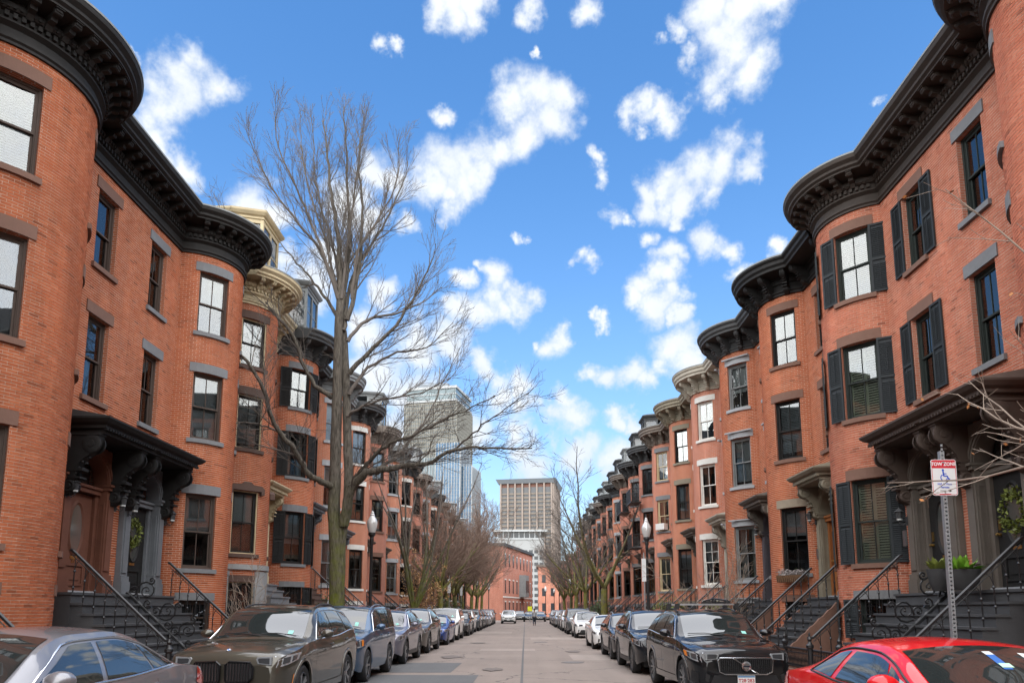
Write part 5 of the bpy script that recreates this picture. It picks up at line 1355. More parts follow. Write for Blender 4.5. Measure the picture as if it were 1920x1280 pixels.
q = MB(); q.box(2.3, 3.3, -.5, -.38, 1.79, 1.83); q.box(2.4, 3.25, -.22, -.13, 1.79, 1.84); q.tube([(2.3, -.44, 1.85), (2.8, -.3, 1.9), (3.3, -.2, 1.85)], .018, 6); q.lathe([(0, 0), (.06, 0), (.06, .05), (0, .05)], 10, (2.35, -.44, 1.8)); q.lathe([(0, 0), (.05, 0), (.05, .05), (0, .05)], 10, (2.4, -.18, 1.82)); q.build('bike_carrier', blackpl, vol)
rest_R = [('suv', 18.75, (.008, .009, .012), 'solid', 'plain', 'black SUV parked directly behind the glossy black SUV with roof bars', 'turbine'),
 ('cross', 24.1, (.022, .022, .026), 'metal', 'plain', 'dark charcoal crossover with silver roof rails, in front of the white saloon', 'turbine'),
 ('sedan', 30.7, (.74, .74, .73), 'solid', 'dark', 'white saloon on the right kerb behind the charcoal crossover', 'turbine'),
 ('cross', 42.9, (.74, .74, .73), 'solid', 'bmw', 'white crossover on the right with a small black grille', 'five'),
 ('boxy', 49.8, (.10, .105, .11), 'metal', 'wide', 'tall dark grey SUV on the right behind the white crossover', 'five'),
 ('suv', 56.8, (.62, .62, .61), 'solid', 'generic', 'white SUV on the right between two dark grey ones', 'five'),
 ('cross', 63.0, (.14, .14, .15), 'metal', 'generic', 'grey hatchback far along the right kerb', 'five'),
 ('suv', 69.3, (.3, .31, .32), 'metal', 'generic', 'silver grey SUV far along the right kerb', 'five'),
 ('sedan', 77.0, (.03, .032, .04), 'metal', 'generic', 'dark low saloon beyond the walking man on the right', 'multi'),
 ('suv', 84.5, (.28, .3, .31), 'metal', 'wide', 'silver SUV farthest along the right kerb', 'five')]
for k, y, c, pk, fr, lb, wh in rest_R: car(k, (CR(KINDS[k]['W'])+random.uniform(-.05, .08), y), c, lb, paintk=pk, front=fr, wheels=wh, detail=2 if y < 45 else 1, name='parked_car' if k in ('sedan', 'cross') else 'parked_suv', cat='car' if k in ('sedan', 'cross') else 'suv', group=grp)
mv, Bm = car('suv', (-2.1, 89.5), (.74, .74, .73), 'white SUV driving towards the camera in the middle of the road', paintk='solid', front='generic', name='driving_suv', cat='suv'); plate(mv, Bm, .5)
for i, (x, y, c, lb) in enumerate([(-.9, 104.2, (.02, .02, .022), 'black'), (.6, 104.6, (.03, .035, .04), 'dark grey'), (2.1, 105.0, (.025, .025, .03), 'dark')]):
    car('sedan' if i else 'cross', (x, y), c, '%s car of the short row beyond the white oncoming SUV, %s' % (lb, ('nearest it', 'middle one', 'nearest the walking man')[i]), detail=1, group=grp)
sed.scale = (1, 1, 1.035); red.scale = (1, 1, 1.05)
# papers behind the red coupe's windscreen
def onglass(B, x, u, off): return (x, B.edge(x)*u, B.top_(x)-B.crown(x)*u*u+off)
def paper(root, B, name, x0, x1, u0, u1, m, off=.011):
    q = MB(); q.quad(onglass(B, x0, u0, off), onglass(B, x0, u1, off), onglass(B, x1, u1, off), onglass(B, x1, u0, off)); return q.build(name, m, root)
white_paper = mat('paper_white', (.6, .62, .6), .7, var=.05); blue_pl = mat('placard_blue', (.03, .13, .42), .5, var=.1); green_pl = mat('paper_green', (.45, .68, .5), .7, var=.05)
pc = paper(red, Br, 'placard', 1.78, 2.0, -.07, .03, blue_pl); paper(red, Br, 'placard_header', 2.0, 2.06, -.07, .03, white_paper); paper(red, Br, 'paper_slip', 1.80, 1.86, -.10, .03, green_pl, .014)
np_ = paper(red, Br, 'notice', 1.72, 2.05, -.62, -.40, white_paper)
def glass_text(root, B, txt, size, x, u, m):
    me = text_mesh(txt, size); me.materials.append(m); o = inst('lettering', me, root); h = .05
    p = Vector(onglass(B, x, u, .016)); q = Vector(onglass(B, x+h, u, .016)); up = (q-p).normalized(); rt = Vector((0, -1, 0)); nn = rt.cross(up)
    o.matrix_local = Matrix(((rt.x, up.x, nn.x, p.x), (rt.y, up.y, nn.y, p.y), (rt.z, up.z, nn.z, p.z), (0, 0, 0, 1)))
ink = mat('ink', (.05, .05, .06), .6, var=0)
glass_text(red, Br, '617.285.3654', .042, 1.93, -.51, ink)
# ------------------------------------------------------------------ trees
def barkmat(name, col, moss=0, mosscol=(.12, .125, .02), mz=4.0):
    m = bpy.data.materials.new(name); m.use_nodes = True; T = NT(m.node_tree); b = m.node_tree.nodes['Principled BSDF']
    g = T.n('ShaderNodeTexCoord').outputs['Object']
    mp = T.n('ShaderNodeMapping', ins={'Vector': g, 'Scale': (9, 9, 1.6)}).outputs[0]
    n = T.noise(mp, 2.2, 6, .7); c = T.ramp(n, [(.34, tuple(v*.35 for v in col)), (.5, col), (.72, tuple(min(1, v*1.7) for v in col))])
    if moss:
        z = T.n('ShaderNodeSeparateXYZ', ins={0: g}).outputs[2]
        k = T.math('MULTIPLY', T.math('MULTIPLY_ADD', z, -1/mz, 1.15, clamp=True), T.math('MULTIPLY_ADD', T.noise(g, 3.5, 5, .65), 3.2, -1.0, clamp=True))
        c = T.mix(T.math('MULTIPLY', k, moss), c, mosscol)
    T.link(c, b.inputs['Base Color']); b.inputs['Roughness'].default_value = .95; b.inputs['Specular IOR Level'].default_value = .15
    T.link(T.n('ShaderNodeBump', ins={'Strength': .9, 'Distance': .06, 'Height': n}).outputs[0], b.inputs['Normal'])
    return m
bark = barkmat('bark_grey', (.095, .083, .068), 1.0, (.13, .15, .012), 5.2)
bark2 = barkmat('bark_mossy', (.14, .12, .09), 1.0, (.17, .17, .02), 9.0)
twigm = mat('twig_grey', (.11, .095, .083), .95, var=.35, scale=1.5, spec=.15)
twigr = mat('twig_russet', (.165, .115, .09), .95, var=.35, scale=1.5, spec=.15)
twigp = mat('twig_pale', (.25, .2, .16), .9, var=.3, scale=3, spec=.2)
def smoothpts(pts, k=3):
    P = [Vector(p) for p in pts]; out = []
    for i in range(len(P)-1):
        p0, p1, p2, p3 = P[max(0, i-1)], P[i], P[i+1], P[min(len(P)-1, i+2)]
        for j in range(k):
            t = j/k; out.append(.5*((2*p1)+(p2-p0)*t+(2*p0-5*p1+4*p2-p3)*t*t+(3*p1-p0-3*p2+p3)*t**3))
    out.append(P[-1]); return out
def tw3(mb, pts, r0, r1, n=3):
    """light tube for twigs"""
    m = len(pts); b = len(mb.v); up = Vector((.3, .5, .8))
    for i, p in enumerate(pts):
        d = pts[min(i+1, m-1)]-pts[max(i-1, 0)]; a = d.cross(up)
        if a.length < 1e-6: a = Vector((1, 0, 0))
        a.normalize(); c = d.cross(a); c.normalize(); r = r0+(r1-r0)*i/(m-1)
        for k in range(n):
            t = 2*pi*k/n; q = p+(a*cos(t)+c*sin(t))*r; mb.v.append((q.x, q.y, q.z))
    f = [(b+i*n+k, b+i*n+(k+1) % n, b+(i+1)*n+(k+1) % n, b+(i+1)*n+k) for i in range(m-1) for k in range(n)]
    mb.f += f; mb.m += [0]*len(f)
def wander(rnd, p, d, L, seg, wob, trop):
    pts = [p.copy()]; d = d.normalized(); st = L/seg
    for i in range(seg):
        d = (d+Vector((rnd.gauss(0, wob), rnd.gauss(0, wob), rnd.gauss(0, wob)+trop))).normalized(); p = p+d*st; pts.append(p.copy())
    return pts
def rotdir(rnd, d, ang):
    a = d.cross(Vector((rnd.gauss(0, 1), rnd.gauss(0, 1), rnd.gauss(0, 1))))
    if a.length < 1e-4: a = Vector((1, 0, 0))
    a.normalize(); return (d*cos(ang)+a*sin(ang)).normalized()
def sprout(mb, rnd, pts, r0, r1, lev, dens, L0, trop, minr=.005, tips=None, spread=.75):
    """grow side shoots along pts"""
    tot = sum((pts[i+1]-pts[i]).length for i in range(len(pts)-1)); s = 0; nxt = tot*.12+rnd.random()/dens
    for i in range(len(pts)-1):
        seg = pts[i+1]-pts[i]; l = seg.length
        while s+l > nxt:
            u = (nxt-s)/l; p = pts[i]+seg*u; f = nxt/tot; r = r0+(r1-r0)*f
            d = rotdir(rnd, seg.normalized(), rnd.uniform(.45, 1.0)*spread); 
            Lc = L0*(1.0-.62*f)*rnd.uniform(.55, 1.25); rc = max(minr, min(r*.62, Lc*.012)); 
            q = wander(rnd, p, d, Lc, 5 if lev > 0 else 3, .10, trop); tw3(mb, q, rc, minr*.8, 4 if rc > .02 else 3)
            if tips is not None and lev == 0: tips.append(q[-1])
            if lev > 0: sprout(mb, rnd, q, rc, minr, lev-1, dens*1.5, L0*.44, trop*.8, minr, tips, spread)
            nxt += rnd.uniform(.5, 1.5)/dens
        s += l
BIG = [
([(-6.11, 23.4, 1.53), (-6.13, 23.4, 2.56), (-6.22, 23.4, 4.13), (-6.3, 23.4, 4.83), (-6.3, 23.4, 5.9), (-6.32, 23.4, 7.35), (-6.33, 23.4, 8.83), (-6.35, 23.4, 10.33), (-6.36, 23.4, 11.67)],0.250,0.140),
([(-6.05, 23.4, 2.73), (-6.04, 23.43, 4.13), (-5.89, 23.46, 4.84), (-5.86, 23.49, 5.92), (-5.94, 23.51, 7.01), (-6.03, 23.54, 8.5), (-6.12, 23.57, 9.82), (-6.25, 23.6, 11.17)],0.200,0.120),
([(-5.92, 23.3, 4.38), (-5.72, 23.12, 5.41), (-5.45, 22.95, 5.78), (-5.1, 22.77, 6.0), (-4.65, 22.6, 6.07), (-4.23, 22.42, 6.08), (-3.81, 22.25, 6.13), (-3.43, 22.07, 6.13), (-2.89, 21.9, 6.16), (-2.36, 21.72, 6.42), (-1.67, 21.55, 6.55), (-0.8, 21.38, 6.46), (0.21, 21.2, 6.4)],0.170,0.020),
([(-5.81, 23.4, 5.63), (-5.48, 23.2, 6.04), (-5.11, 23.0, 6.32), (-4.71, 22.8, 6.63), (-4.28, 22.6, 6.87), (-3.5, 22.4, 7.06), (-2.42, 22.2, 7.5), (-1.88, 22.0, 7.65), (-0.9, 21.8, 8.03)],0.090,0.015),
([(-2.41, 22.2, 6.53), (-1.9, 21.88, 6.79), (-1.3, 21.55, 7.22), (-0.55, 21.22, 7.63), (0.26, 20.9, 8.11)],0.040,0.010),
([(-3.51, 22.6, 6.24), (-3.11, 22.53, 6.6), (-2.94, 22.47, 6.97), (-2.63, 22.4, 7.3)],0.025,0.008),
([(-5.15, 23.2, 6.08), (-4.7, 23.48, 6.46), (-4.31, 23.77, 6.88), (-4.01, 24.05, 7.5), (-3.42, 24.33, 8.52), (-2.92, 24.62, 9.96), (-2.39, 24.9, 11.26)],0.060,0.010),
([(-6.33, 23.4, 5.63), (-6.55, 23.17, 5.77), (-6.85, 22.95, 5.89), (-7.11, 22.72, 6.31), (-7.26, 22.49, 6.7), (-7.64, 22.26, 7.15), (-7.81, 22.04, 7.83), (-8.04, 21.81, 8.61), (-8.6, 21.58, 9.32), (-9.22, 21.35, 9.94), (-9.98, 21.13, 10.38), (-10.55, 20.9, 10.46)],0.120,0.020),
([(-6.51, 23.4, 8.74), (-6.86, 23.19, 8.95), (-7.27, 22.97, 9.57), (-7.58, 22.76, 10.53), (-8.2, 22.54, 11.26), (-8.9, 22.33, 12.21), (-9.47, 22.11, 13.55), (-9.57, 21.9, 14.37)],0.090,0.012),
([(-6.37, 23.4, 11.47), (-6.63, 23.54, 11.92), (-6.98, 23.69, 12.48), (-7.44, 23.83, 13.1), (-7.89, 23.97, 13.71), (-8.34, 24.11, 14.26), (-9.05, 24.26, 15.1), (-9.63, 24.4, 16.02)],0.080,0.012),
([(-7.68, 22.4, 7.19), (-8.05, 21.73, 7.3), (-8.46, 21.07, 7.29), (-9.13, 20.4, 6.96)],0.040,0.010),
([(-6.36, 23.4, 11.67), (-6.37, 23.4, 13.02), (-6.5, 23.4, 14.6), (-6.82, 23.4, 16.21), (-7.02, 23.4, 17.64), (-7.23, 23.4, 19.2)],0.130,0.015),
([(-6.35, 23.4, 11.47), (-6.2, 23.48, 13.06), (-6.15, 23.56, 14.68), (-6.32, 23.64, 16.56), (-6.5, 23.72, 18.48), (-6.63, 23.8, 20.02)],0.100,0.012),
([(-6.09, 23.4, 11.47), (-5.88, 23.56, 12.31), (-5.69, 23.72, 13.97), (-5.7, 23.88, 15.67), (-5.87, 24.04, 17.43), (-5.75, 24.2, 19.02)],0.100,0.012),
([(-6.19, 23.4, 11.09), (-6.14, 23.62, 12.34), (-5.93, 23.83, 13.63), (-5.4, 24.05, 14.74), (-4.9, 24.27, 15.89), (-4.48, 24.48, 17.28), (-4.34, 24.7, 18.27)],0.080,0.012),
([(-6.42, 23.4, 12.24), (-6.76, 23.24, 13.34), (-7.23, 23.08, 14.63), (-7.69, 22.92, 15.72), (-8.25, 22.76, 17.02), (-8.34, 22.6, 18.11)],0.070,0.010),
([(-6.47, 23.4, 12.63), (-7.03, 23.14, 13.87), (-7.72, 22.88, 14.72), (-8.41, 22.62, 15.55), (-8.81, 22.36, 16.37), (-9.06, 22.1, 16.98)],0.060,0.010),
([(-6.28, 23.4, 11.47), (-6.65, 23.65, 13.94), (-7.33, 23.9, 16.11), (-7.67, 24.15, 17.95), (-7.92, 24.4, 19.85)],0.060,0.010),
([(-6.03, 23.4, 10.71), (-5.45, 23.77, 11.62), (-4.59, 24.15, 11.97), (-3.71, 24.52, 12.53), (-3.0, 24.9, 13.3)],0.070,0.010),
([(-5.94, 23.4, 9.57), (-5.29, 23.24, 10.26), (-4.56, 23.08, 10.95), (-3.83, 22.92, 12.01), (-3.29, 22.76, 13.06), (-3.01, 22.6, 13.93)],0.090,0.010),
([(-5.92, 23.4, 8.83), (-5.36, 23.6, 9.83), (-4.4, 23.8, 10.46), (-3.42, 24.0, 10.73), (-2.52, 24.2, 11.78)],0.070,0.010),
([(-5.98, 23.4, 8.09), (-5.4, 23.15, 8.38), (-4.46, 22.9, 8.57), (-3.37, 22.65, 8.67), (-2.31, 22.4, 9.21)],0.060,0.010),
([(-5.94, 23.4, 12.24), (-5.74, 23.15, 13.87), (-4.99, 22.9, 15.09), (-4.42, 22.65, 16.31), (-4.32, 22.4, 17.52)],0.060,0.010),
([(-6.3, 23.4, 12.24), (-6.15, 23.22, 14.3), (-5.94, 23.05, 16.18), (-5.83, 22.88, 17.47), (-5.79, 22.7, 18.76)],0.060,0.010),
([(-6.38, 23.4, 12.24), (-6.98, 23.52, 14.47), (-7.76, 23.65, 16.58), (-8.16, 23.77, 18.33), (-8.33, 23.9, 19.59)],0.050,0.010),
]
rnd = random.Random(11)
tb = empty('street_tree', (-6.12, 23.4, .1)); tag(tb, 'tall bare tree with moss-green trunk, its long limb reaching over the road', 'tree')
off = Vector((-6.12, 23.4, .1)); trunk = MB(); crown = MB()
for i, (pts, r0, r1) in enumerate(BIG):
    pts = [Vector(p)-off for p in pts]
    if i == 0: pts[0] = Vector((0, 0, -.1)); pts[1] = Vector((0, 0, 2.4))
    if i == 1: pts = [Vector((.03, 0, 1.6))]+pts
    if i >= 2:      # natural depth to every limb
        a = rnd.uniform(-.5, .5)
        pts = [p+Vector((0, a*j*.35, 0)) for j, p in enumerate(pts)]
    sp = smoothpts(pts, 4); n = len(sp)
    wob = [.0]*n; rr = [r0+(r1-r0)*(j/(n-1))**.85 for j in range(n)]
    if i < 2:
        rr = [r*(1+.25*max(0, 1-j/5)**2+.04*sin(j*1.7)) for j, r in enumerate(rr)]; trunk.tube(sp, rr, 14)
    else:
        sp = [p+Vector((rnd.gauss(0, .018), rnd.gauss(0, .02), rnd.gauss(0, .018))) if 0 < j else p for j, p in enumerate(sp)]
        (trunk if r0 >= .08 else crown).tube(sp, rr, 8)
        lead = i >= 11; L0 = 1.9 if not lead else 1.7
        if i < 11: sprout(crown, rnd, sp, r0, r1, 2, 3.1, 2.5, .05, .0046, spread=.8)
        else: sprout(crown, rnd, sp, r0, r1, 2, 3.3, 2.3, .09, .0046, spread=.6)
sprout(crown, rnd, [Vector((.0, 0, 5)), Vector((-.1, 0, 8.5)), Vector((-.2, 0, 11.5))], .12, .1, 2, 1.3, 1.7, .02, .006)
trunk.build('trunk', bark, tb, smooth=60); crown.build('crown', twigm, tb, kind='stuff')
def generic_tree(seed, H, spread_, kind='vase', tm=bark2, cm=twigm, dens=1.5, split=2.3, r=.2):
    rnd = random.Random(seed); tr, cr = MB(), MB(); base = []
    p = Vector((0, 0, -.1)); lean = Vector((rnd.uniform(-.06, .06), rnd.uniform(-.06, .06), 1))
    q = wander(rnd, p, lean, split, 5, .03, .02); tr.tube(q, [r*1.3, r*1.05]+[r*.95]*(len(q)-2), 10)
    n = {'vase': 5, 'multi': 9, 'oak': 6}[kind]
    for i in range(n):
        a = 2*pi*i/n+rnd.uniform(-.3, .3); lift = {'vase': rnd.uniform(1.0, 2.0), 'multi': rnd.uniform(2.4, 6), 'oak': rnd.uniform(.8, 1.7)}[kind]
        d = Vector((cos(a), sin(a), lift)); L = (H-split)*rnd.uniform(.8, 1.05)*(1 if kind != 'oak' else .85)
        rr = r*rnd.uniform(.45, .62); pts = wander(rnd, q[-1], d, L, 8, .085, .075 if kind != 'multi' else .03)
        rad = [rr*(1-.86*j/8) for j in range(9)]; tr.tube(pts[:6], rad[:6], 8); cr.tube(pts[5:], rad[5:], 6)
        sprout(cr, rnd, pts, rr, .015, 2, dens, spread_, .05, .0085)
    return tr.mesh('trunk', tm, smooth=60), cr.mesh('crown', cm)
variants = [generic_tree(3, 12.5, 3.4, 'vase', dens=1.9, split=3.0), generic_tree(8, 12.5, 3.8, 'oak', cm=twigr, dens=2.5, split=2.9), generic_tree(21, 15, 3.2, 'vase', dens=1.7, split=3.6), generic_tree(5, 13, 3.6, 'oak', dens=1.9, split=3.2)]
mult = generic_tree(14, 11.5, 1.7, 'multi', tm=bark, dens=1.6, split=1.5, r=.19)
def put_tree(v, x, y, s, rz, label, group='bare trees lining the street', name='street_tree'):
    e = empty(name, (x, y, .1), rz); e.scale = (s, s, s*1.0) if y != 52.3 else (s*1.2, s*1.2, s*.84); tag(e, label, 'tree', group)
    inst('trunk', v[0], e); inst('crown', v[1], e, kind='stuff'); return e
put_tree(mult, -6.3, 41.6, 1.0, .4, 'bare multi-stemmed tree with many upright grey stems, right of the left street lamp')
LT = [(53.5, 1, 1.0, 'mossy yellow-green tree trunk on the left, first beyond the brown-leaved sapling'), (60.5, 1, 1.0, 'second mossy tree on the left beyond the brown-leaved sapling'), (67.5, 1, 1.0, 'third mossy tree on the left, beside the hanging signs'),
      (75, 1, 1.05, 'fourth bare tree on the left, its russet crown merging with the next'), (83, 3, 1.0, 'fifth bare tree on the left, well down the street'), (92, 1, 1.1, 'sixth bare tree on the left, near the far brick block'), (102, 2, 1.0, 'thin mossy tree at the foot of the far brick block')]
for y, v, s, lb in LT: put_tree(variants[v], -6.25+random.uniform(-.1, .1), y, s, y*1.7, lb)
RT = [(52.3, 2, 1.05, 'forked bare tree with bright green mossy trunk, beside the second right-hand lamp'), (66.5, 3, 1.0, 'second bare tree on the right pavement, behind the mossy forked one'), (78.5, 0, 1.05, 'third bare tree on the right pavement, dark twin stems'),
      (90, 3, 1.0, 'fourth bare tree on the right, leaning over the parked cars'), (101, 1, 1.05, 'last bare tree on the right before the far houses')]
for y, v, s, lb in RT: put_tree(variants[v], 5.55+random.uniform(-.1, .1), y, s, y*2.3+1, lb)
# leaves: small folded quads
def leafcloud(mb, rnd, pts, n, size, spr):
    for _ in range(n):
        c = rnd.choice(pts)+Vector((rnd.gauss(0, spr), rnd.gauss(0, spr), rnd.gauss(0, spr))); a = Vector((rnd.gauss(0, 1), rnd.gauss(0, 1), rnd.gauss(0, 1))).normalized(); b = a.cross(Vector((rnd.gauss(0, 1), rnd.gauss(0, 1), rnd.gauss(0, 1)))).normalized()
        s = size*rnd.uniform(.6, 1.3); mb.add([tuple(c), tuple(c+a*s*.5+b*s*.28), tuple(c+a*s), tuple(c+a*s*.5-b*s*.28)], [(0, 1, 2, 3)])
leafb = mat('leaf_tan', (.30, .17, .07), .8, var=.2, island=.45); leafg = mat('leaf_green', (.05, .085, .02), .6, var=.2, island=.5); leafy = mat('leaf_yellow_green', (.14, .17, .03), .6, var=.2, island=.5); leaflime = mat('leaf_lime', (.16, .32, .03), .5, var=.2, island=.3)
def bush(name, loc, H, R, nst, label, cat, leaf=None, nleaf=0, seed=1, tm=twigm, lsize=.07, low=False, r=.018, zmin=0):
    rnd = random.Random(seed); e = empty(name, loc); tag(e, label, cat); st = MB(); tips = []
    for i in range(nst):
        a = rnd.uniform(0, 2*pi); d = Vector((cos(a)*R/H*rnd.uniform(.2, 1), sin(a)*R/H*rnd.uniform(.2, 1), 1)); pts = wander(rnd, Vector((cos(a)*.05, sin(a)*.05, 0)), d, H*rnd.uniform(.7, 1.05), 6, .09, .0)
        tw3(st, pts, r, .006, 4); tips += pts[2:]; sprout(st, rnd, pts, r*.8, .006, 1, 3.2, H*.4, .02, .0055, tips)
    st.build('stems', tm, e, kind='stuff')
    if leaf:
        l = MB(); tp = [t for t in tips if t.z > zmin and (not low or t.z < H*.45)]; leafcloud(l, rnd, tp, nleaf, lsize, .10); l.build('leaves', leaf, e, kind='stuff')
    return e
bush('sapling', (-6.6, 46.5, .1), 4.6, 1.6, 9, 'young tree keeping its tan winter leaves, left pavement before the mossy trees', 'tree', leafb, 2600, 5, twigr, .13, r=.03, zmin=1.0)
bush('bare_shrub', (-7.8, 20.9, .1), 3.0, 1.3, 7, 'bare shrub in the front yard of the granite-based house on the left', 'shrub', None, 0, 6, twigp, r=.02)
bush('bare_shrub', (6.5, 24.4, .1), 3.9, 1.5, 9, 'tall bare shrub on the right in front of the white-trimmed window', 'shrub', None, 0, 7, twigp, r=.022)
bush('evergreen_shrub', (6.7, 26.2, .1), 1.75, 1.3, 12, 'low yellow-green shrub beside the tall bare shrub on the right', 'shrub', leafy, 2600, 8, twigm, .08)
bush('evergreen_shrub', (-7.3, 27.6, .1), 1.9, .8, 10, 'small green shrub at the foot of the left street lamp', 'shrub', leafg, 1800, 9, twigm, .08)
bush('evergreen_shrub', (6.4, 33.6, .1), 2.1, .7, 9, 'green shrub at the foot of the nearest right-hand lamp', 'shrub', leafy, 1300, 10, twigm, .08)
for i, (x, y) in enumerate([(-6.35, 56.5), (-6.4, 64.2), (5.7, 57.2)]):
    bush('evergreen_shrub', (x, y, .1), 2.4, .5, 8, ('clipped dark bush at the first mossy trunk on the left', 'clipped dark bush between the mossy trees on the left', 'dark bush round the second right-hand lamp post')[i], 'shrub', leafg, 1100, 20+i, twigm, .12)
# branches of a street tree that stands just outside the picture on the right
rnd = random.Random(77); nb = empty('street_tree', (5.6, 6.6, .1)); tag(nb, 'pale branches with a few orange leaves reaching in from the right picture edge', 'tree')
tr, cr, tips = MB(), MB(), []
tr.tube(wander(rnd, Vector((0, 0, -.1)), Vector((0, 0, 1)), 3.2, 5, .02, 0), [.16, .13, .12, .12, .11, .1], 10)
for (p0, p1, L) in [((0, 0, 3.0), (-.35, 1.0, .30), 2.6), ((0, 0, 3.1), (-.28, 1.0, .02), 2.9), ((0, 0, 2.9), (.05, 1.0, .45), 2.8), ((0, 0, 3.1), (.45, 1.0, 1.0), 2.6), ((0, 0, 3.1), (-.1, .2, 1.3), 3.4), ((0, 0, 3.0), (.6, -.6, .9), 3.0), ((0, 0, 3.0), (-.4, -.9, 1.1), 3.0), ((0, 0, 2.9), (.2, 1, .2), 2.4)]:
    pts = wander(rnd, Vector(p0), Vector(p1), L, 8, .07, .01); cr.tube(pts, [.02*(1-.75*j/8) for j in range(9)], 6); sprout(cr, rnd, pts, .02, .006, 1, 2.6, 1.0, .03, .0035, tips)
tr.build('trunk', bark, nb, smooth=60); cr.build('crown', twigp, nb, kind='stuff')
lf = MB(); leafcloud(lf, rnd, tips, 26, .075, .02); lf.build('leaves', mat('leaf_orange', (.42, .17, .05), .8, var=.1, island=.3), nb, kind='stuff')
# ------------------------------------------------------------------ street furniture
def street_lamp(x, y, h, label, base=None):
    e = empty('street_lamp', (x, y, .12)); tag(e, label, 'street lamp', 'acorn street lamps on black posts')
    MB().lathe([(.2, 0), (.2, .12), (.16, .16), (.14, .5), (.10, .6), (.085, .66), (.07, 1.0), (.058, h-1.55), (.075, h-1.5), (.06, h-1.42), (.09, h-1.32), (.075, h-1.22), (.12, h-1.15), (.155, h-1.1), (.15, h-1.02)], 14).build('post', iron, e, smooth=35)
    MB().lathe([(.13, h-1.02), (.185, h-.85), (.215, h-.68), (.21, h-.58), (.16, h-.47), (.09, h-.34), (.10, h-.30), (.06, h-.24), (.07, h-.2), (.0, h-.1)], 16).build('globe', globem, e, smooth=True)
    MB().lathe([(.04, h-.98), (.05, h-.8), (.03, h-.6), (0, h-.58)], 8).build('lamp_unit', whitep, e, smooth=True)
    MB().lathe([(.04, h-.12), (.02, h-.06), (.03, h-.03), (0, h+.02)], 8).build('finial', iron, e, smooth=True)
    return e
globem = bpy.data.materials.new('lamp_globe'); globem.use_nodes = True
T = NT(globem.node_tree); globem.node_tree.nodes.remove(globem.node_tree.nodes['Principled BSDF'])
gm = T.n('ShaderNodeMixShader', ins={0: T.math('MULTIPLY_ADD', T.n('ShaderNodeFresnel', ins={'IOR': 1.5}).outputs[0], .9, .1, clamp=True),
    1: T.n('ShaderNodeMixShader', ins={0: .6, 1: T.n('ShaderNodeBsdfTransparent', ins={'Color': (.92, .93, .93, 1)}).outputs[0], 2: T.n('ShaderNodeBsdfDiffuse', ins={'Color': (.8, .8, .78, 1)}).outputs[0]}).outputs[0],
    2: T.n('ShaderNodeBsdfGlossy', ins={'Roughness': .05}).outputs[0]})
T.link(gm.outputs[0], globem.node_tree.nodes['Material Output'].inputs[0])
street_lamp(-6.2, 28.9, 5.65, 'nearest left-hand black lamp post with clear acorn globe, just right of the tall bare tree')
street_lamp(5.4, 32.0, 5.75, 'nearest right-hand black lamp post, standing left of the white-trimmed house')
street_lamp(5.4, 58.4, 5.8, 'second right-hand lamp post, beside the forked mossy tree')
for x, y, lb in [(-6.2, 74, 'second left-hand lamp post, half hidden among mossy trunks'), (-6.2, 92, 'third left-hand lamp post, beyond the dark SUVs'), (-5.6, 111, 'lamp post in front of the far brick block'), (5.4, 86, 'third right-hand lamp post, beyond the walking man'), (4.9, 105, 'fourth right-hand lamp post at the far end of the row'), (3.4, 122, 'farthest small lamp post beyond the cross street'), (5.4, 136, 'very distant lamp post on the right')]:
    street_lamp(x, y, 5.7, lb)
# accessible-parking sign on its perforated post
sg = empty('parking_sign', (5.2, 9.0, .11)); tag(sg, 'white and red TOW ZONE sign with blue wheelchair mark on a perforated steel post', 'sign')
q = MB(); q.box(-.026, -.020, -.03, .03, 0, 3.52); q.box(.020, .026, -.03, .03, 0, 3.52); q.box(-.02, .02, .024, .03, 0, 3.52); q.box(-.02, -.012, -.03, -.024, 0, 3.52); q.box(.012, .02, -.03, -.024, 0, 3.52)
k = 0
while k*.0508 < 3.6: q.box(-.012, .012, -.03, -.024, k*.0508+.02, k*.0508+.0508); k += 1
q.build('post', galv, sg); sg.rotation_euler = (0, radians(.8), radians(-3))
def rrect(w, h, r, n=5):
    out = []
    for cx, cy, a0 in ((w/2-r, h/2-r, 0), (-w/2+r, h/2-r, pi/2), (-w/2+r, -h/2+r, pi), (w/2-r, -h/2+r, 3*pi/2)):
        out += [(cx+r*cos(a0+pi/2*i/n), cy+r*sin(a0+pi/2*i/n)) for i in range(n+1)]
    return out
SZ = 3.18
pl = empty('dummy', (0, 0, 0)); bpy.data.objects.remove(pl)
q = MB(); q.prism([(x, z+SZ) for x, z in rrect(.305, .457, .03)], -.040, -.036, 'y'); sp_ = q.build('sign_plate', mat('sign_white', (.7, .72, .72), .4, var=.05), sg)
signred = mat('sign_red', (.55, .02, .035), .45, var=.05); signblue = mat('sign_blue', (.01, .07, .5), .45, var=.05); signblk = mat('sign_black', (.02, .02, .02), .5, var=0)
q = MB(); o1, o2 = rrect(.291, .443, .024), rrect(.277, .429, .018); q.strip([[(x, -.0405, z+SZ) for x, z in o1], [(x, -.0405, z+SZ) for x, z in o2]], closed=True)
q.build('border', signred, sp_); q = MB(); q.box(-.139, .139, -.0412, -.0405, SZ+.118, SZ+.214); q.build('red_band', signred, sp_)
def signtext(txt, size, x, z, m, bold=.001, sx=1):
    me = text_mesh(txt, size, bold=bold); me.materials.append(m); o = inst('lettering', me, sp_); o.matrix_local = Matrix.Translation((x, -.0425, z)) @ Matrix(((sx, 0, 0, 0), (0, 0, -1, 0), (0, 1, 0, 0), (0, 0, 0, 1)))
signtext('TOW ZONE', .062, 0, SZ+.168, mat('sign_letter_white', (.75, .75, .75), .5, var=0), .0015, .88)
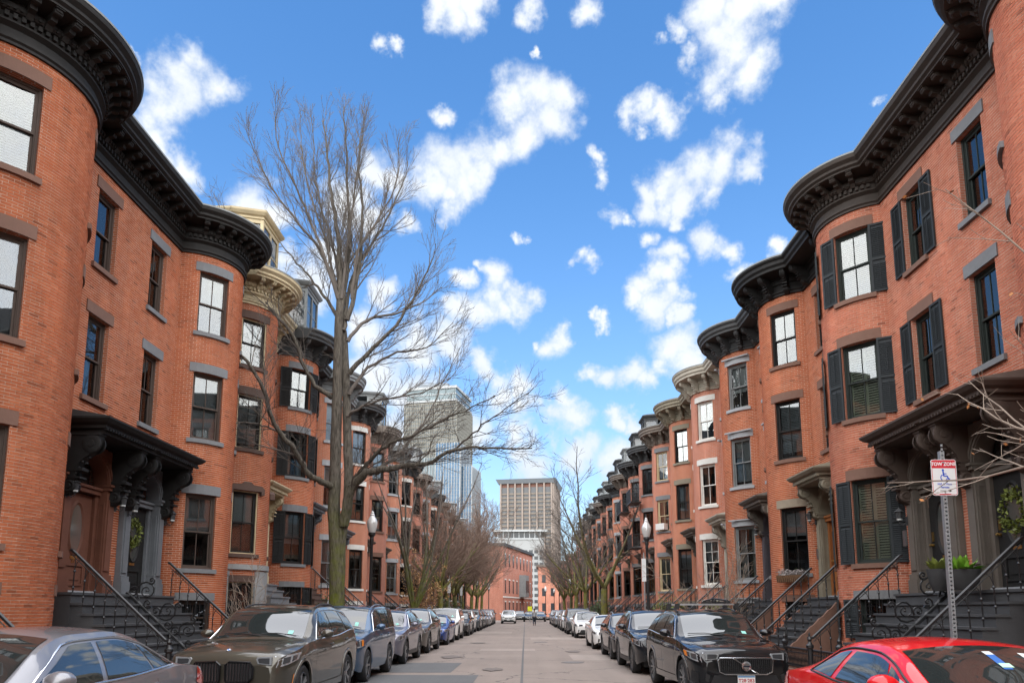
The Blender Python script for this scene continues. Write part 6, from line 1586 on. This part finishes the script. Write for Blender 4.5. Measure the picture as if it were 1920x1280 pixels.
signtext('H.P. V. Plate', .034, .0, SZ-.085, signblue, .0006); signtext('Permits', .034, 0, SZ-.125, signblue, .0006)
q = MB(); q.box(-.06, .06, -.0412, -.0405, SZ-.172, SZ-.164); q.add([(.05, -.0411, SZ-.150), (.085, -.0411, SZ-.168), (.05, -.0411, SZ-.186)], [(0, 1, 2)]); q.build('arrow', signblk, sp_)
q = MB(); y = -.0415   # wheelchair user
def bar(a, b, w): 
    dx, dz = b[0]-a[0], b[1]-a[1]; L = hypot(dx, dz); nx, nz = -dz/L*w, dx/L*w
    q.add([(a[0]+nx, y, a[1]+nz+SZ), (b[0]+nx, y, b[1]+nz+SZ), (b[0]-nx, y, b[1]-nz+SZ), (a[0]-nx, y, a[1]-nz+SZ)], [(0, 1, 2, 3)])
q.add([(-.012+.014*cos(2*pi*i/14), y, SZ+.093+.014*sin(2*pi*i/14)) for i in range(14)], [tuple(range(14))])
bar((-.012, .08), (-.004, .015), .009); bar((-.01, .048), (.03, .046), .006); bar((-.004, .018), (.036, .018), .008); bar((.034, .02), (.052, -.022), .008); bar((.05, -.022), (.068, -.015), .007)
n = 22; a0, a1 = radians(115), radians(345)
q.strip([[(-.004+r*cos(a0+(a1-a0)*i/n), y, SZ-.002+r*sin(a0+(a1-a0)*i/n)) for i in range(n+1)] for r in (.044, .032)]); q.build('wheelchair_mark', signblue, sp_)
q = MB(); q.box(-.07, .07, -.0412, -.0405, SZ-.214, SZ-.207); q.build('footer_mark', signred, sp_)
for z in (SZ+.19, SZ-.19): MB().lathe([(0, -.006), (.011, -.005), (.012, 0)], 8, (0, -.041, z), 'y').build('bolt', galv, sp_, smooth=True)
# small far signs
for x, y, lb in [(-6.1, 58, 'tall white notice on a post beside the first mossy trunk'), (-6.1, 69, 'white notice on a post between mossy trunks, second from the camera'), (5.75, 35.0, 'white rectangular sign on a post behind the nearest right-hand lamp')]:
    e = empty('street_sign', (x, y, .11)); tag(e, lb, 'sign'); MB().lathe([(.03, 0), (.03, 4.3), (0, 4.3)], 8).build('post', galv, e); q = MB(); q.box(-.12, .12, -.05, -.035, 2.9, 4.0); q.build('sign_plate', mat('sign_white', (.7, .72, .72), .4, var=.05), e)
e = empty('warning_sign', (.62, 99.0, .0)); tag(e, 'small yellow sign just left of the walking man', 'sign'); MB().lathe([(.04, 0), (.04, 1.6), (0, 1.6)], 8).build('post', galv, e); MB().box(-.3, .3, -.02, .02, 1.5, 2.15).build('sign_plate', mat('sign_yellow', (.7, .72, .02), .5, var=.05), e)

# plants on the right-hand steps
def pot(loc, label, r, h, leaf, ns, ls, spiky, seed):
    rnd = random.Random(seed); e = empty('potted_plant', loc); tag(e, label, 'plant')
    MB().lathe([(r*.6, 0), (r*.85, h*.3), (r, h*.8), (r*1.04, h*.95), (r*1.06, h), (r*.95, h), (r*.92, h*.9), (0, h*.88)], 20).build('pot', paint('charcoal'), e, smooth=35)
    l = MB()
    for i in range(ns):
        a = rnd.uniform(0, 2*pi); t = rnd.uniform(.25, 1.0 if not spiky else .6); L = ls*rnd.uniform(.7, 1.2); w = L*.17
        d = Vector((cos(a)*t, sin(a)*t, 1.1-t*.5)).normalized(); s_ = Vector((-sin(a), cos(a), 0)); p = Vector((cos(a)*r*.5*rnd.random(), sin(a)*r*.5*rnd.random(), h*.85)); rows = []
        for k in range(5):
            u = k/4; c = p+d*L*u+Vector((0, 0, -L*.35*u*u*t)); ww = w*sin(pi*min(.97, .12+u*.85)); rows.append([tuple(c-s_*ww), tuple(c+Vector((0, 0, -ww*.4))), tuple(c+s_*ww)])
        o = MB(); o.strip(rows); l.v, l.f, l.m = l.v, l.f, l.m; b = len(l.v); l.v += o.v; l.f += [tuple(b+i for i in f) for f in o.f]; l.m += o.m
        if spiky == 0 and i < 0: pass
    l.build('leaves', leaf, e, smooth=60, kind='stuff'); return e
pot((7.75, 12.95, 2.0), 'wide charcoal bowl of bright lime green leaves at the top of the right-hand steps', .28, .36, leaflime, 60, .33, 0, 3)
pot((7.85, 13.85, 2.0), 'dark urn with a small yellow-green bush behind the sign post', .2, .42, leafy, 70, .3, 1, 4)
pot((7.4, 14.7, .12), 'pale stone planter on the pavement behind the red coupe', .32, .5, leafg, 6, .1, 0, 5)
# wreaths on two doors
def wreath(loc, rz, R, label, seed):
    rnd = random.Random(seed); e = empty('wreath', loc, rz); tag(e, label, 'wreath'); r = MB(); r.tube([(R*cos(2*pi*i/20), 0, R*sin(2*pi*i/20)) for i in range(21)], .03, 6); r.build('hoop', twigm, e)
    l = MB(); leafcloud(l, rnd, [Vector((R*cos(t), .05, R*sin(t)-(.12*abs(sin(t*3)) if sin(t) < 0 else 0))) for t in [2*pi*i/40 for i in range(40)]], 2000, .085, .05); l.build('leaves', leafy, e, kind='stuff'); return e
# doors: local frame of the house -> world
wreath((-9.4-.22, 17.2, 3.55), -pi/2, .24, 'yellow-green wreath hanging on the black door of the left-hand house', 5)
wreath((8.6+.22, 12.85, 3.45), pi/2, .28, 'olive leafy wreath on the door at the right picture edge', 6)
# window box on the olive-hooded house
a = radians(-42); bx_ = pR2; t = bx_.sphi(-42); x, y, nx, ny = bx_.P(t); wx, wy = 8.6-(y+ny*.2), 18.94+x+nx*.2
e = empty('window_box', (wx, wy, 2.46), pi/2+atan2(-nx, ny)); tag(e, 'brown woven window box with grey dried plants under the ground-floor window, right side', 'window box')
q = MB(); q.prism([(-.08, 0), (.12, .0), (.16, .2), (-.08, .2)], -.42, .42, 'x'); b_ = q.build('box', mat('woven_brown', (.16, .085, .04), .9, var=.4, scale=20, bump=.8, bscale=60), e)
q = MB(); 
for i in range(14): q.box(-.42+i*.062, -.405+i*.062, .1, .165, .0, .21)
q.build('slat', mat('woven_dark', (.09, .05, .03), .9), b_, kind='stuff')
q = MB(); leafcloud(q, random.Random(3), [Vector((-.38+.076*i, .02, .27)) for i in range(11)], 500, .06, .045); q.build('plants', mat('dried_plant', (.28, .25, .24), .9, island=.4), e, kind='stuff')
# iron yard fence below the olive-hooded house
def iron_fence(x, y0, y1, label, h=.62, loops=True):
    e = empty('iron_fence', (x, y0, .12)); tag(e, label, 'fence'); L = y1-y0; q = MB(); q.box(-.12, .12, -.1, L+.1, -.01, .12); q.build('stone_base', stone('brown'), e)
    for yy in (0, L): MB().lathe([(.07, 0), (.07, .1), (.05, .14), (.055, h-.02), (.085, h), (.085, h+.05), (.04, h+.1), (.05, h+.17), (.02, h+.22), (0, h+.32)], 10).build('post', iron, e, loc=(0, yy, .1), smooth=35)
    q = MB(); q.tube([(0, 0, h), (0, L, h)], .026, 6); q.tube([(0, 0, .2), (0, L, .2)], .014, 5); q.tube([(0, 0, h-.1), (0, L, h-.1)], .014, 5); q.build('rail', iron, e)
    def bal(): q = MB(); q.lathe([(.008, .16), (.018, .22), (.009, .28), (.016, .36), (.009, .44), (.012, h)], 6); return q.mesh('baluster', iron)
    me = cached(('fb', h), bal); n = int(L/.085)
    for i in range(1, n): inst('baluster', me, e, (0, L*i/n, 0))
iron_fence(6.55, 15.4, 18.6, 'low black iron fence on a brownstone kerb, right pavement beside the black SUV')
iron_fence(-7.35, 22.0, 25.6, 'black iron yard fence on the left behind the bronze and blue SUVs')
# ------------------------------------------------------------------ the walking man
def person():
    e = empty('person', (.98, 79.5, 0)); tag(e, 'person in light grey hooded top, dark trousers and black cap walking away in the road', 'person')
    def skin(name, verts, edges, radii, m, sub=2):
        me = bpy.data.meshes.new(name); me.from_pydata(verts, edges, []); o = inst(name, me, e); me.materials.append(m)
        s = o.modifiers.new('skin', 'SKIN'); 
        for i, r in enumerate(radii): me.skin_vertices[0].data[i].radius = (r if isinstance(r, tuple) else (r, r))
        me.skin_vertices[0].data[0].use_root = True; o.modifiers.new('sub', 'SUBSURF').levels = sub; o.modifiers['sub'].render_levels = sub
        for p in me.polygons: p.use_smooth = True
        return o
    sk = mat('skin', (.23, .13, .09), .6, var=.05); top = mat('hoodie_grey', (.30, .31, .33), .9, var=.1); tro = mat('trousers_navy', (.03, .035, .05), .9, var=.1)
    V = [(0, 0, .93), (0, 0, 1.12), (0, .0, 1.32), (0, .01, 1.44), (0, .0, 1.53), (0, -.005, 1.63), (0, -.01, 1.74),
         (.19, 0, 1.41), (.25, .02, 1.14), (.25, -.06, .92), (.24, -.10, .83), (-.19, 0, 1.41), (-.25, .04, 1.14), (-.24, .08, .92), (-.23, .10, .83),
         (.10, 0, .88), (.105, .10, .50), (.10, .02, .10), (.10, .14, .04), (-.10, 0, .88), (-.105, -.04, .50), (-.10, -.18, .12), (-.10, -.07, .05)]
    E = [(0, 1), (1, 2), (2, 3), (3, 4), (4, 5), (5, 6), (3, 7), (7, 8), (8, 9), (9, 10), (3, 11), (11, 12), (12, 13), (13, 14), (0, 15), (15, 16), (16, 17), (17, 18), (0, 19), (19, 20), (20, 21), (21, 22)]
    R_ = [(.14, .10), (.15, .10), (.17, .11), (.11, .08), .05, .085, .07, .07, .05, .04, .04, .07, .05, .04, .04, .09, .065, .045, .035, .09, .065, .045, .035]
    body = skin('body', V, E, R_, sk)
    tv = [(0, 0, .90), (0, 0, 1.10), (0, 0, 1.30), (0, .01, 1.43), (0, .02, 1.50), (.19, 0, 1.41), (.25, .02, 1.14), (.25, -.06, .93), (-.19, 0, 1.41), (-.25, .04, 1.14), (-.24, .08, .93)]
    skin('hooded_top', tv, [(0, 1), (1, 2), (2, 3), (3, 4), (3, 5), (5, 6), (6, 7), (3, 8), (8, 9), (9, 10)], [(.17, .125), (.175, .13), (.19, .13), (.13, .10), (.075, .075), .085, .066, .055, .085, .066, .055], top)
    lv_ = [(0, 0, .95), (.10, 0, .86), (.105, .10, .50), (.10, .03, .10), (-.10, 0, .86), (-.105, -.04, .50), (-.10, -.17, .13)]
    skin('trousers', lv_, [(0, 1), (1, 2), (2, 3), (0, 4), (4, 5), (5, 6)], [(.16, .125), .105, .08, .065, .105, .08, .065], tro)
    for x, y in ((.10, .06), (-.10, -.13)): skin('shoe', [(x, y-.07, .05), (x, y+.04, .05), (x, y+.17, .035)], [(0, 1), (1, 2)], [.05, .05, .035], rubber, 1)
    q = MB(); q.lathe([(.095, 1.69), (.11, 1.72), (.105, 1.77), (.08, 1.82), (0, 1.835)], 16, (0, -.005, 0)); q.build('cap', blackpl, e, smooth=True)
    q = MB()
    for s_ in (-1, 1): q.lathe([(0, 0), (.02, .01), (.0, .02)], 8, (s_*.085, 0, 1.66), 'x')
    q.lathe([(0, 0), (.016, .0), (0, .03)], 6, (0, .085, 1.66), 'y'); q.build('ears', sk, e, kind='stuff')
person()
# ------------------------------------------------------------------ far buildings
conc = mat('concrete_warm', (.19, .165, .14), .9, var=.1, scale=.05); concp = mat('concrete_pink', (.27, .225, .195), .9, var=.08, scale=.05); darkband = mat('band_dark', (.10, .105, .11), .5, var=.15, scale=.1)
slabgrey = mat('slab_grey', (.16, .18, .20), .7, var=.08, scale=.05); towerglass = mat('tower_glass', (.14, .18, .19), .2, var=.35, scale=.06, metal=.2); palefr = mat('tower_frame', (.33, .345, .35), .6, var=.06, scale=.05)
blueglass = mat('blue_tower_glass', (.06, .12, .19), .15, var=.6, scale=.03, metal=.2); darkglass = mat('dark_window', (.03, .035, .04), .15, var=.3, scale=.2)
def tower_grid(name, e, x0, x1, y0, y1, z0, z1, nx, ny, nz, wallm, glassm, bw=.35, bh=.4, proud=1.0, faces='fr'):
    b = MB(); b.box(x0, x1, y0, y1, z0, z1); core = b.build('glazing' if name is None else name, glassm, e)
    fx_, fz = (x1-x0)/nx, (z1-z0)/nz
    m = cached(('mull', name, nx, nz, x0, z0), lambda: MB().box(-fx_*bw/2, fx_*bw/2, -proud, 0, 0, z1-z0).mesh('mullion', wallm))
    for i in range(nx+1): inst('mullion', m, core, (x0+i*fx_, y0, z0))
    fy = (y1-y0)/ny; m2 = cached(('mull2', name, ny, nz, x0, z0), lambda: MB().box(0, proud, -fy*bw/2, fy*bw/2, 0, z1-z0).mesh('mullion', wallm))
    for i in range(ny+1): inst('mullion', m2, core, (x1, y0+i*fy, z0))
    m3 = cached(('sp', name, nx, nz, x0, z0), lambda: MB().box(x0, x1+proud*.6, y0-proud*.6, y1, 0, fz*bh).mesh('spandrel', wallm))
    for k in range(nz+1): inst('spandrel', m3, core, (0, 0, z0+k*fz-fz*bh/2))
    return core
# tall gridded tower with a wider glazed crown
e = empty('office_tower', (-125, 1000, 0)); tag(e, 'tallest tower with a grid facade, glazed crown and roof mast, left of the street end', 'tower')
e.rotation_euler = (0, 0, radians(-12))
tower_grid(None, e, -38, 38, -30, 46, 0, 286, 24, 20, 52, mat('tower_concrete', (.19, .185, .16), .85, var=.1, scale=.02), mat('tower_dark_glass', (.13, .15, .155), .3, var=.3, scale=.06), .38, .42, .9)
q = MB(); q.box(-34, 34, -26, 42, 286, 291); q.build('crown_neck', darkband, e)
q = MB(); q.box(-36, 36, -28, 44, 291, 309); q.build('crown_glazing', towerglass, e); q = MB(); q.box(-38, 38, -30, 46, 288.5, 291.2); q.box(-37.5, 37.5, -29.5, 45.5, 307, 310.5); q.box(-36.8, 36.8, -28.8, 44.8, 298.5, 299.6); q.build('crown_ledge', palefr, e)
q = MB(); q.box(-24, 20, -16, 30, 310.5, 319); q.box(-10, -4, -10, -4, 319, 323); q.build('plant_room', slabgrey, e)
q = MB(); q.tube([(0, 5, 319), (0, 5, 345), (0, 5, 352)], [1.0, .7, .2], 6); q.build('mast', slabgrey, e)
for a, c, d in ((-8, 3, 324), (6, 9, 328), (-14, -2, 326)): MB().tube([(a, c, 319), (a, c, d)], .35, 5).build('antenna', slabgrey, e)
# glass tower in front of it
e = empty('glass_tower', (-83, 800, 0)); tag(e, 'blue mirrored glass tower with bright vertical fins, standing before the tallest tower', 'tower')
e.rotation_euler = (0, 0, radians(-10))
for (x0, x1, y0, y1, h, n) in ((-42, -14, -8, 26, 172, 9), (-14, 14, -16, 30, 186, 9), (14, 26, -10, 30, 160, 4)):
    b = MB(); b.box(x0, x1, y0, y1, 0, h); c_ = b.build('glazing', blueglass if x0 > -40 else towerglass, e)
    fm = cached(('fin', h), lambda h=h: MB().box(-.28, .28, -.8, 0, 0, h+1).mesh('fin', palefr))
    for i in range(n+1): inst('fin', fm, c_, (x0+(x1-x0)*i/n, y0, 0))
    fm2 = cached(('fin2', h), lambda h=h: MB().box(0, .8, -.28, .28, 0, h+1).mesh('fin', palefr))
    for i in range(8): inst('fin', fm2, c_, (x1, y0+(y1-y0)*i/7, 0))
    bm_ = MB()
    for k in range(int(h/4)): bm_.box(x0+.1, x1+.05, y0-.05, y0+.2, k*4, k*4+.5)
    bm_.build('floor_band', slabgrey, c_, kind='stuff')
# broad slab block with vertical ribs and a dark overhanging roof
e = empty('office_block', (16, 760, 0)); tag(e, 'broad brown office block with pale vertical ribs and a dark overhanging roof', 'office block'); e.rotation_euler = (0, 0, radians(-9))
H2 = 132
x0, x1 = -43, 13; core = MB(); core.box(x0, x1, 0, 60, 0, H2); c_ = core.build('glazing', darkband, e)
rib = MB().box(-.75, .75, -2.2, 0, 0, H2+4).mesh('rib', concp)
for i in range(8): inst('rib', rib, c_, (x0+.5+(x1-x0-1)*i/7, 0, 0))
rib2 = MB().box(0, 2.2, -.75, .75, 0, H2+4).mesh('rib', concp)
for i in range(11): inst('rib', rib2, c_, (x1, .5+59*i/10, 0))
fl_ = MB().box(x0-.6, x1+.7, -.7, 60, 0, 1.9).mesh('floor_band', conc)
for k in range(20): inst('floor_band', fl_, c_, (0, 0, H2-8-k*4.3))
q = MB(); q.box(x0+1, x1-1, .8, 59, H2, H2+4); q.build('top_storey', mat('top_brown', (.2, .1, .075), .8, var=.1), e)
q = MB(); rows = [[(a, b, z) for a, b in ((x0-k, -k), (x1+k, -k), (x1+k, 60+k), (x0-k, 60+k))] for k, z in ((2.2, H2+4), (4.6, H2+8.6))]; q.strip(rows, closed=True); q.add(rows[1], [(0, 1, 2, 3)]); q.add(rows[0], [(0, 1, 2, 3)]); q.build('roof_slab', slabgrey, e)
# lower white building beneath it
e = empty('white_office', (2, 420, 0)); tag(e, 'low white office building with dark window bands, below the brown block', 'office block')
b = MB(); b.box(-19, 9, 0, 30, 0, 43); c_ = b.build('wall', mat('white_render', (.3, .31, .31), .8, var=.06, scale=.1), e)
wn = MB().box(-1.1, 1.1, -.12, .1, 0, 1.9).mesh('window', darkglass); 
for k in range(10):
    for i in range(9): inst('window', wn, c_, (-17.3+i*3.1, 0, 2+k*3.6))
q = MB(); q.box(-17.5, 7.5, 1.2, 28, 43, 47); q.build('penthouse', darkglass, e); q = MB(); q.box(-21, 11, -1.5, 31, 47, 48.2); q.box(-19.3, 9.3, -.4, 30.3, 42.4, 43.4)
for i in range(9): q.box(-18+i*3.1-.25, -18+i*3.1+.25, .6, 1.2, 43.4, 47)
q.build('roof_slab', palefr, e)
# brick block closing the left row
e = empty('brick_block', (-3.7, 120.5, 0)); tag(e, 'three-storey brick block with a grey oriel window closing the left row', 'building'); ang = atan2(23, 5.0)
e.rotation_euler = (0, 0, ang)   # local x along its street front, away from the camera; local y to the left
L_ = 24; H_ = 12.3; b = MB(); uv = []
for q4 in ([(0, 0, 0), (L_, 0, 0), (L_, 0, H_), (0, 0, H_)], [(0, 0, 0), (0, 10, 0), (0, 10, H_), (0, 0, H_)], [(L_, 0, 0), (L_, 10, 0), (L_, 10, H_), (L_, 0, H_)]):
    b.add(q4, [(0, 1, 2, 3)]); uv += [(p[0]+p[1], p[2]) for p in q4]
b.uv = uv; wl = b.build('wall', brick_tex('r'), e)
q = MB(); q.box(-.3, L_+.2, -.35, 10.2, H_, H_+.5); q.build('cornice', paint('charcoal'), e); q = MB(); q.box(-.02, L_+.02, -.09, 0, 3.75, 3.95); q.build('string_course', stone('white'), e)
wn = MB().box(-.38, .38, -.03, .12, 0, 1).mesh('window', darkglass); li = MB().box(-.46, .46, -.08, .05, 0, .2).mesh('lintel', stone('white'))
for z, h in ((.9, 2.1), (4.5, 2.2), (9.0, 2.0)):
    for i in range(8):
        if z == 4.5 and i in (4, 5): continue
        w_ = inst('window', wn, e, (1.6+i*2.9, 0, z)); w_.scale = (1, 1, h); l_ = inst('lintel', li, e, (1.6+i*2.9, 0, z+h))
q = MB(); q.prism([(12.2, 0), (12.7, -1.1), (15.6, -1.1), (16.1, 0)], 4.0, 8.0, 'z'); o = q.build('oriel', paint('steel'), e); q = MB()
for a in (12.95, 13.95, 14.75): q.box(a, a+.7, -1.14, -1.08, 4.9, 7.0)
q.build('pane', darkglass, o)
# hazy brick terraces beyond the cross street
for i, (x, y, w, h, k, lb) in enumerate([(8.8, 122, 9, 11, 'q', 'pinkish brick terrace house beyond the cross street, nearest the right pavement'), (8.2, 133, 9, 11.5, 'p', 'second distant brick house on the right beyond the cross street'), (7.5, 145, 10, 11, 'r', 'third distant brick house on the right, mostly behind trees'), (3.2, 175, 12, 12, 'p', 'distant pink brick house closing the street view')]):
    e = empty('distant_house', (x, y, 0)); tag(e, lb, 'house'); b = MB(); b.uv = None; uv = []
    for q4 in ([(0, 0, 0), (w, 0, 0), (w, 0, h), (0, 0, h)], [(0, 0, 0), (0, 10, 0), (0, 10, h), (0, 0, h)]): b.add(q4, [(0, 1, 2, 3)]); uv += [(p[0]+p[1], p[2]) for p in q4]
    b.add([(0, 0, h), (w, 0, h), (w, 10, h), (0, 10, h)], [(0, 1, 2, 3)]); uv += [(0, 0)]*4
    b.uv = uv; b.build('wall', brick_tex(k), e); q = MB(); q.box(-.4, w, -.4, 10, h, h+.5); q.build('cornice', paint('taupe'), e)
    wn2 = cached(('dw',), lambda: MB().box(-.05, .03, -.45, .45, 0, 1.9).mesh('window', darkglass)); wn3 = cached(('dw3',), lambda: MB().box(-.45, .45, -.05, .03, 0, 1.9).mesh('window', darkglass))
    for z in (1.4, 5.0, 8.2):
        for j in range(4): inst('window', wn2, e, (0, 1.4+2.4*j, z)); inst('window', wn3, e, (1.3+2.1*j, 0, z))
slab('road', -5, 5, 118.5, 240, .0, asphalt)
slab('pavement', 5.05, 8.8, 118.5, 240, .12, paver_far)
